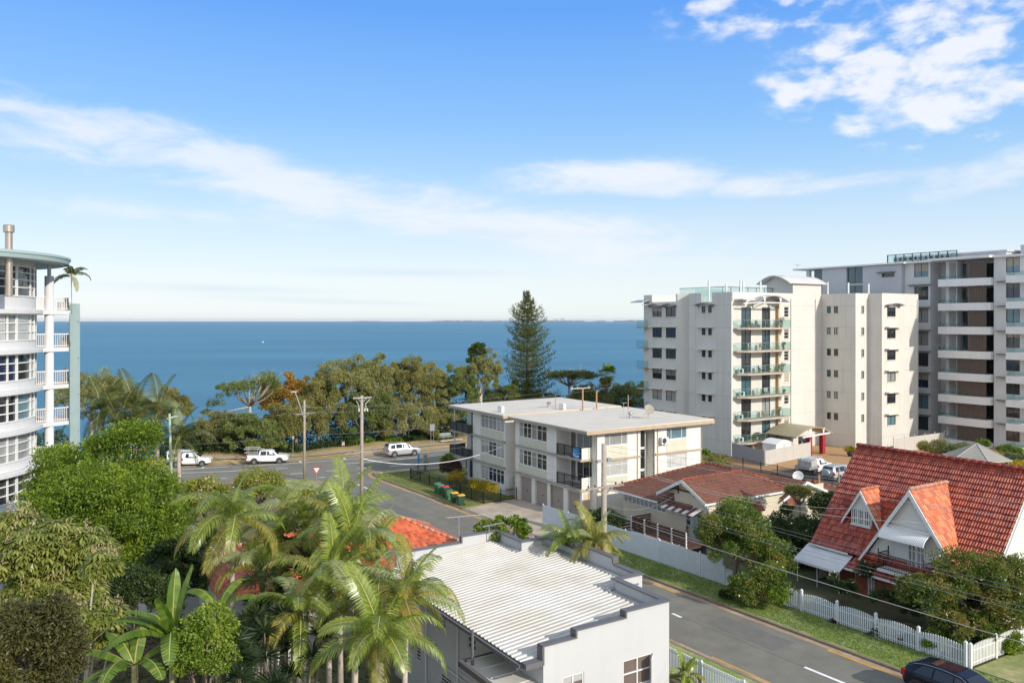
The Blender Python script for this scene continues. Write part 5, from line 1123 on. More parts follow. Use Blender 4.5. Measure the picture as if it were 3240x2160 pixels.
win(SH, 'L', 44.8, (29.75, 30.2, .7, 2.2), (.5,), (), M_frame, G_cur, .1, .05); win(SH, 'L', 44.8, (25.4, 27.6, .8, 2.1), (.33, .66), (.6,), M_frame, G_cur, .1, .05); win(SH, 'L', 46.4, (31.1, 32.2, .8, 2.2), (.25, .5, .75), (.5,), M_frame, G_dark, .1, .05)
for i, c in enumerate((32.1, 31.65, 31.2)): win(SH, 'L', 46.22, (c-.22, c+.22, 4.75, 5.75), (.33, .66), (.4,), M_frame, G_dark, .08, .05, name='casement_window')
g = G(SH); g.box(46.14, 46.299, 30.93, 32.37, 4.66, 4.74); g.box(45.1, 45.238, 26.2, 29.2, 5.42, 5.55); g.box(45.18, 45.238, 27.3, 27.5, 6.7, 7.2); g.build('trim', M_wood, SH)
win(SH, 'L', 45.16, (27.33, 27.83, 3.1, 4.85), (.5,), (.33, .66), M_frame, G_cur, .08, .05, name='french_door'); win(SH, 'L', 45.16, (26.8, 27.3, 3.1, 4.85), (.5,), (.33, .66), M_frame, G_cur, .08, .05, name='french_door')
g = G(SH); nn = 26; P = []                          # scalloped bullnose awning
for j in range(7):
    a = j/6*R(78); t = 45.2-.95*math.sin(a); z = 5.42-.75*(1-math.cos(a))
    for i in range(nn*4+1): P.append((t-.02*abs(math.sin(i*math.pi/4)), 26.35+2.85*i/(nn*4), z+.03*abs(math.sin(i*math.pi/4))))
w_ = nn*4+1; g.add(P, [(j*w_+i, j*w_+i+1, (j+1)*w_+i+1, (j+1)*w_+i) for j in range(6) for i in range(w_-1)]); g.build('curved_awning', M_frame, SH, True)
g = G(SH); g.box(44.15, 45.23, 26.25, 29.15, 2.86, 3.02); g.build('balcony_floor', M_frame, SH)
g = G(SH)
for a, b_ in (((44.2, 26.3), (44.2, 29.1)), ((44.2, 26.3), (45.2, 26.3)), ((44.2, 29.1), (45.2, 29.1))):
    g.bar((*a, 3.92), (*b_, 3.92), .022); g.bar((*a, 3.1), (*b_, 3.1), .015); l = math.hypot(b_[0]-a[0], b_[1]-a[1]); n = int(l/.11)
    for k in range(n+1): x = a[0]+(b_[0]-a[0])*k/n; y = a[1]+(b_[1]-a[1])*k/n; g.bar((x, y, 3.04), (x, y, 3.92), .009)
for x, y in ((44.2, 26.3), (44.2, 29.1), (45.2, 26.3), (45.2, 29.1)): g.bar((x, y, 3.0), (x, y, 4.2), .022)
for y in (26.3, 29.1): g.tube([(44.2+.5*(1-math.cos(k*.5))*.9, y, 3.5+.25*math.sin(k*.9)) for k in range(8)], .012, 4)
g.build('iron_railing', M_black, SH)
g = G(SH); P = []; ns = 36
for j, (t, z) in enumerate(((45.15, 2.98), (44.5, 2.62), (43.75, 2.2), (43.72, 2.08))):
    for i in range(ns*2+1): P.append((t, 31.45+3.4*i/(ns*2), z+.018*(i % 2)-(0.03*(i % 4 > 1) if j == 3 else 0)))
w_ = ns*2+1; g.add(P, [(j*w_+i, j*w_+i+1, (j+1)*w_+i+1, (j+1)*w_+i) for j in range(3) for i in range(w_-1)]); g.build('porch_awning', mat('white awning metal', (.62, .63, .64), .5), SH)
for s in (31.6, 33.2, 34.7): g = G(SH); g.bar((43.95, s, .2), (43.95, s, 2.3), .025, 6); g.build('awning_post', M_frame, SH)
# ================================================================ vehicles
M_pwhite = mat('white car paint', (.72, .73, .74), .3, var=.02, coat=.6); M_silver = mat('silver car paint', (.48, .50, .53), .3, metal=.3, var=.02, coat=.6)
M_navy = mat('dark blue car paint', (.002, .005, .016), .25, metal=0, var=.05, coat=.25, spec=.25); M_tyre = mat('tyre', (.02, .02, .02), .85); M_alloy = mat('alloy', (.40, .40, .41), .35, metal=.7)
M_cargl = glassmat('car glass', (.015, .018, .022), .04); M_plast = mat('black plastic', (.03, .03, .032), .7); M_lampr = mat('red lamp', (.35, .015, .015), .2); M_lampw = mat('clear lamp', (.55, .55, .55), .15)
def vehicle(name, label, t, s, hd, st, paint, wheels, wr=.36, sidewin=(), screen=None, rear=None, hw=.9, group=None, z=None, lamps=True):
    """st: stations (x, z bottom, z shoulder, half width, z top, half width top); hd: heading as a (t, s) direction"""
    p = W(t, s, (gz(t, s)+.03) if z is None else z); d = W(*hd)-W(0, 0); o = thing(name, label, 'car' if 'ute' not in name else 'ute', p, math.atan2(d.y, d.x), group)
    m = MB(); n = len(st); P = []; K = 12
    for x, zb, zs, ws, zt, wt in st:
        h = [(ws*.94, zb), (ws, zb+.14), (ws, zs-.08), (ws*.975, zs), (wt+.03, zt-.07), (wt-.1, zt)]
        P += [(x, y, z) for y, z in h]+[(x, -y, z) for y, z in h[::-1]]
    m.add(P, [(i*K+j, i*K+(j+1) % K, (i+1)*K+(j+1) % K, (i+1)*K+j) for i in range(n-1) for j in range(K)]+[tuple(range(K))[::-1], tuple((n-1)*K+j for j in range(K))])
    b = m.build('body', paint, o); xs = [q[0] for q in st]; I = lambda k, x: float(np.interp(x, xs, [q[k] for q in st]))
    def pt(x, f, sgn, off=.012):
        a = Vector((x, I(3, x)*.975*sgn, I(2, x))); c = Vector((x, (I(5, x)+.03)*sgn, I(4, x)-.07)); return a+(c-a)*f+Vector((0, sgn*off, .004))
    for a, b_, *sl in sidewin:
        sl = sl or (0, 0)
        for sg in (1, -1):
            w_ = MB(); w_.poly([pt(a, .1, sg), pt(b_, .1, sg), pt(b_-sl[1], .93, sg), pt(a+sl[0], .93, sg)]); w_.build('side_window', M_cargl, b)
    for sc, nm in ((screen, 'windscreen'), (rear, 'rear_window')):
        if sc:
            x0, x1, e = sc; w_ = MB(); y0, y1 = I(5, x0)-.08, I(5, x1)-.08; w_.poly([(x0+e*.012, -y0, I(4, x0)+.014), (x1+e*.012, -y1, I(4, x1)+.014), (x1+e*.012, y1, I(4, x1)+.014), (x0+e*.012, y0, I(4, x0)+.014)]); w_.build(nm, M_cargl, b)
    for x in wheels:
        for sg in (1, -1):
            w_ = MB(); w_.lathe([(wr*.55, -.1), (wr*.96, -.11), (wr, -.06), (wr, .06), (wr*.96, .11), (wr*.55, .1)], n=20)
            k = w_.build('wheel', M_tyre, o); k.rotation_euler = (R(90)*-sg, 0, 0); k.location = (x, sg*(I(3, x)-.08), wr)
            r_ = MB(); r_.lathe([(0, .10), (.06, .115)], n=10)
            for q in range(6): a = q*math.pi/3; r_.bar((0, 0, .095), (math.cos(a)*wr*.56, math.sin(a)*wr*.56, .1), .035)
            r_.lathe([(wr*.5, .105), (wr*.6, .105)], n=20); r_.lathe([(0, .06), (wr*.55, .07)], n=16); r_.build('rim', M_alloy, k)
            a_ = MB(); a_.lathe([(0, 0), (wr*1.16, 0)], n=20); q = a_.build('wheel_arch', M_plast, o); q.rotation_euler = (R(90)*-sg, 0, 0); q.location = (x, sg*(I(3, x)+.006), wr+.03)
    if lamps:
        x1, x0 = st[-1][0], st[0][0]
        for sg in (1, -1):
            MB().box(x1-.22, x1-.03, sg*(st[-2][3]-.30), sg*(st[-2][3]-.01), st[-2][2]-.2, st[-2][2]-.04).build('headlight', M_lampw, b)
            MB().box(x0-.012, x0+.16, sg*(st[1][3]-.16), sg*(st[1][3]+.012), st[1][2]-.25, st[1][2]+.05).build('tail_light', M_lampr, b)
        MB().box(x1-.03, x1+.02, -.45, .45, st[-1][1]+.12, st[-1][2]-.12).build('grille', M_plast, b)
    return o
suv = [(-2.38, .5, .98, .82, 1.12, .74), (-2.3, .42, 1.08, .90, 1.45, .70), (-2.1, .36, 1.1, .92, 1.80, .66), (-1.6, .34, 1.1, .93, 1.86, .68), (.15, .34, 1.1, .93, 1.85, .67), (.65, .34, 1.1, .93, 1.66, .66), (1.22, .34, 1.08, .93, 1.16, .80), (2.0, .38, 1.0, .91, 1.08, .76), (2.35, .46, .84, .82, .92, .68)]
pr = vehicle('silver_wagon', 'silver four-wheel-drive wagon driving right along the shaded esplanade', 46.0, 101.2, (1, -.05), suv, M_silver, (-1.45, 1.42), .39, ((-2.0, -1.3, .1, 0), (-1.22, -.32), (-.25, .95, 0, .42)), (.68, 1.18, 1), (-2.28, -2.14, -1))
MB().box(-1.7, 0, .55, .6, 1.86, 1.92).box(-1.7, 0, -.6, -.55, 1.86, 1.92).build('roof_rails', M_plast, pr)
pk = vehicle('silver_hatch', 'silver compact wagon with a spare wheel on its tailgate in the tower car park', 78.2, 56.1, (1, 0), [(q[0]*.93, q[1], q[2]*.95, q[3]*.97, q[4]*.93, q[5]*.97) for q in suv], M_silver, (-1.33, 1.3), .36, ((-1.85, -1.2, .12, 0), (-1.12, -.3), (-.22, .85, 0, .4)), (.64, 1.1, 1), (-2.13, -2.0, -1))
q = MB().lathe([(0, .1), (.3, .12), (.38, .06), (.38, -.08), (0, -.08)], n=22).build('spare_wheel_cover', M_silver, pk, True); q.rotation_euler = (0, R(-90), 0); q.location = (-2.27, 0, .95)
ut = [(-2.6, .55, 1.0, .85, 1.08, .80), (-2.5, .5, 1.1, .91, 1.18, .86), (-1.05, .42, 1.1, .92, 1.18, .86), (-.95, .4, 1.12, .92, 1.70, .66), (-.75, .38, 1.12, .92, 1.78, .66), (.45, .36, 1.12, .92, 1.78, .66), (.85, .36, 1.12, .92, 1.60, .65), (1.4, .36, 1.1, .92, 1.18, .80), (2.3, .42, 1.02, .90, 1.10, .76), (2.62, .5, .86, .82, .94, .68)]
hdu = (2.7, -1.1)
uc = vehicle('white_ute', 'white dual-cab utility parked on the esplanade with a ladder rack behind the cab', 29.0, 105.7, hdu, ut, M_pwhite, (-1.6, 1.55), .38, ((-.85, -.1, .1, 0), (0, 1.1, 0, .45)), (.88, 1.35, 1), (-1.03, -.97, -1))
m = MB()
for x in (-2.5, -1.2): m.bar((x, -.75, 1.1), (x, -.75, 1.95), .03); m.bar((x, .75, 1.1), (x, .75, 1.95), .03); m.bar((x, -.75, 1.95), (x, .75, 1.95), .03)
m.box(-2.9, -.3, -.78, -.66, 1.95, 2.08); m.box(-2.9, -1.0, .66, .78, 1.95, 2.08); m.box(-2.8, -1.1, -.77, -.72, 1.5, 1.62); m.build('ladder_rack', M_galv, uc); MB().box(2.5, 2.72, -.8, .8, .42, .8).build('bull_bar', M_galv, uc)
cabs = [(-.95, .45, 1.1, .90, 1.70, .66), (-.8, .4, 1.12, .92, 1.80, .66), (.3, .38, 1.12, .92, 1.80, .66), (.75, .38, 1.12, .92, 1.62, .65), (1.3, .38, 1.1, .92, 1.18, .80), (2.2, .42, 1.02, .90, 1.10, .76), (2.55, .5, .86, .82, .94, .68)]
def trayute(label, t, s, hd, canopy, z=None):
    o = vehicle('tray_ute', label, t, s, hd, cabs, M_pwhite, (-1.6, 1.5), .37, ((-.5, .95, .05, .4),), (.78, 1.25, 1), None, z=z)
    MB().box(-2.75, -1.0, -.92, .92, .78, .88).box(-2.75, -2.71, -.92, .92, .88, 1.12).box(-2.7, -1.0, .89, .92, .88, 1.12).box(-2.7, -1.0, -.92, -.89, .88, 1.12).build('tray', M_galv, o)
    MB().box(-2.6, -.9, -.35, .35, .45, .77).build('chassis', M_plast, o)
    if canopy == 'box': MB().box(-2.7, -1.05, -.88, .88, .89, 1.95).prism([(-2.75, -.93), (-1.0, -.93), (-1.0, .93), (-2.75, .93)], 1.96, 2.02).box(-.99, .3, -.7, .7, 1.95, 2.02).build('canopy', M_pwhite, o); MB().box(-2.55, -1.25, -.9, -.885, 1.35, 1.75).build('canopy_window', mat('bronze window', (.12, .09, .08), .2), o)
    else:
        m = MB(); m.prism([(-2.2, -.85), (-1.05, -.85), (-1.05, .85), (-2.2, .85)], .89, lambda x, y: 1.65+.1*(x+2.2)); m.build('canvas_cover', mat('grey canvas', (.42, .42, .41), .9, var=.15, scale=2), o)
        m = MB()
        for y in (-.6, -.2, .25, .6): m.bar((-2.6, y, 1.85), (.6, y*.9, 1.95), .035, 6)
        m.bar((-2.3, -.8, .9), (-2.3, -.8, 1.85), .03); m.bar((-2.3, .8, .9), (-2.3, .8, 1.85), .03); m.bar((-2.3, -.8, 1.85), (-2.3, .8, 1.85), .03); m.build('pipe_rack', M_galv, o)
        MB().bar((-2.4, .3, 1.93), (-.8, .35, 1.97), .07, 8).build('roof_load', mat('pale blue pipe', (.3, .45, .5), .6), o)
    return o
trayute('white single-cab ute with a boxy white canopy parked at the left end of the esplanade', 20.2, 109.3, (2.9, -1.1), 'box'); trayute('white tray ute loaded with pipes beside the silver wagon in the tower car park', 79.3, 60.1, (1, .1), 'load')
hatch = [(-2.15, .5, .9, .80, 1.02, .66), (-2.05, .4, .98, .88, 1.18, .62), (-1.55, .32, 1.0, .91, 1.44, .58), (-.9, .3, 1.0, .92, 1.53, .60), (.1, .3, .99, .92, 1.53, .60), (.55, .3, .98, .92, 1.44, .60), (1.25, .3, .96, .91, 1.04, .74), (1.9, .34, .88, .88, .94, .70), (2.2, .42, .74, .78, .80, .6)]
hc = vehicle('dark_blue_hatchback', 'glossy dark blue hatchback on the near street beside the picket fence corner', 35.5, 19.5, (0, -1), hatch, M_navy, (-1.38, 1.4), .34, ((-1.6, -.75, .35, 0), (-.68, .15), (.22, 1.0, 0, .4)), (.58, 1.2, 1), (-2.02, -1.55, -1))
MB().box(-1.0, .15, -.45, .45, 1.532, 1.54).build('sunroof', M_cargl, hc)
m = MB()
for sg in (1, -1): m.tube([(-1.7, .66*sg, 1.34), (-1.2, .64*sg, 1.47), (-.4, .63*sg, 1.52), (.4, .63*sg, 1.47), (.9, .70*sg, 1.25)], .012, 4)
m.build('chrome_trim', M_alloy, hc)
vn = vehicle('white_van', 'white vehicle glimpsed through the far balcony, on the shaded esplanade', 62.5, 97.2, (1, 0), [(q[0], q[1], q[2], q[3], q[4]*1.05, q[5]) for q in suv], M_pwhite, (-1.45, 1.42), .37, ((-2.0, -1.3), (-1.22, -.32), (-.25, .95, 0, .42)), (.68, 1.18, 1))

# ================================================================ bins
def lathe_bin(o, body, lid, openlid=False, nolid=False):
    m = MB(); b = [(-.24, -.24), (.24, -.24), (.24, .26), (-.24, .26)]; tp = [(-.29, -.3), (.29, -.3), (.29, .34), (-.29, .34)]
    P = [(x, y, .06) for x, y in b]+[(x, y, .93) for x, y in tp]; m.add(P, [(3, 2, 1, 0), (0, 1, 5, 4), (1, 2, 6, 5), (2, 3, 7, 6), (3, 0, 4, 7)]+([(4, 5, 6, 7)])); m.box(-.31, .31, -.32, .36, .9, .95); m.build('body', body, o)
    l = MB()
    if not nolid:
        if openlid: l.prism([(-.3, -.06), (.3, -.06), (.3, 0), (-.3, 0)], .2, .93)
        else: l.add([(-.31, -.33, .955), (.31, -.33, .955), (.31, .38, .955), (-.31, .38, .955), (-.27, -.28, 1.0), (.27, -.28, 1.0), (.25, .3, 1.06), (-.25, .3, 1.06)], [(0, 1, 5, 4), (1, 2, 6, 5), (2, 3, 7, 6), (3, 0, 4, 7), (4, 5, 6, 7)])
        k = l.build('lid', lid, o)
        if openlid: k.location = (0, .42, .0)
    for x in (-.24, .24): k = MB().lathe([(0, -.03), (.1, -.03), (.1, .03), (0, .03)], n=12).build('wheel', M_tyre, o); k.rotation_euler = (0, R(90), 0); k.location = (x, .3, .1)
    MB().bar((-.25, .4, .9), (.25, .4, .9), .02, 6).build('handle', body, o)
B_g = mat('dark green plastic', (.018, .06, .03), .5, var=.1); B_lg = mat('mid green plastic', (.05, .17, .075), .5, var=.1); B_y = mat('yellow plastic', (.75, .40, .015), .45, var=.06); B_r = mat('red plastic', (.52, .02, .02), .45)
for i, (t, s, bm, lm, kw, lab) in enumerate([
    (37.9, 74.7, B_lg, B_lg, {}, 'all-green wheelie bin at the far left of the row on the lawn'), (37.75, 73.75, B_lg, B_lg, {}, 'second all-green wheelie bin, beside the red-lidded bin'),
    (37.75, 72.7, B_g, B_r, {}, 'wheelie bin with the only red lid'), (37.5, 71.9, B_g, B_y, {'openlid': True}, 'green wheelie bin whose yellow lid hangs open'),
    (37.25, 70.95, B_lg, B_g, {}, 'dark-lidded green wheelie bin in the middle of the row'), (37.0, 69.35, B_g, B_y, {}, 'yellow-lidded wheelie bin second from the driveway'), (36.98, 67.95, B_g, B_y, {}, 'yellow-lidded wheelie bin nearest the driveway')]):
    o = thing('wheelie_bin', lab, 'wheelie bin', W(t, s, gz(t, s)+.15), TH+R(-95+random.uniform(-8, 8)), 'wheelie bins on the lawn'); lathe_bin(o, bm, lm, **kw)

# ================================================================ fences
def fence_run(name, label, path, h, m, picket=.11, pw=.05, rails=(.2, .85), post_w=.1, post_step=2.4, pm=None, gap0=0., flat=False, solid=False, scallop=0., dz=.15, ph=None, cat='fence', group=None, thick=.03):
    t0, s0 = path[0]; o = bld(name, label, cat, t0, s0, 0, group); pan = G(o)
    posts = []
    for (a, b), (c, d) in zip(path, path[1:]):
        l = math.hypot(c-a, d-b); ns = max(1, round(l/post_step)); ux, uy = (c-a)/l, (d-b)/l
        for k in range(ns+1):
            p = (a+(c-a)*k/ns, b+(d-b)*k/ns)
            if not posts or math.hypot(posts[-1][0]-p[0], posts[-1][1]-p[1]) > .05: posts.append(p)
        n = int(l/picket); nx, ny = -uy*thick/2, ux*thick/2
        for k in range(n+1):
            f = (k+.5)/(n+1); x, y = a+(c-a)*f, b+(d-b)*f; z = plane_(x, y)+dz; fr = (f*ns) % 1; hh = h*(1+scallop*(4*(fr-.5)**2-.5))
            w2 = pw/2 if not solid else picket*.5
            q = [(x-ux*w2+nx, y-uy*w2+ny), (x+ux*w2+nx, y+uy*w2+ny), (x+ux*w2-nx, y+uy*w2-ny), (x-ux*w2-nx, y-uy*w2-ny)]
            P = [(*e, z+.04) for e in q]+[(*e, z+hh) for e in q]+([(x+nx, y+ny, z+hh+pw*.8), (x-nx, y-ny, z+hh+pw*.8)] if not flat else [])
            pan.add(P, [(0, 1, 5, 4), (1, 2, 6, 5), (2, 3, 7, 6), (3, 0, 4, 7)]+([(4, 5, 6, 7)] if flat else [(4, 5, 8), (6, 7, 9), (5, 6, 9, 8), (7, 4, 8, 9)]))
        for r_ in rails: pan.bar((a, b, plane_(a, b)+dz+h*r_), (c, d, plane_(c, d)+dz+h*r_), .02)
    pan.build('panel', m, o)
    for x, y in posts:
        z = plane_(x, y)+dz; hh = (ph or h*1.12); g = G(o); w2 = post_w/2; g.box(x-w2, x+w2, y-w2, y+w2, z-.2, z+hh); g.add([(x-w2*1.2, y-w2*1.2, z+hh), (x+w2*1.2, y-w2*1.2, z+hh), (x+w2*1.2, y+w2*1.2, z+hh), (x-w2*1.2, y+w2*1.2, z+hh), (x, y, z+hh+.1)], [(0, 1, 4), (1, 2, 4), (2, 3, 4), (3, 0, 4), (3, 2, 1, 0)]); g.build('post', pm or m, o)
    return o
M_pick = mat('white picket paint', (.62, .66, .70), .6, var=.05, scale=2)
fence_run('panel_fence', 'tall smooth white panel fence in front of the cream cottage', [(39.4, 57.5), (39.4, 43.0)], 1.6, M_pick, .3, .3, (), .08, 3.6, flat=True, solid=True, dz=.12, ph=1.62)
fence_run('slat_fence', 'tall white fence of close vertical slats between the smooth panels and the flowering tree', [(39.4, 42.9), (39.4, 36.95)], 1.55, M_pick, .12, .085, (.15, .85), .09, 1.9, dz=.12, ph=1.66)
fence_run('picket_fence', 'short white picket fence section under the red-flowered tree, left of the gate gap', [(39.4, 36.8), (39.4, 34.4)], 1.05, M_pick, .13, .075, (.2, .8), .12, 2.4, dz=.14)
fence_run('picket_fence', 'long white picket fence with scalloped bays and pointed posts along the grass verge', [(39.4, 33.2), (39.35, 21.3)], 1.02, M_pick, .13, .075, (.2, .78), .13, 2.38, scallop=-.14, dz=.14, ph=1.22)
fence_run('picket_fence', 'sunlit white picket fence turning right from the corner post behind the dark car', [(39.5, 21.15), (48.5, 21.0)], 1.02, mat('sun-tinted picket paint', (.70, .69, .64), .6, var=.05), .13, .075, (.2, .78), .13, 2.4, scallop=-.1, dz=.14)  # warmer, paler copy of the picket paint; sunlight put into the colour
fence_run('palisade_fence', 'white aluminium slat fence right of the white house at the bottom edge', [(26.9, 31.5), (26.9, 14)], 1.3, M_pick, .1, .05, (.12, .9), .09, 2.4, dz=.14, ph=1.34)
fence_run('black_tube_fence', 'black tubular fence behind the wheelie bins on the apartment lawn', [(39.15, 83.7), (39.15, 67.4)], 1.05, M_black, .14, .016, (.08, .97), .07, 2.4, flat=True, dz=.15, thick=.016)
fence_run('black_tube_gate', 'black tubular gate beside the concrete driveway', [(39.2, 67.3), (42.9, 67.3)], 1.05, M_black, .13, .016, (.08, .97), .06, 1.85, flat=True, dz=.15, thick=.016, cat='gate')
fence_run('black_tube_fence', 'black tubular fence along the esplanade side of the apartment lawn', [(39.15, 83.9), (42.6, 87.2), (56, 85.8)], 1.05, M_black, .2, .016, (.08, .97), .07, 2.6, flat=True, dz=.15, thick=.016)
fence_run('car_park_railing', 'black railing on the low wall between the cottage and the tower car park', [(74.6, 72), (73.4, 63), (72.2, 55), (71, 45)], 1.1, M_black, .16, .016, (.05, .97), .06, 2.6, flat=True, dz=.36, thick=.016)
M_cbl = mat('shade-tinted steel fence', (.33, .33, .34), .6, var=.04, streak=.08); M_cb2 = mat('sun-tinted steel fence', (.50, .475, .44), .6, var=.04, streak=.08)  # one light grey steel in two tones, shade and sunlight put into the colours
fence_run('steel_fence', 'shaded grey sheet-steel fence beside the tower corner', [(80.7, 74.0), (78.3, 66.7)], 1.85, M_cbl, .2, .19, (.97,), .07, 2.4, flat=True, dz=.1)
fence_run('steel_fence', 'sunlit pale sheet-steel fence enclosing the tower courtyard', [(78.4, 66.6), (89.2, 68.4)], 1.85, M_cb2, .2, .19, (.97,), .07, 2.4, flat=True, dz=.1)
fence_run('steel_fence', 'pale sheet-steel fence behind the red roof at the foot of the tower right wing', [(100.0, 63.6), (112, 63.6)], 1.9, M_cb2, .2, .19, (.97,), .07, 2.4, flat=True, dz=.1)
fence_run('front_fence', 'short white fence at the left yard seen under the palms', [(9, 38.5), (13, 38.5)], 1.1, M_pick, .2, .05, (.2, .8), .09, 2, dz=-1.8)
r = bld('garden_shed', 'small curved-roof garden shed behind the sun-tinted steel fence', 'shed', 84.4, 70.0); g = G(r); g.box(83.6, 86.6, 69.3, 71.5, 0, 1.9); g.build('wall', M_gwhite, r)
g = G(r); n = 8; P = [(83.5+3.2*i/n, y, 1.9+.5*math.sin(math.pi*i/n)) for y in (69.2, 71.6) for i in range(n+1)]; g.add(P, [(i, i+1, n+2+i, n+1+i) for i in range(n)]+[tuple(range(n+1))[::-1], tuple(range(n+1, 2*n+2))]); g.build('roof', M_gwhite, r)
# gazebo
gx, gy = 51.9, 90.0; r = thing('gazebo', 'grey hip-roofed garden shelter behind the ridge of the steep red roof', 'gazebo', (gx, gy, .2), .35)
m = MB(); n = 6; P = [(3.4*math.cos(2*math.pi*i/n), 3.4*math.sin(2*math.pi*i/n), 2.3) for i in range(n)]+[(0, 0, 3.9)]; m.add(P, [(i, (i+1) % n, n) for i in range(n)]+[tuple(range(n))[::-1]])
m.build('roof', ribbed('gazebo metal', (.33, .31, .27), .3, 0, .5, .4), r); m = MB()
for i in range(n): m.bar(P[i], P[-1], .05); m.bar(P[i], P[(i+1) % n], .06)
m.build('roof_capping', mat('gazebo capping', (.40, .39, .36), .5), r)
for i in range(n): MB().bar((2.9*math.cos(2*math.pi*i/n), 2.9*math.sin(2*math.pi*i/n), 0), (2.9*math.cos(2*math.pi*i/n), 2.9*math.sin(2*math.pi*i/n), 2.35), .08).build('post', C_red, r)

# ================================================================ poles, wires, signs
M_pole = mat('weathered timber pole', (.36, .31, .26), .85, var=.2, scale=3, streak=.3); M_arm = mat('grey hardwood arm', (.34, .28, .24), .9, var=.25, scale=4); M_ins = mat('brown insulator', (.12, .05, .03), .3); M_wire = mat('wire', (.30, .29, .28), .6); M_wireb = mat('black wire', (.03, .03, .03), .6)
def pole(name, label, t, s, h, r0=.16, arms=(), m=M_pole, lean=0., extra=None, z=None, cat='power pole'):
    o = thing(name, label, cat, W(t, s, (gz(t, s)+.1) if z is None else z), TH, 'poles along the street and esplanade')
    MB().tube([(0, 0, -.2), (lean*.5, 0, h*.5), (lean, 0, h)], [r0, r0*.85, r0*.7], 10).build('pole', m, o, True)
    for (zh, l, ang, mm) in arms:
        a = Vector((math.cos(ang), math.sin(ang), 0)); nn = Vector((-a.y, a.x, 0))*.14; b = MB(); c = Vector((lean, 0, zh))
        b.bar(c-a*l/2-nn, c+a*l/2-nn, .055); b.bar(c-a*l*.25-nn, c-nn*.5+Vector((0, 0, -.5)), .025); b.bar(c+a*l*.25-nn, c-nn*.5+Vector((0, 0, -.5)), .025); k = b.build('crossarm', mm, o)
        b = MB()
        for f in (-.46, -.28, .28, .46): p = c+a*l*f-nn; b.lathe([(.02, 0), (.05, .06), (.05, .1), (.03, .16)], (0, 0), 8) if False else b.tube([p+Vector((0, 0, .05)), p+Vector((0, 0, .12)), p+Vector((0, 0, .2))], [.02, .055, .04], 7)
        b.build('insulator', M_ins, k)
    return o
p2 = pole('power_pole', 'weathered timber power pole with a wide lower crossarm at the street bend, behind the palms', 29.2, 73.6, 10.6, .2, [(10.4, 1.9, 0, M_galv), (5.15, 3.6, 0, M_arm)])
b = MB()
for x in (-.35, .25, .5): b.lathe([(.07, 9.1), (.07, 9.35)], (x, -.15), 8)
b.tube([(-.3, -.1, 9.3), (-.35, -.1, 9.7), (-.6, -.1, 10.1)], .03, 5); b.tube([(.4, -.1, 9.3), (.35, -.1, 9.8), (.8, -.1, 10.2)], .03, 5); b.build('switchgear', M_frame, p2)
p3 = pole('power_pole', 'slender grey power pole with a tilted street light arm beside the give way corner', 29.2, 91.2, 9.0, .17, [(7.5, 2.6, .3, M_galv), (8.3, 1.6, 1.9, M_galv)])
b = MB().bar((-.1, 0, 7.2), (-1.0, .3, 10.0), .05, 6); b.build('lamp_arm', M_galv, p3); MB().box(-1.5, -.8, .2, .42, 9.95, 10.1).build('lamp_head', M_galv, p3)
p4 = pole('power_pole', 'tall power pole rising behind the right parapet of the white house', 29.25, 36.5, 10.0, .2, [(7.55, 2.7, 0, M_arm)])
MB().box(-.55, -.2, -.12, .12, 8.95, 9.1).box(.2, .5, -.12, .12, 9.0, 9.15).build('clamp', M_galv, p4)
pg = pole('street_light_pole', 'pale green painted pole standing by the esplanade left of the white utes', *TS(Pd(537+8, 1500, 78)), 9.3, .16, [], mat('pale green pole paint', (.33, .47, .34), .7, var=.1, streak=.2), -.25, z=-.5, cat='street light')
MB().bar((-.1, 0, 8.95), (.55, 0, 9.0), .03, 6).bar((-.5, 0, 8.8), (.1, 0, 8.9), .03, 6).build('bracket_arm', M_frame, pg)
pole('light_pole', 'white street light with two arms above the palms near the curved building', *TS(Pd(415, 1440, 80)), 9.6, .09, [], M_frame, z=-.6, cat='street light'); lp = C.objects[-1]
lpo = [o for o in C.objects if o.name.startswith('light_pole')][0]; MB().bar((0, 0, 9.5), (-.9, 0, 9.6), .05, 6).bar((0, 0, 9.5), (.9, 0, 9.5), .05, 6).box(-1.4, -.8, -.12, .12, 9.55, 9.68).box(.8, 1.3, -.12, .12, 9.42, 9.55).build('lamp_head', M_frame, lpo)
def pworld(o, v): return Matrix.Translation(o.location)@Matrix.Rotation(TH, 4, 'Z')@Vector(v)
def wire(label, a, b, sag, r=.018, m=M_wire, grp='overhead wires'):
    a, b = Vector(a), Vector(b); d = b-a; n = 20; o = MB(tuple(a)).tube([a+d*(k/n)-Vector((0, 0, 4*sag*(k/n)*(1-k/n))) for k in range(n+1)], r, 4).build('overhead_wire', m); o.location = a; tag(o, label, 'wire', grp)
off4 = lambda x, z: pworld(p4, (x, -.1, z)); far4 = lambda x, z: W(28.9+x, 2.0, 1.3+z+.1)
for x in (-1.25, -.75, .75, 1.25): wire('thin wire from the near pole to the bottom right, %s on the crossarm' % {-1.25: 'leftmost', -.75: 'second', .75: 'third', 1.25: 'rightmost'}[x], off4(x, 7.7), far4(x, 7.7), .5, .008)
wire('thick pale cable running above the street verge to the lower right corner', off4(.0, 6.15), far4(.3, 6.0), .35, .02, mat('pale cable', (.45, .42, .37), .6))
for x, l_ in ((-1.25, 'outer left'), (-.75, 'inner left'), (.75, 'inner right'), (1.25, 'outer right')): wire('wire between the two street power poles, %s insulator' % l_, pworld(p2, (x, -.1, 5.3)) if abs(x) > 1 else pworld(p2, (x, -.1, 10.5)), off4(x, 7.7), .7, .008)
wire('thick white cable from the bend pole to the walk-up block wall', pworld(p2, (.1, -.1, 4.5)), W(43.1, 69.95, 5.0), 1.1, .035, M_frame)
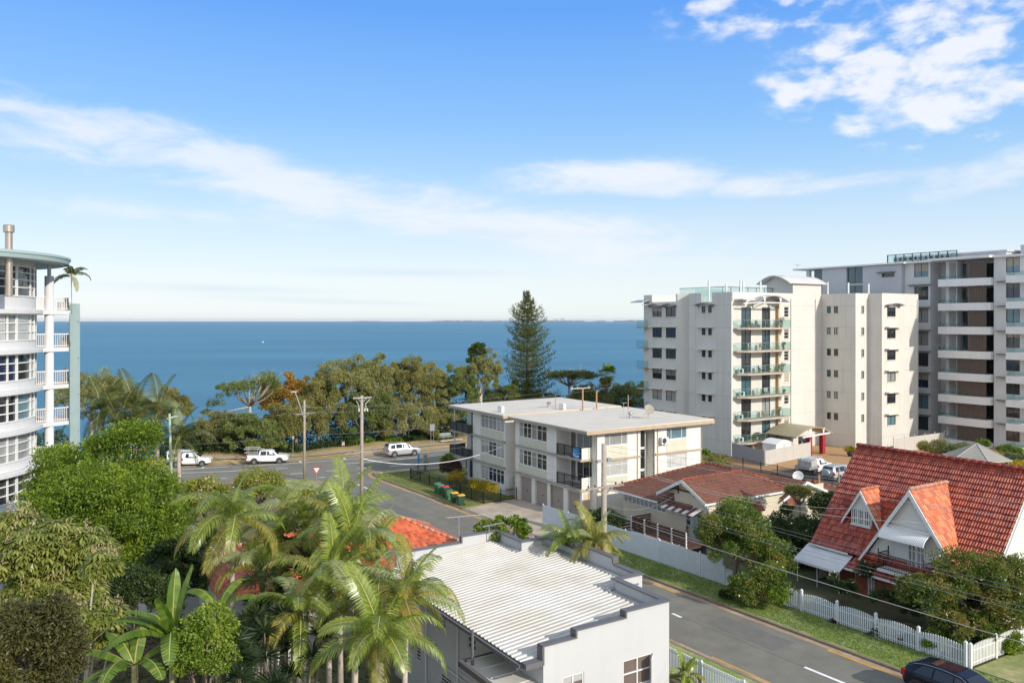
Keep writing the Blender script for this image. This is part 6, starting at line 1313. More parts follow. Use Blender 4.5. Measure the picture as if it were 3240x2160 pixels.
wire('thin drop wire from the bend pole to the near wing of the walk-up block', pworld(p2, (.1, -.1, 5.1)), W(43.1, 62.2, 7.6), .7, .009)
wire('thin drop wire from the near pole to the cottage gable', off4(0, 6.5), W(43.8, 45.6, 4.6), .7, .009); wire('thin drop wire from the near pole to the big white gable', off4(0, 9.0), W(45.1, 26.2, 6.2), .8, .009)
wire('second thin drop wire from the near pole to the dormer of the red roof', off4(.2, 9.1), W(46.2, 30.6, 6.0), .8, .009); wire('high wire from the near pole across the steep red roof', off4(.2, 9.9), W(48, 2, 9.5), .5, .009); wire('second high wire from the near pole across the steep red roof', off4(.2, 9.6), W(47, 2, 8.6), .5, .009)
for i, (x, z) in enumerate(((-1.0, 7.6), (.9, 7.6), (0, 6.9), (.3, 5.3))): wire('wire strung between the corner pole and the bend pole, number %s from the top' % ['one', 'two', 'three', 'four'][i], pworld(p3, (x, -.1, z)), pworld(p2, (x*1.1, -.1, [10.5, 10.5, 9.2, 5.2][i])), .5+.25*i, .011)
for i, z in enumerate((8.2, 7.6, 5.0)): wire('esplanade wire passing in front of the trees, %s of the set' % ['highest', 'middle', 'lowest'][i], pworld(p3, (0, -.1, z)), W(75, 92+i*.5, z+.3), .7, .009); wire('esplanade wire running left from the corner pole, %s of the set' % ['highest', 'middle', 'lowest'][i], pworld(p3, (0, -.1, z)), W(-8, 101, z+.2), .8, .009)
# signs
def post(o, h, r=.03, m=M_galv, x=0.): return MB().bar((x, 0, -.2), (x, 0, h), r, 8).build('post', m, o)
gp = Pd(1002, 1486, 86.5); r = thing('give_way_sign', 'white triangular give way sign with a red border at the corner', 'road sign', (gp.x, gp.y, -.45), R(6))
post(r, 2.4); c = gp.z+.45
def tri(s, z0, y): a = s/2; h = s*.866; return [(-a, y, z0+h*.4), (a, y, z0+h*.4), (0, y, z0-h*.6)]
m = MB(); A = tri(.95, c, -.05); m.add(A+[(p[0], -.03, p[2]) for p in A], [(0, 2, 1), (3, 4, 5), (0, 1, 4, 3), (1, 2, 5, 4), (2, 0, 3, 5)]); k = m.build('red_border', B_r, r)
MB().add(tri(.66, c-.005, -.056), [(0, 2, 1)]).build('white_face', M_frame, k)
def sgn(name, label, t, s, h, w_, hh, m, posts=1, z=None, cat='sign', rz=TH, pr=.03):
    o = thing(name, label, cat, W(t, s, (gz(t, s)+.15) if z is None else z), rz)
    for k in range(posts): post(o, h, pr, x=(k-(posts-1)/2)*w_*.6)
    if w_ > .05: MB().box(-w_/2, w_/2, -.06, -.03, h-hh, h).build('plate', m, o)
    return o
sgn('notice_board_back', 'grey-backed sign on two posts beside the bench on the far bank', 53.6, 107.3, 2.9, .75, 1.0, mat('sign back grey', (.22, .24, .27), .6), 2, z=-.45)
sgn('parking_sign', 'small green-topped parking sign on the far grass bank above the white dual-cab ute', *TS(Pd(927, 1440, 108)), 2.8, .32, .4, mat('dull green sign', (.2, .32, .25), .6), z=-.5)
sgn('street_post', 'plain white post at the rounded corner of the apartment lawn', 39.4, 90.2, 2.2, .04, .1, M_frame, z=-.3, cat='post')
sgn('blue_pillar_sign', 'narrow bright blue vertical sign by the esplanade footpath', 42.4, 88.6, 1.9, .22, 1.25, mat('bright blue sign', (.02, .30, .65), .5), z=-.25)
o = bld('bollard_cabinet', 'tall grey cabinet standing right beside the narrow blue sign', 'cabinet', 43.1, 88.0, -.25); g = G(o); g.box(42.85, 43.25, 87.9, 88.2, -.3, 1.5); g.box(42.82, 43.28, 87.87, 88.23, 1.5, 1.58); g.build('casing', M_slabg, o)
# bench
r = thing('park_bench', 'pale green slatted bench on black legs on the foreshore path', 'bench', W(56.5, 108.3, -.2), TH+R(4)); M_ben = mat('pale green slats', (.30, .38, .36), .6)
m = MB()
for k in range(4): m.box(-1.0, 1.0, -.2+k*.12, -.1+k*.12, .44, .48)
m.build('seat', M_ben, r); m = MB()
for k in range(3): m.box(-1.0, 1.0, .32+k*.03, .35+k*.03, .6+k*.13, .7+k*.13)
m.build('backrest', M_ben, r)
for x in (-.8, 0, .8): m = MB(); m.bar((x, -.15, .44), (x, -.2, -.1), .04); m.bar((x, .25, .44), (x, .3, -.1), .04); m.bar((x, .3, .4), (x, .42, 1.0), .03); m.build('leg', M_black, r)
MB().box(-1.5, 2.3, -.9, -.4, -.12, .06).build('plinth', M_conc, r)
r = thing('foreshore_bin', 'small pale box standing at the hedge line on the foreshore', 'box', W(41.6, 112.2, -.4), TH); MB().box(-.2, .2, -.2, .2, 0, .6).box(-.23, .23, -.23, .23, .6, .66).build('body', M_concd, r)
# green mesh fence at the foot of the foreshore trees
fence_run('green_mesh_fence', 'low dark green mesh fence among the foreshore shrubs', [(24, 115.2), (40, 113.4), (62, 113.2)], .9, mat('green mesh', (.008, .05, .035), .8), .24, .05, (.1, .95), .06, 3.0, flat=True, dz=0.25)

# balcony things on the tower, each standing on its slab
def tpot(t, s, z, label, r0=.18, col=(.42, .13, .06), h=.4, foliage=.35, fm='plant'):
    o = thing('potted_plant', label, 'potted plant', W(t, s, z), 0, 'pots on the tower balconies')
    MB().lathe([(0, 0), (r0*.75, 0), (r0, h), (r0*.85, h), (r0*.8, h-.06), (0, h-.06)], n=12).build('pot', mat('pot %.2f' % col[0], col, .7), o); return o
def tchair(t, s, z, label, m, rz=0., table=False):
    o = thing('outdoor_table' if table else 'outdoor_chair', label, 'table' if table else 'chair', W(t, s, z), TH+rz, 'furniture on the tower balconies'); b = MB()
    if table: b.box(-.7, .7, -.4, .4, .7, .74); o2 = b.build('top', m, o); x, y, h = .6, .33, .7
    else: b.box(-.25, .25, -.25, .25, .42, .46); b.build('seat', m, o); MB().box(-.25, .25, .22, .26, .46, .95).build('backrest', m, o); x, y, h = .22, .22, .42
    for i in (-x, x):
        for j in (-y, y): MB().bar((i, j, 0), (i, j, h), .02, 5).build('leg', m, o)
FN = mat('dark outdoor furniture', (.06, .065, .07), .6); FL = mat('pale outdoor furniture', (.5, .5, .48), .6); FW = mat('timber furniture', (.35, .16, .08), .6)
tchair(86.2, 73.6, zs[5], 'dark table on the top tower balcony', FN, 0, True); tchair(85.2, 73.7, zs[5], 'dark chair left of the table on the top tower balcony', FN); tchair(87.4, 73.7, zs[5], 'dark chair right of the table on the top tower balcony', FN)
tchair(83.8, 73.7, zs[4], 'pale folding chair at the left of the sixth-level tower balcony', FL, .5); tchair(86.0, 73.7, zs[4], 'small timber stool-like chair mid sixth-level tower balcony', FW)
tchair(85.6, 73.6, zs[3], 'dark lounge chair on the fifth-level tower balcony', FN, .4); tchair(86.6, 73.7, zs[3], 'dark chair beside the orange pot on the fifth-level tower balcony', FN, -.3)
tchair(85.5, 73.7, zs[2], 'grey chair left of the pair on the fourth-level tower balcony', FL, .4); tchair(87.0, 73.7, zs[2], 'grey chair right of the pair on the fourth-level tower balcony', FL, -.4)
tchair(86.5, 73.7, zs[1], 'orange-brown timber chair on the third-level tower balcony', FW)
for i, (k, t) in enumerate(((3, 82.3), (2, 82.5), (1, 82.2), (0, 82.3))): ac_unit(t, 74.0, zs[k], 'air conditioner at the left end of the %s tower balcony' % ['fifth-level', 'fourth-level', 'third-level', 'second-level'][i], group='air conditioners on the tower balconies')
PLANTS = [(83.2, 73.5, 5, 'small leafy pot at the left of the top tower balcony', .5), (89.8, 73.6, 5, 'tall thin potted shrub at the right of the top tower balcony', 1.0), (90.3, 73.6, 4, 'bushy potted plant at the right of the sixth-level tower balcony', .7), (90.0, 73.6, 3, 'dark bushy potted plant at the right of the fifth-level tower balcony', .8), (86.9, 73.2, 3, 'orange pot in the middle of the fifth-level tower balcony', .15), (90.3, 73.5, 2, 'terracotta pot at the right of the fourth-level tower balcony', .2), (89.4, 73.6, 1, 'large green potted plant at the right of the third-level tower balcony', .9), (83.9, 73.2, 0, 'small palm in an orange pot on the lowest tower balcony', .6), (89.8, 73.5, 0, 'slim plant in a pot at the right of the lowest tower balcony', .6), (86.0, 73.4, 0, 'terracotta pot beside the barbecue on the lowest tower balcony', .2)]
POTS = [(tpot(t, s, zs[k], lab), f) for t, s, k, lab, f in PLANTS]
r = thing('barbecue', 'black covered barbecue on the lowest tower balcony', 'barbecue', W(85.6, 74.0, zs[0]), TH); MB().box(-.5, .5, -.25, .25, .5, .8).lathe([(.5, .8), (.45, .95), (.25, 1.05), (0, 1.08)], n=12).build('hood', M_black, r)
for x in (-.4, .4): MB().bar((x, 0, 0), (x, 0, .5), .04).build('leg', M_black, r)
# ================================================================ vegetation
RG = np.random.default_rng(11)
def leafmesh(name, c, d, L, Wd, m, parent=None, loc=(0, 0, 0), tip=0.):
    """c (n,3) leaf centres, d (n,3) long axes: one diamond-shaped face per leaf"""
    n = len(c); d = d/np.maximum(np.linalg.norm(d, axis=1, keepdims=True), 1e-6)
    r = RG.normal(size=(n, 3)); s = np.cross(d, r); s /= np.maximum(np.linalg.norm(s, axis=1, keepdims=True), 1e-6)
    L = (np.full(n, L)*RG.uniform(.7, 1.25, n))[:, None]; Wd = (np.full(n, Wd)*RG.uniform(.75, 1.2, n))[:, None]
    v = np.empty((n, 4, 3), np.float32); v[:, 0] = c-d*L/2; v[:, 1] = c+s*Wd/2; v[:, 2] = c+d*L/2; v[:, 2, 2] -= tip*L[:, 0]; v[:, 3] = c-s*Wd/2
    return quadmesh(name, v, m, parent, loc)
def quadmesh(name, v, m, parent=None, loc=(0, 0, 0)):
    n = len(v); me = bpy.data.meshes.new(name); me.vertices.add(n*4); me.vertices.foreach_set('co', np.asarray(v, np.float32).ravel())
    me.loops.add(n*4); me.loops.foreach_set('vertex_index', np.arange(n*4, dtype=np.int32)); me.polygons.add(n)
    me.polygons.foreach_set('loop_start', np.arange(0, n*4, 4, dtype=np.int32)); me.update(calc_edges=True); me.materials.append(m)
    o = bpy.data.objects.new(name, me); C.objects.link(o); o.location = loc
    if parent: o.parent = parent
    return o
def clumps(blobs, k, cr):
    """clump centres in the shell of each ellipsoid blob (cx,cy,cz,rx,ry,rz)"""
    out = []
    for b in blobs:
        n = max(3, int(k*(b[3]*b[5])/(blobs[0][3]*blobs[0][5])))
        u = RG.normal(size=(n, 3)); u /= np.linalg.norm(u, axis=1, keepdims=True); u[:, 2] = np.where(u[:, 2] < -.45, -u[:, 2]*.6, u[:, 2])
        r = RG.uniform(.5, 1.0, n)**.6; wob = 1+.22*np.sin(u[:, 0]*3.1+b[0])*np.cos(u[:, 1]*2.7+b[2]*1.3)
        p = u*(r*wob)[:, None]*np.array([b[3]-cr*.6, b[4]-cr*.6, b[5]-cr*.5])+np.array(b[:3]); out.append(p)
    return np.concatenate(out)
def fill(cc, m_, cr, flat=.75, droop=0., out=.9):
    n = len(cc); rr = cr*RG.uniform(.6, 1.25, n); u = RG.normal(size=(n, m_, 3)); u /= np.linalg.norm(u, axis=2, keepdims=True)
    r = RG.uniform(.15, 1.0, (n, m_, 1))**.5; off = u*r*rr[:, None, None]; off[..., 2] *= flat
    c = (cc[:, None, :]+off).reshape(-1, 3); d = (u*out+RG.normal(size=u.shape)*.5); d[..., 2] -= droop; return c, d.reshape(-1, 3)
BARK = mat('grey bark', (.20, .16, .12), .9, var=.3, scale=3, bump=.5, bscale=8); BARKP = mat('pale bark', (.42, .36, .29), .85, var=.25, scale=3); BARKD = mat('dark bark', (.10, .075, .055), .95, var=.3, scale=3)
PAL = {
 'olive': leafmat('olive needles', [(.10, .115, .03), (.22, .21, .06), (.38, .33, .11)], clump=.5), 'olive2': leafmat('fresh olive needles', [(.07, .10, .025), (.15, .19, .045), (.28, .31, .09)], clump=.5), 'brown': leafmat('brown green needles', [(.11, .12, .04), (.24, .24, .08), (.40, .38, .16)], clump=.5),
 'dark': leafmat('dark green leaves', [(.018, .035, .010), (.04, .07, .018), (.09, .12, .03)], clump=.7), 'fresh': leafmat('fresh green leaves', [(.03, .07, .006), (.125, .20, .014), (.34, .40, .04)], clump=.6),
 'greygreen': leafmat('grey green leaves', [(.07, .09, .045), (.14, .17, .085), (.25, .27, .15)], clump=.8), 'yellow': leafmat('yellow green leaves', [(.12, .15, .02), (.24, .26, .04), (.42, .40, .10)], clump=.9),
 'orange': leafmat('orange autumn leaves', [(.12, .10, .02), (.38, .22, .04), (.58, .32, .06)], clump=.6), 'pine': leafmat('pine needles', [(.04, .06, .016), (.10, .125, .03), (.21, .22, .065)], clump=.6),
 'bunya': leafmat('bunya tufts', [(.02, .04, .008), (.05, .09, .012), (.16, .20, .03)], clump=2), 'lime': leafmat('lime leaves', [(.08, .14, .012), (.17, .25, .025), (.32, .38, .06)], clump=1.),
 'lilly': leafmat('lilly pilly leaves', [(.022, .05, .010), (.06, .115, .018), (.13, .19, .035), (.22, .23, .05), (.36, .21, .08)], clump=.8, rough=.3), 'magnolia': leafmat('glossy magnolia leaves', [(.02, .04, .010), (.06, .10, .018), (.12, .16, .03), (.22, .19, .05), (.34, .21, .08)], rough=.25, clump=.7),
 'shade': leafmat('shade-painted olive leaves', [(.04, .042, .013), (.085, .083, .024), (.15, .14, .04)], clump=.5), 'umb': leafmat('umbrella leaves', [(.09, .13, .025), (.24, .27, .06), (.48, .44, .16)], rough=.28, clump=.8, spec=.6),  # the bottom-left tree's building shade is put into its leaf colours
 'maroon': leafmat('maroon leaves', [(.03, .015, .012), (.07, .025, .02), (.11, .07, .03)], clump=1.5), 'gold': leafmat('golden hedge leaves', [(.12, .13, .01), (.38, .29, .015), (.62, .42, .02)], clump=1.2),
 'palm': leafmat('palm leaflets', [(.075, .12, .014), (.19, .25, .03), (.38, .41, .095)], rough=.32, trans=.3, clump=.5, spec=.6), 'palmy': leafmat('yellowing leaflets', [(.11, .14, .02), (.27, .26, .05), (.45, .33, .08)], rough=.4, clump=.8),
 'palmp': leafmat('pale leaflet undersides', [(.20, .25, .09), (.33, .37, .17), (.46, .48, .28)], rough=.35, trans=.35, clump=.6), 'dry': leafmat('dry fronds', [(.18, .09, .035), (.38, .20, .07), (.52, .36, .19)], rough=.7, clump=1), 'queen': leafmat('queen palm leaflets', [(.03, .05, .010), (.075, .10, .02), (.17, .17, .04)], clump=.5),
 'ban': leafmat('banana leaf', [(.07, .13, .015), (.13, .21, .03), (.26, .33, .07)], rough=.4, trans=.35, clump=.5), 'agave': leafmat('agave leaves', [(.10, .15, .10), (.18, .24, .17), (.28, .33, .26)], clump=2), 'drac': leafmat('dracaena leaves', [(.012, .028, .010), (.03, .055, .018), (.075, .10, .035)], clump=1.)}
M_rib = mat('yellow midrib', (.36, .33, .10), .5); M_flr = mat('crimson flowers', (.45, .01, .03), .6); M_flp = mat('pale pink flowers', (.75, .45, .42), .6); M_flw = mat('white flowers', (.75, .73, .68), .6)
def fy(px, Y):
    k = .8462-.5329*(px-1620)/2550; s = k*Y
    return Y if s > 113 else (113+(Y-112)*.5)/k
def tree(name, label, cat, px, yt, yb, wpx, Y, pal, n=4000, leaf=(.34, .12), k=26, cr=None, droop=0., flat=.75, extra=(), bark=BARK, group=None, trunk=True, fl=None, lean=0., limbs=7, tr=None, zb=None, nt=1):
    c = Pd(px, (yt+yb)/2, Y); rx = wpx/2*Y/F; rz = (yb-yt)/2*Y/F; bz = gw(c.x, c.y) if zb is None else zb; base = Vector((c.x+lean, c.y, bz))
    o = thing(name, label, cat, base, 0, group); b0 = [(-lean, 0, c.z-bz, rx, rx*.9, rz)]
    for (ex, ey, ew, eh, dY) in extra:
        q = Pd(ex, ey, Y+dY); b0.append((q.x-base.x, q.y-base.y, q.z-bz, ew/2*Y/F, ew/2*Y/F*.9, eh/2*Y/F))
    cr = cr or rx*.34; cc = clumps(b0, k, cr); m_ = max(12, int(n/len(cc))); p, d = fill(cc, m_, cr, flat, droop); leafmesh('crown', p, d, leaf[0], leaf[1], PAL[pal], o)
    if trunk:
        t = MB(); r0 = tr or max(.08, rx*.055); top = Vector((-lean, 0, max(.6, c.z-bz-rz*.35)))
        for q in range(nt):
            o2 = Vector(((q-(nt-1)/2)*rx*.35, (q % 2)*.4, 0)); t.tube([o2+Vector((0, 0, -.4)), o2*1.2+top*.45+Vector((RG.uniform(-.2, .2), 0, 0)), o2*1.5+top], [r0*1.25, r0, r0*.7], 8)
        idx = RG.choice(len(cc), min(limbs, len(cc)), replace=False)
        for i in idx:
            e = Vector(cc[i]); mdl = (top*.8+e)*.5+Vector((0, 0, -.12*rz)); t.tube([top*.82, mdl, e], [r0*.55, r0*.36, r0*.12], 5)
            for _ in range(2):
                e2 = e+Vector(RG.normal(size=3)*cr*.9); t.tube([mdl*.4+e*.6, e2], [r0*.2, r0*.06], 4)
        t.build('trunk', bark, o, True)
    if fl:
        fm, fn, fs = fl; ii = RG.choice(len(p), fn, replace=False); q = p[ii]*1.0; u = q-np.array(b0[0][:3]); q = q+u/np.maximum(np.linalg.norm(u, axis=1, keepdims=True), .01)*fs*.6; q = (q[:, None, :]+RG.normal(size=(len(q), 4, 3))*fs*.5).reshape(-1, 3)
        tag(leafmesh('flowers', q, RG.normal(size=q.shape), fs, fs*.8, fm, o), kind='stuff')
    return o
GF = 'trees along the foreshore'
FS = [
 (290, 1172, 1310, 200, 117, 'brown', 6500, 'broad brown-green foreshore tree just right of the curved building fin', 24), (395, 1222, 1330, 120, 119, 'brown', 3500, 'smaller brown-green foreshore tree against the sea, right of the fin tree', 16),
 (548, 1232, 1345, 120, 112, 'olive', 3800, 'round-topped olive tree standing alone against the sea left of centre', 14), (930, 1188, 1285, 190, 121, 'orange', 5200, 'foreshore tree with orange autumn leaves', 20),
 (935, 1262, 1405, 190, 113, 'olive', 7000, 'drooping olive casuarina below the orange-leaved tree', 22), (815, 1308, 1412, 170, 110.5, 'olive', 5500, 'rounded olive tree behind the white dual-cab ute', 18),
 (1010, 1185, 1395, 150, 115, 'olive', 6500, 'tall olive tree just left of the widest foreshore crown', 22), (1095, 1122, 1330, 190, 118, 'brown', 9000, 'widest brown-green foreshore crown, topping the tree belt', 30), (1205, 1120, 1300, 150, 121, 'brown', 6500, 'feathery brown crown with sea showing through, right of the widest one', 22),
 (1150, 1230, 1390, 170, 114.5, 'olive', 7000, 'olive tree in front of the widest crown', 22), (1310, 1118, 1330, 150, 118, 'olive', 6800, 'olive tree with two humps right of the corner power pole', 22), (1375, 1150, 1345, 120, 121, 'brown', 4500, 'narrow brown foreshore tree left of the bunya', 18),
 (1280, 1250, 1395, 190, 114, 'brown', 7500, 'brown-green tree directly behind the bend power pole', 24), (1450, 1165, 1350, 130, 117, 'olive', 6000, 'olive tree at the far left roof corner of the walk-up block', 20), (1520, 1112, 1270, 125, 119, 'brown', 5200, 'twiggy brown tree in front of the dark bunya', 20),
 (1625, 1205, 1340, 130, 118, 'olive', 5200, 'olive tree just left of the trunk of the tall pine', 18), (1860, 1212, 1330, 140, 120, 'olive', 5200, 'olive tree between the flat-topped tree and the fan palm', 18), (1735, 1250, 1340, 150, 116, 'brown', 5200, 'brown-green tree low between the pine and the flat-topped tree', 18), (700, 1305, 1410, 130, 112, 'olive', 4200, 'olive tree low under the bare reaching limbs', 18),
 (1560, 1225, 1345, 170, 122, 'pine', 5200, 'low dark green pine at the foot of the tall pine, left side', 20), (1720, 1240, 1330, 130, 126, 'pine', 3800, 'low dark green pine at the foot of the tall pine, right side', 16), (1990, 1200, 1330, 150, 124, 'brown', 6000, 'brown-green tree between the fan palm and the cream tower', 20), (1385, 1290, 1400, 150, 114, 'olive', 5200, 'olive shrub tree above the silver wagon', 18)]
for i_, (px, yt, yb, w_, Y, pal, n, lab, k) in enumerate(FS):
  pal = 'olive2' if pal == 'olive' and i_ % 2 else pal
  tree('foreshore_tree', lab, 'tree', px, yt-8, max(yb, yt+.78*w_)+14, w_*1.22, fy(px, Y), pal, int(n*3.2), (.46, .085) if pal != 'orange' else (.32, .22), int(k*3.2)+30, droop=.75 if pal != 'orange' else 0, group=GF, bark=BARKP if k % 4 == 0 else BARK, flat=.85, cr=w_/2*fy(px, Y)/F*.19, nt=1+k % 2)
# open casuarina with pale bare limbs, flat-topped tree
o = tree('casuarina_tree', 'open dark tree with bare pale limbs leaning out over the sea', 'tree', 790, 1188, 1285, 220, 116, 'olive2', 9000, (.36, .08), 46, .75, .4, .75, bark=BARKP, limbs=18, tr=.22, extra=[(690, 1275, 70, 30, 0), (650, 1302, 40, 14, 0), (850, 1210, 100, 80, 0), (740, 1230, 90, 60, 0)])
o = tree('flat_topped_tree', 'flat-topped tree with pale twisted limbs right of the tall pine', 'tree', 1800, 1168, 1205, 175, 144, 'pine', 6500, (.36, .13), 30, 1.2, 0, .5, bark=BARKP, limbs=20, tr=.25)
HD = [(1030, 1395, 1435, 110, 'dark'), (1130, 1380, 1430, 120, 'fresh'), (1225, 1375, 1425, 120, 'fresh'), (1300, 1365, 1420, 100, 'dark'), (1390, 1355, 1412, 110, 'fresh'), (1470, 1345, 1400, 100, 'yellow'), (690, 1395, 1450, 130, 'dark'), (800, 1400, 1450, 130, 'dark'), (900, 1395, 1445, 120, 'dark'), (655, 1325, 1430, 150, 'greygreen'), (730, 1345, 1440, 120, 'greygreen'), (600, 1360, 1440, 110, 'dark')]
for i, (px, yt, yb, w_, pal) in enumerate(HD): tree('foreshore_shrub', 'foreshore shrub in the strip of undergrowth, %s' % ['dark one left of the corner pole', 'bright green one right of the corner pole', 'bright green one left of the bend pole', 'dark one behind the silver wagon', 'bright green one by the grey-backed sign', 'yellowish one beyond the bench', 'dark one left of the dual-cab ute', 'dark one behind the dual-cab ute', 'dark one right of the dual-cab ute', 'tall grey-green one right of the pale green pole', 'second grey-green one under the bare limbs', 'dark one behind the pale green pole'][i], 'shrub', px, yt, yb, w_, fy(px, 113.5), pal, 5200, (.34, .16), 30, group='shrubs along the foreshore', limbs=4)
# dense undergrowth in the shade of the foreshore trees: nobody could count it
n = 80000; t_ = RG.uniform(-45, 140, n); s_ = RG.uniform(112.6, 121, n)+1.5*np.sin(t_*.4); hh = RG.uniform(0, 1, n)**1.1*(4.4+1.5*np.sin(t_*.53)+.9*np.sin(t_*1.3)); P = np.stack([t_*V[0]+s_*U[0], t_*V[1]+s_*U[1], np.array([gz(a, b_) for a, b_ in zip(t_, s_)])+hh], 1)
tag(leafmesh('undergrowth', P, RG.normal(size=P.shape), .45, .2, PAL['dark']), 'dark tangled undergrowth beneath the foreshore trees', 'undergrowth', kind='stuff')
# tall Norfolk pine
c = Pd(1668, 1013, 138); bz = gw(c.x, c.y); zt = Pd(1668, 921, 138).z; Hn = zt-bz; o = thing('norfolk_pine', 'tall tapering pine rising above the horizon behind the walk-up block', 'pine tree', (c.x, c.y, bz)); Ps = []; Ds = []; lm = MB(); z = 2.2
MB().tube([(0, 0, -.3), (.1, 0, Hn*.5), (0, 0, Hn)], [.42, .26, .03], 9).build('trunk', BARKD, o, True)
while z < Hn-.25:
    f = 1-z/Hn; rad = float(np.interp(f, [0, .08, .21, .37, .52, .73, 1], [.3, 1.4, 3.1, 3.9, 4.9, 5.5, 5.1]))*RG.uniform(.85, 1.12); nb = 6 if f > .12 else 4; a0 = RG.uniform(0, 6)
    for k in range(nb):
        a = a0+2*math.pi*k/nb+RG.uniform(-.25, .25); l = rad*RG.uniform(.5, 1.18); m_ = int(20+60*l/4)*2; u = RG.uniform(.18, 1, m_); zz = z+l*(.10*u+.30*u**2.4)+.05; sp = (RG.normal(size=m_)*.30*(.4+u))*l*.5
        x = np.cos(a)*u*l-np.sin(a)*sp; y = np.sin(a)*u*l+np.cos(a)*sp; Ps.append(np.stack([x, y, zz+RG.normal(size=m_)*.2], 1)); Ds.append(np.stack([np.cos(a)*.6+RG.normal(size=m_)*.3, np.sin(a)*.6+RG.normal(size=m_)*.3, np.full(m_, .8)], 1))
        lm.tube([(0, 0, z), (math.cos(a)*l*.55, math.sin(a)*l*.55, z+l*.10), (math.cos(a)*l*.95, math.sin(a)*l*.95, z+l*.33)], [.05, .035, .012], 4)
    z += RG.uniform(.4, .85)+.3*f
leafmesh('crown', np.concatenate(Ps), np.concatenate(Ds), .34, .12, PAL['pine'], o); lm.build('limbs', BARKD, o)
# bunya
o = tree('bunya_pine', 'dark tufted pine standing out against the sea left of the tall pine', 'pine tree', 1512, 1072, 1190, 72, 134, 'bunya', 6500, (.3, .14), 26, .62, 0, .8)

def frond(L, a0, droop, n=46, ll=.62, hang=.35, wd=.045, twist=0.):
    """palm frond: midrib strip and two rows of leaflets, growing along +x"""
    pts = []; x = z = 0.; st = 24
    for i in range(st+1):
        u = i/st; a = a0-droop*u**1.25; pts.append((x, z, a)); x += math.cos(a)*L/st; z += math.sin(a)*L/st
    q = []; rs = []
    for i in range(n):
        u = .10+.9*i/(n-1); j = u*st; k = min(int(j), st-1); f = j-k; px = pts[k][0]*(1-f)+pts[k+1][0]*f; pz = pts[k][1]*(1-f)+pts[k+1][1]*f; a = pts[k][2]
        tx, tz = math.cos(a), math.sin(a); l = ll*(math.sin(math.pi*(.13+.80*u))**.7)*RG.uniform(.85, 1.1)
        for sg in (1, -1):
            fw = .35+.5*u; hg = hang*RG.uniform(.5, 1.5); d = Vector((tx*fw-tz*.12, sg*.85, tz*fw+tx*.12-hg*.5+.12)).normalized(); b = Vector((px, sg*.012, pz)); md = b+d*l*.5; d2 = (d+Vector((.05, 0, -.45-1.5*hg))).normalized(); e = md+d2*l*.5
            wv = Vector((tx, 0, tz))*wd*.5; q.append([b-wv*.3, b+wv*.5, md+wv, md-wv]); q.append([md-wv, md+wv, e+wv*.15, e-wv*.15])
    for i in range(st):
        r = .028*(1-i/st)+.006; a_, b_ = pts[i], pts[i+1]; rs.append([(a_[0], -r, a_[1]), (a_[0], r, a_[1]), (b_[0], r*.9, b_[1]), (b_[0], -r*.9, b_[1])]); rs.append([(a_[0], -r, a_[1]), (a_[0], 0, a_[1]-r*1.4), (b_[0], 0, b_[1]-r*1.4), (b_[0], -r*.9, b_[1])])
    return np.array([[tuple(v) for v in k] for k in q], np.float32), np.array(rs, np.float32)
FR = {}
def frond_obj(kind, pal, L, a0, dr, **kw):
    key = (kind, pal)
    if key in FR: return FR[key]
    v, r = frond(L, a0, dr, **kw); o = quadmesh('frond', v, PAL[pal]); k = quadmesh('midrib', r, M_rib if pal != 'dry' else PAL['dry'], o); FR[key] = o; C.objects.unlink(o); C.objects.unlink(k); return o
def palm(label, px, py, Y, L=3.0, n=12, zb=None, pal='palm', mix_=('palmy', 'dry'), group='palms in the garden clump', tr=.12, seed=0, flower=False, up=2, trunkpal=None, nm='feather_palm', side=None):
    c = Pd(px, py, Y); bz = gw(c.x, c.y) if zb is None else zb; o = thing(nm, label, 'palm', (c.x, c.y, bz), 0, group); hc = c.z-bz; rr = random.Random(seed+int(px))
    bend = rr.uniform(-.25, .25); MB().tube([(bend, 0, -.3), (bend*.6, 0, hc*.4), (0, 0, hc-.9)], [tr*1.5, tr, tr*.85], 10).build('trunk', trunkpal or BARKP, o, True)
    MB().tube([(0, 0, hc-1.0), (0, 0, hc-.5), (0, 0, hc)], [tr*1.05, tr*1.25, tr*.55], 10).build('crownshaft', mat('green crownshaft', (.16, .20, .07), .5, var=.2), o, True)
    kinds = [('up', 80, 38), ('mid', 60, 95), ('out', 38, 112), ('low', 12, 95), ('down', -20, 65)]
    for i in range(n):
        a = i*2.39996+rr.uniform(-.25, .25); f = i/(n-1); ki = 0 if i < up else 1 if f < .42 else 2 if f < .7 else 3 if f < .92 else 4
        nme, e0, dr = kinds[ki]; v = rr.randint(0, 1); pl = pal if rr.random() < .68 else 'palmp' if (ki < 2 and rr.random() < .7) else mix_[0]
        if ki == 4: pl = mix_[1] if rr.random() < .35 else mix_[0]
        src = frond_obj('%s%d%.1f' % (nme, v, L), pl, L*(1, 1.08)[v], R(e0+v*6), R(dr+v*12), n=62 if L > 2.6 else 46, ll=.74*L/3, hang=.15+.3*f+.2*v, wd=.05)
        k = src.copy(); C.objects.link(k); k.parent = o; k.location = (0, 0, hc-.1); k.rotation_euler = (rr.uniform(-.35, .35), rr.uniform(-.12, .12), a); s = rr.uniform(.88, 1.12); k.scale = (s, s, s)
        for ch in src.children: q = ch.copy(); C.objects.link(q); q.parent = k
    if flower:
        p = RG.normal(size=(900, 3))*np.array([.2, .2, .33]); leafmesh('flower_spray', p+np.array([-.35, -.3, hc-1.3]), np.tile([0, 0, 1.], (900, 1))+RG.normal(size=(900, 3))*.3, .3, .02, mat('straw flower spray', (.58, .48, .34), .8), o)
    return o
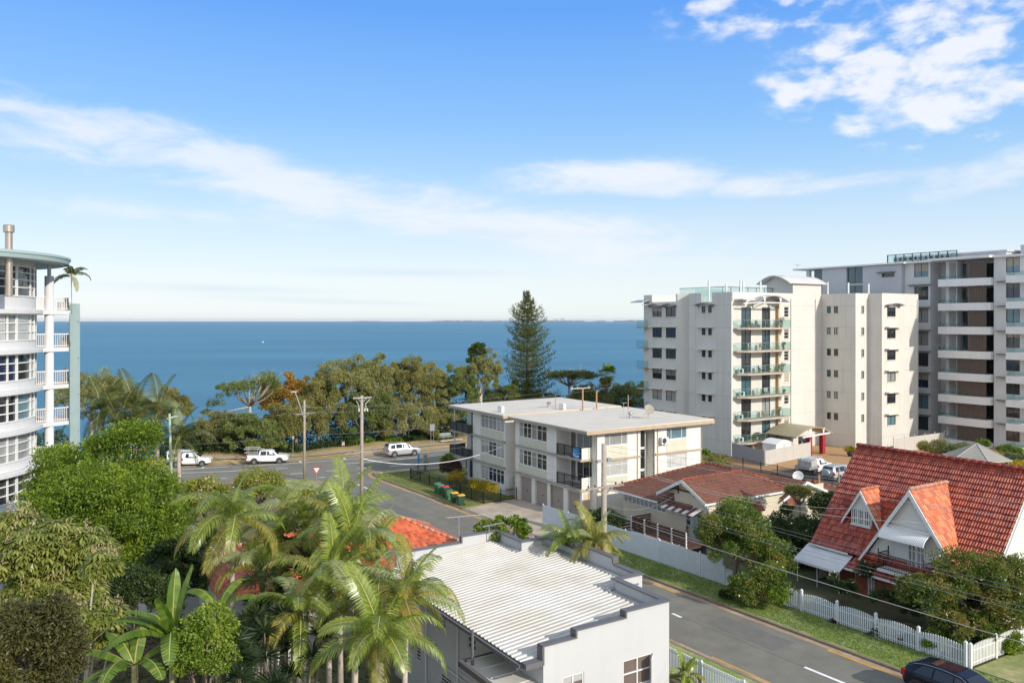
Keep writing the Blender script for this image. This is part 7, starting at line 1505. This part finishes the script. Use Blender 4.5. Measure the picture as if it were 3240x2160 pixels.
GP = [('tallest left palm of the clump, with a straw-coloured flower spray', 738, 1640, 37, 3.3, 13, True), ('palm behind the tallest left one, in the back row of the clump', 880, 1690, 40, 3.2, 12, False), ('back palm with pale upright fronds at the top of the clump', 1075, 1655, 39, 3.4, 13, False), ('palm with a big silvery frond in the middle of the clump', 1120, 1730, 36, 3.3, 12, False),
 ('right-hand palm reaching over the corrugated roof', 1285, 1885, 32, 3.0, 14, False), ('front palm at the lower centre of the clump', 1205, 2005, 29.5, 2.9, 13, False), ('lower left palm of the clump with drooping bright fronds', 950, 1935, 32, 2.8, 12, False), ('palm with orange dying fronds at the heart of the clump', 1040, 1840, 34, 3.0, 13, False), ('back right palm whose brown fronds touch the orange roof', 1195, 1700, 39, 2.0, 9, False),
 ('back-row palm under the rounded yellow-green shrub', 965, 1640, 41, 3.1, 11, False), ('palm half hidden behind the heart of the clump', 830, 1800, 37, 2.9, 11, False), ('palm crown wedged between the front and heart palms', 1130, 1900, 32, 2.7, 11, False)]
for i, (lab, px, py, Y, L_, n_, fl_b) in enumerate(GP): palm(lab, px, py, Y, L_*.93, n_+3, seed=i*7+3, flower=fl_b, up=1 if i in (0, 1, 6, 8, 9, 10, 11) else 2, mix_=('palmy', 'dry') if i in (0, 4, 5, 7, 8) else ('palmy', 'palmy'))
palm('yellowing street palm left of the tall pole behind the white house parapet', 1800, 1705, 45.0, 2.0, 15, pal='palm', mix_=('palmy', 'palmy'), group='palms behind the parapet', seed=60); palm('yellow and green street palm wrapped around the foot of the tall pole', 1885, 1712, 44.3, 2.15, 16, pal='palmy', mix_=('palmy', 'dry'), group='palms behind the parapet', seed=61); palm('small green palm behind the two street palms', 1850, 1668, 47, 1.3, 12, mix_=('palmy', 'palmy'), group='palms behind the parapet', seed=62)
palm('small palm tucked between the white house corner and the slat fence', 2165, 2130, 36.4, 1.1, 12, group='palms behind the parapet', seed=63, tr=.06)
for i, (px, py, Y, lab) in enumerate([(325, 1300, 78, 'dark feathery palm nearest the curved building'), (430, 1285, 80, 'dark feathery palm under the two-armed street light'), (500, 1305, 80.5, 'dark feathery palm with the tallest spear'), (565, 1385, 79, 'lowest dark feathery palm drooping beside the green pole'), (385, 1345, 77, 'dark feathery palm behind the top of the big green tree')]): palm(lab, px, py, Y, 3.9, 15, pal='queen', mix_=('queen', 'palmy'), group='palms by the esplanade', seed=80+i, tr=.2, up=2)
# little potted palm on the top balcony of the curved building
palm('thin potted palm blowing on the top balcony of the curved building', 226, 868, 65.0, 1.7, 6, zb=18.6, group='balcony palms', seed=99, tr=.025, up=0, pal='queen', mix_=('queen', 'palmy'))
r = thing('planter_box', 'white planter behind the top balcony railing of the curved building', 'planter', (-36.35, 65.4, 18.6)); MB().box(-.35, .35, -.3, .3, 0, .6).box(-.38, .38, -.33, .33, .6, .66).build('box', M_frame, r)
r = thing('planter_box', 'planter of yellow flowers on the second balcony of the curved building', 'planter', (-36.3, 65.5, 15.65)); MB().box(-.3, .3, -.3, .3, 0, .45).build('box', M_slabg, r); p, d = fill(np.array([[0, 0, .65]]), 240, .34); leafmesh('flowers', p, d, .12, .08, PAL['gold'], r)
# fan palm
c = Pd(1917, 1185, 147); bz = gw(c.x, c.y); o = thing('fan_palm', 'fan palm with a skirt of dead brown fronds right of the flat-topped tree', 'palm', (c.x, c.y, bz)); hc = c.z-bz; MB().tube([(0, 0, 0), (.1, 0, hc-1)], [.3, .24], 9).build('trunk', BARKD, o, True)
def fans(n, e0, e1, stalk, pal, nm, rad=1.4):
    V_ = []
    for i in range(n):
        a = i*2.4; e = R(RG.uniform(e0, e1)); d = Vector((math.cos(a)*math.cos(e), math.sin(a)*math.cos(e), math.sin(e))); s = Vector((-math.sin(a), math.cos(a), 0)); b = Vector((0, 0, hc))+d*stalk; V_.append([(0, 0, hc), tuple(b*.5+Vector((0, 0, hc))*.5+s*.03), tuple(b), tuple(b*.5+Vector((0, 0, hc))*.5-s*.03)])
        for k in range(18):
            g_ = R(-100+200*k/17); q = d*math.cos(g_)+s*math.sin(g_); e_ = b+q*rad+Vector((0, 0, -.3)); m_ = b+q*rad*.5; w_ = s*math.cos(g_)*.09+d*-math.sin(g_)*.09; V_.append([tuple(b), tuple(m_+w_), tuple(e_), tuple(m_-w_)])
    quadmesh(nm, np.array(V_, np.float32), PAL[pal], o)
fans(20, -10, 85, 1.3, 'lime', 'green_fans'); fans(16, -70, -25, .9, 'palmy', 'old_fans', 1.0); fans(18, -88, -65, 1.3, 'dry', 'dead_skirt', 1.0)

# near and middle trees
tree('broad_green_tree', 'very large bright green tree filling the left middle of the view', 'tree', 310, 1360, 1800, 430, 50, 'fresh', 120000, (.19, .085), 150, .8, 0, .8, extra=[(390, 1400, 230, 150, 1), (425, 1372, 190, 100, 1), (130, 1560, 130, 170, 0), (190, 1470, 170, 170, 1), (500, 1580, 190, 260, 0), (430, 1760, 360, 330, -3), (520, 1700, 190, 300, -1), (330, 1600, 380, 300, -4), (200, 1680, 300, 300, -5), (400, 1850, 330, 180, -6)], limbs=12)
tree('dark_green_tree', 'dark green tree in the shade behind the banana plants', 'tree', 560, 1690, 1960, 240, 43, 'dark', 16000, (.2, .10), 50, .7, limbs=6)
tree('frangipani_shrub', 'yellow-green shrub dotted with pink flowers beside the esplanade', 'shrub', 650, 1500, 1640, 180, 60, 'yellow', 7000, (.28, .11), 36, fl=(M_flp, 70, .16)); tree('frangipani_shrub', 'finer yellow-green rounded shrub left of the give way sign', 'shrub', 825, 1472, 1590, 190, 64, 'yellow', 8500, (.2, .08), 36, fl=(M_flp, 30, .1)); tree('frangipani_shrub', 'yellow-green shrub with cream flowers right under the give way sign', 'shrub', 968, 1538, 1640, 160, 58, 'yellow', 6000, (.28, .1), 30, fl=(M_flw, 60, .13))
tree('garden_tree', 'deep green leafy tree between the tallest palm and the big green tree', 'tree', 655, 1640, 1830, 110, 46, 'dark', 8000, (.2, .1), 28); tree('dark_green_tree', 'dense dark tree in the shade between the umbrella trees and the palm trunks', 'tree', 420, 1770, 2010, 330, 37, 'dark', 22000, (.16, .08), 60, .6, limbs=5); tree('shaded_garden_tree', 'shaded garden tree filling the gap between the left palm crowns', 'tree', 905, 1690, 1850, 230, 41.5, 'dark', 12000, (.2, .09), 44, .5, limbs=4); tree('shaded_garden_tree', 'second shaded garden tree behind the middle palm crowns', 'tree', 1040, 1720, 1900, 200, 40, 'olive2', 9000, (.2, .09), 36, .5, limbs=4); tree('yellow_shrub', 'yellow-green shrub below the big tree near the palms', 'shrub', 570, 1580, 1700, 120, 55, 'fresh', 6000, (.22, .1), 26)
tree('light_green_shrub', 'bright light green bushy shrub at the bottom, right of the banana plants', 'shrub', 650, 1895, 2230, 210, 27.5, 'lime', 17000, (.11, .06), 80, .32, extra=[(720, 1990, 120, 120, 1), (600, 2100, 140, 160, 0)]); tree('shade_painted_olive_tree', 'large olive tree with painted-in leaf shade filling the bottom left corner', 'tree', 70, 1870, 2330, 420, 22, 'shade', 40000, (.13, .045), 110, .5, .2, extra=[(180, 2080, 200, 260, 0)])
tree('olive_background_tree', 'dull olive tree at the left edge under the curved building', 'tree', 40, 1690, 1900, 220, 42, 'olive', 11000, (.2, .09), 44)
tree('sparse_street_tree', 'sparse leafy tree on the street side behind the peak of the corrugated roof', 'tree', 1585, 1622, 1745, 215, 49, 'fresh', 6000, (.17, .10), 40, .34, bark=BARKP, limbs=14)
tree('clipped_hedge', 'dark green clipped hedge against the base of the walk-up block', 'hedge', 1912, 1602, 1690, 150, 64, 'dark', 9000, (.14, .09), 50, .45); tree('maroon_shrub', 'maroon and green shrub at the corner of the walk-up block', 'shrub', 1430, 1448, 1512, 90, 88, 'maroon', 4200, (.22, .1), 24); tree('cordyline', 'green spiky shrub above the maroon one at the walk-up block', 'shrub', 1420, 1435, 1475, 60, 90, 'lime', 1300, (.5, .08), 10); tree('golden_shrub', 'rounded golden shrub next to the maroon one', 'shrub', 1447, 1488, 1532, 72, 85, 'gold', 3000, (.16, .09), 20)
tree('golden_hedge', 'long rounded golden hedge in front of the walk-up block windows', 'hedge', 1530, 1515, 1568, 92, 80, 'gold', 6500, (.13, .08), 50, .4, trunk=False, zb=-.1, extra=[(1500, 1535, 50, 44, 2), (1560, 1545, 44, 44, -2)])
o = thing('agave', 'blue-green spiky agave between the golden hedge and golden shrub', 'agave', W(43.0, 79.3, -.1)); a = RG.uniform(0, 6.28, 150); e = RG.uniform(.3, 1.4, 150); d = np.stack([np.cos(a)*np.cos(e), np.sin(a)*np.cos(e), np.sin(e)], 1); leafmesh('leaves', d*.65+np.array([0, 0, .3]), d, 1.2, .1, PAL['agave'], o)
GB = 'bushes around the tower forecourt'
for (px, yt, yb, w_, Y, pal, lab, n) in [(2262, 1440, 1500, 120, 79, 'olive', 'grassy olive bush behind the cottage roof ridge', 4500), (2236, 1417, 1452, 32, 92, 'lime', 'small clipped lime bush beside the walk-up block right wall', 1500), (2420, 1508, 1568, 80, 71, 'lime', 'yellow-green leafy bush at the railing behind the cottage', 1700),
 (2958, 1385, 1455, 110, 99, 'olive', 'feathery olive bush right of the tower foot', 4500), (3010, 1395, 1450, 60, 101, 'fresh', 'bright green bush at the tower foot beside the feathery one', 2000), (3045, 1392, 1465, 120, 97, 'greygreen', 'grey-green bush with pale flowers left of the gazebo', 4500), (3110, 1384, 1420, 50, 99, 'fresh', 'small green bush just behind the gazebo peak', 1600), (3192, 1405, 1450, 80, 97, 'fresh', 'dark green bush right of the gazebo roof', 2500), (3215, 1432, 1475, 90, 92, 'greygreen', 'clipped grey-green hedge mound at the right edge', 3000), (3215, 1458, 1500, 110, 89, 'gold', 'yellow-green hedge mound at the right edge under the grey-green one', 3000), (2655, 1555, 1600, 90, 66, 'fresh', 'bright shrub just left of the steep red roof', 2000)]:
    tree('forecourt_bush', lab, 'bush', px, yt, yb, w_, Y, pal, n, (.26, .1) if pal != 'olive' else (.4, .06), 24, group=GB, limbs=4, fl=(M_flw, 25, .14) if 'pale flowers' in lab else None)
tree('flowering_tree', 'dense tree with bronze new leaves and small red flowers on the white fence line', 'tree', 2330, 1560, 1830, 260, 51, 'lilly', 52000, (.17, .075), 90, .62, extra=[(2420, 1760, 160, 200, -1), (2290, 1700, 160, 180, 1), (2440, 1850, 120, 160, -3), (2350, 1870, 110, 120, -3)], fl=(M_flr, 75, .085), limbs=8)
tree('dark_garden_tree', 'deep green shaded tree between the flowering tree and the steep red roof', 'tree', 2545, 1600, 1870, 270, 57, 'dark', 26000, (.2, .1), 70, .8); tree('dark_garden_tree', 'upper dark tree just left of the steep red roof rake', 'tree', 2615, 1530, 1680, 130, 63, 'dark', 9000, (.22, .1), 36); tree('fern_tree', 'feathery light tree in front of the cottage side gable', 'tree', 2530, 1520, 1590, 100, 60, 'olive', 1800, (.32, .07), 16, .5, limbs=10)
tree('magnolia_tree', 'large glossy tree with bronze leaf backs in front of the steep roofed house', 'tree', 3090, 1730, 2030, 320, 43, 'magnolia', 56000, (.17, .08), 120, .55, extra=[(2950, 1880, 220, 140, -1), (2890, 1850, 130, 80, 0), (3180, 1880, 190, 300, 0), (3030, 1985, 210, 130, -2), (3160, 2020, 170, 110, -1)], limbs=10)
tree('garden_shrub', 'bright green shrub spilling over the sunlit corner fence', 'shrub', 3165, 1985, 2085, 130, 41, 'fresh', 7000, (.13, .07), 40, .3); tree('garden_shrub', 'light green shrub at the right edge beside the magnolia', 'shrub', 3225, 1850, 2000, 110, 43, 'fresh', 6000, (.14, .08), 36, .35); tree('garden_shrub', 'round green bush under the magnolia behind the picket fence', 'shrub', 2990, 1985, 2060, 110, 42, 'lime', 4500, (.12, .07), 30, .3)
for (px, yt, yb, w_, Y, pal, lab, n, f) in [(2745, 1760, 1860, 80, 49, 'dark', 'tall rose bush with pale pink blooms by the porch', 2200, (M_flp, 14, .1)), (2660, 1810, 1900, 110, 48, 'dark', 'rose bush with a few white blooms behind the fence', 3600, (M_flw, 14, .08)), (2800, 1850, 1930, 90, 46, 'dark', 'dark rose bush with a red bloom at the brick wall', 3000, (M_flr, 8, .09)), (2870, 1880, 1960, 110, 45, 'dark', 'dark shrub under the brick house windows', 4000, None), (2775, 1950, 2040, 70, 43.3, 'dark', 'climber bulging through the picket fence', 3000, None), (2868, 1985, 2065, 60, 42.0, 'dark', 'second climber on the picket fence nearer the corner', 2200, None), (2640, 1955, 1995, 46, 45.2, 'maroon', 'small maroon shrub on the verge against the fence', 1200, None), (2300, 1860, 1900, 55, 49.5, 'dark', 'dark bush in front of the short picket section', 1600, None), (2460, 1850, 1930, 80, 47, 'lime', 'light creeper draped over the fence by the gate gap', 3000, None), (2950, 2010, 2070, 70, 40.6, 'fresh', 'bright creeper on the fence near the corner post', 2200, None)]:
    tree('fence_shrub', lab, 'shrub', px, yt, yb, w_, Y, pal, n, (.11, .06), 24, .28, fl=f, group='shrubs in the front garden', limbs=3, trunk=False)
for px, py, lab in ((2692, 1440, 'large dark pot of red and yellow foliage at the tower entrance'),):
    q = Pd(px, py, 105); o = thing('planted_urn', lab, 'potted plant', (q.x, q.y, gw(q.x, q.y)+.1)); MB().lathe([(0, 0), (.3, 0), (.5, .35), (.42, .6), (0, .55)], n=14).build('urn', M_plast, o, True); p, d = fill(np.array([[0, 0, 1.0], [.3, 0, .9], [-.35, 0, .95]]), 260, .45); leafmesh('foliage', p, d, .3, .1, PAL['gold'], o)
for o, f in POTS:
    if f > .05: p, d = fill(np.array([[0, 0, .42+f*.5], [.1, .05, .35+f*.8], [-.1, -.05, .3+f*.3]]), int(60+90*f), .16+.2*f); leafmesh('foliage', p, d, .16, .06, PAL['greygreen'] if f > .8 else PAL['fresh'], o)
# umbrella tree: whorls of drooping leaflets
def rosettes(cs, r, k, l, wd):
    n = len(cs); a = np.linspace(0, 2*np.pi, k, endpoint=False)[None, :]+RG.uniform(0, 6, (n, 1)); e = RG.uniform(-.75, -.15, (n, k)); d = np.stack([np.cos(a)*np.cos(e), np.sin(a)*np.cos(e), np.sin(e)], 2); tilt = RG.normal(size=(n, 1, 3))*.25; d = d+tilt; d /= np.linalg.norm(d, axis=2, keepdims=True)
    s = np.stack([-np.sin(a), np.cos(a), 0*a], 2); L_ = l*RG.uniform(.8, 1.15, (n, k, 1)); b = cs[:, None, :]+d*r*.25; v = np.empty((n, k, 4, 3), np.float32); v[..., 0, :] = b; v[..., 1, :] = b+d*L_*.6+s*wd/2; v[..., 2, :] = b+d*L_+np.array([0, 0, -.12*l]); v[..., 3, :] = b+d*L_*.6-s*wd/2; return v.reshape(-1, 4, 3)
def umbrella(label, blobs, Y, n, base, sc=1.):
    bb = []; b = Pd(*base, Y); bz = gw(b.x, b.y); o = thing('umbrella_tree', label, 'tree', (b.x, b.y, bz), 0, 'umbrella trees in the left yard')
    for px, py, w_, h_ in blobs: q = Pd(px, py, Y+RG.uniform(-1, 1)); bb.append((q.x-b.x, q.y-b.y, q.z-bz, w_/2*Y/F, w_/2*Y/F*.8, h_/2*Y/F))
    cs = clumps(bb, n, .2); quadmesh('crown', rosettes(cs, .3, 11, .36*sc, .115*sc), PAL['umb'], o)
    cs2 = cs[RG.choice(len(cs), len(cs)//22)]; p = (cs2[:, None, :]+np.stack([RG.normal(size=(len(cs2), 14))*.06, RG.normal(size=(len(cs2), 14))*.06, RG.uniform(.05, .55, (len(cs2), 14))], 2)).reshape(-1, 3); fs_ = leafmesh('flower_spikes', p, np.tile([0, 0, 1.], (len(p), 1))+RG.normal(size=p.shape)*.5, .14, .05, mat('pinkish flower spike', (.38, .28, .17), .8), o); tag(fs_, kind='stuff')
    t = MB()
    for q in cs[::90]: v_ = Vector(q); t.tube([(v_.x*.15, v_.y*.1, max(.2, v_.z*.3)), Vector((v_.x*.6, v_.y*.6, v_.z*.7)), v_], [.06, .045, .025], 6)
    t.tube([(0, 0, -.4), (0, 0, 2.5)], [.16, .12], 8); t.build('trunk', BARKP, o, True)
umbrella('umbrella tree with drooping yellow-green leaf whorls left of the big green tree', [(130, 1740, 300, 230), (60, 1680, 190, 170), (200, 1880, 260, 210), (290, 1740, 170, 150), (90, 1880, 200, 200)], 35, 600, (200, 1990)); umbrella('umbrella tree with dark glossy whorls above the banana plants', [(300, 1960, 210, 150), (360, 2010, 110, 90), (190, 1950, 130, 110), (320, 1790, 120, 110)], 30, 330, (240, 2150), .95)
# bananas
def banana(label, px, py, Y, leaves, zb=None):
    c = Pd(px, py, Y); bz = gw(c.x, c.y); o = thing('banana_plant', label, 'banana plant', (c.x, c.y, bz), 0, 'banana plants'); hc = c.z-bz; MB().tube([(0, 0, -.2), (.03, 0, hc*.5), (0, 0, hc)], [.17, .14, .09], 9).build('stem', mat('banana stem', (.30, .27, .12), .6, var=.25), o, True)
    for az_, e0, dr, L_, wd in leaves:
        pts = []; x = z = 0; st = 22
        for i in range(st+1): a = R(e0)-R(dr)*(i/st)**1.3; pts.append(Vector((x, 0, z))); x += math.cos(a)*L_/st; z += math.sin(a)*L_/st
        v = []; rb = []
        for i in range(3, st):
            u = i/st; w0 = wd*min(1, math.sin(math.pi*min(1, (u-.1)/.9*.93+.05))**.45); u1 = (i+1)/st; w1 = wd*max(.03, math.sin(math.pi*min(1, (u1-.1)/.9*.93+.05))**.45) if u1 < 1 else .02
            for sg in (1, -1):
                g_ = RG.uniform(0, .06)*L_/st; dz = -.30*w0-RG.uniform(0, .05); a_, b_ = pts[i], pts[i+1]; v.append([tuple(a_+Vector((g_, 0, 0))), tuple(b_), tuple(b_+Vector((.03, sg*w1, -.30*w1))), tuple(a_+Vector((g_+.03, sg*w0, dz)))])
        for i in range(st): r_ = .02*(1-i/st)+.006; a_, b_ = pts[i]+Vector((0, 0, .008)), pts[i+1]+Vector((0, 0, .008)); rb.append([tuple(a_+Vector((0, -r_, 0))), tuple(a_+Vector((0, r_, 0))), tuple(b_+Vector((0, r_, 0))), tuple(b_+Vector((0, -r_, 0)))])
        k = quadmesh('leaf', np.array(v, np.float32), PAL['ban'], o, (0, 0, hc-.15)); k.rotation_euler = (0, 0, R(az_)); quadmesh('midrib', np.array(rb, np.float32), M_rib, k)
banana('tall banana plant with two upright torn leaves', 545, 2010, 28, [(100, 86, 20, 2.4, .24), (40, 84, 22, 2.6, .26), (-100, 78, 35, 2.0, .26), (195, 58, 80, 2.2, .30), (215, 45, 110, 2.6, .32), (-30, 60, 120, 2.2, .3), (-70, 50, 130, 2.4, .3), (150, 55, 90, 2.0, .28), (-140, 70, 70, 2.2, .28)])
banana('lower banana plant with long horizontal leaves at the bottom', 425, 2095, 27, [(180, 35, 50, 2.2, .26), (95, 75, 40, 1.5, .24), (20, 50, 100, 2.4, .3), (215, 20, 70, 1.8, .24), (-95, 50, 110, 2.2, .3), (150, 60, 70, 1.8, .26), (-40, 45, 100, 2.2, .28)])
banana('banana plant behind the light green shrub', 690, 1920, 33, [(160, 60, 110, 2.2, .3), (10, 50, 90, 2.0, .3), (60, 70, 80, 1.8, .26), (-100, 55, 100, 2.0, .3)])
def spiky(label, px, py, Y, n=5, R_=.75, pal='drac', name='dracaena'):
    c = Pd(px, py, Y); bz = gw(c.x, c.y); o = thing(name, label, 'dracaena', (c.x, c.y, bz), 0, 'spiky plants under the palms'); P_ = []; D_ = []; t = MB()
    for i in range(n):
        q = np.array([RG.normal()*.7, RG.normal()*.5, c.z-bz+RG.normal()*.7]); m_ = 110; u = RG.normal(size=(m_, 3)); u[:, 2] = np.abs(u[:, 2])*.8-.25; u /= np.linalg.norm(u, axis=1, keepdims=True); P_.append(q+u*R_*.5); D_.append(u+np.array([0, 0, -.1])); t.tube([(q[0]*.3, 0, 0), (q[0]*.8, q[1], q[2]*.6), tuple(q)], [.06, .045, .03], 6)
    leafmesh('leaves', np.concatenate(P_), np.concatenate(D_), R_, .055, PAL[pal], o); t.build('trunk', BARK, o)
for i, (px, py, Y, lab) in enumerate([(800, 1900, 34, 'dark spiky dracaena right below the front yard fence'), (770, 2010, 31, 'dark spiky dracaena beside the tall palm trunk'), (850, 2080, 30, 'dark spiky dracaena at the bottom under the lower left palm'), (790, 2120, 28, 'lowest dark spiky dracaena near the bottom edge'), (890, 1990, 32, 'dark spiky dracaena between the palm trunks')]): spiky(lab, px, py, Y, 7)
spiky('dead brown spiky plant in front of the white curved building base', 25, 1655, 46, 4, 1.0, 'maroon', 'dry_dracaena')
# leaf litter and low plants on the left yard floor
n = 26000; x_ = RG.uniform(-30, 8, n); y_ = RG.uniform(18, 62, n); k_ = (x_*V[0]+y_*V[1]) < 17; x_, y_ = x_[k_], y_[k_]; P = np.stack([x_, y_, np.array([gw(a, b_) for a, b_ in zip(x_, y_)])+RG.uniform(0, .8, len(x_))**2], 1); tag(leafmesh('ground_cover', P, RG.normal(size=P.shape), .3, .1, PAL['dark']), 'low dark ground cover and leaf litter in the shaded left yards', 'ground cover', kind='stuff')
# grass blades on the verges
def blades(name, poly, n, m, lab, h=.1, dz=.15):
    ts0 = np.array(poly); a, b_ = ts0.min(0), ts0.max(0); t_ = RG.uniform(a[0], b_[0], n); s_ = RG.uniform(a[1], b_[1], n); P = np.stack([t_*V[0]+s_*U[0], t_*V[1]+s_*U[1], 1.308-.02*s_+dz+h*.3], 1); tag(leafmesh(name, P, RG.normal(size=P.shape)*.5+np.array([0, 0, 1]), h, .03, m), lab, 'grass', kind='stuff')
blades('verge_grass', [(36.7, 14), (39.3, 54)], 38000, leafmat('verge blades', [(.09, .14, .025), (.18, .25, .05), (.38, .40, .16)], clump=.5), 'mown green grass of the street verge')
blades('lawn_grass', [(36.8, 67.5), (43, 89)], 20000, leafmat('lawn blades', [(.07, .11, .02), (.15, .19, .035), (.33, .30, .10)], clump=.35), 'patchy grass of the apartment lawn')
# ================================================================ sea air: far things fade a little
hz_ = MB().box(-26500, 26500, -400, 17700, -8.4, 41).build('haze', []); tag(hz_, 'thin pale sea air over the bay', 'haze', kind='stuff')
mh = bpy.data.materials.new('sea air'); mh.use_nodes = True; t = mh.node_tree; t.nodes.clear(); o_ = t.nodes.new('ShaderNodeOutputMaterial'); v_ = t.nodes.new('ShaderNodeVolumePrincipled')
v_.inputs['Color'].default_value = (.88, .94, 1, 1); v_.inputs['Density'].default_value = 3.2e-5; v_.inputs['Anisotropy'].default_value = .2; t.links.new(v_.outputs[0], o_.inputs['Volume']); hz_.data.materials.append(mh)
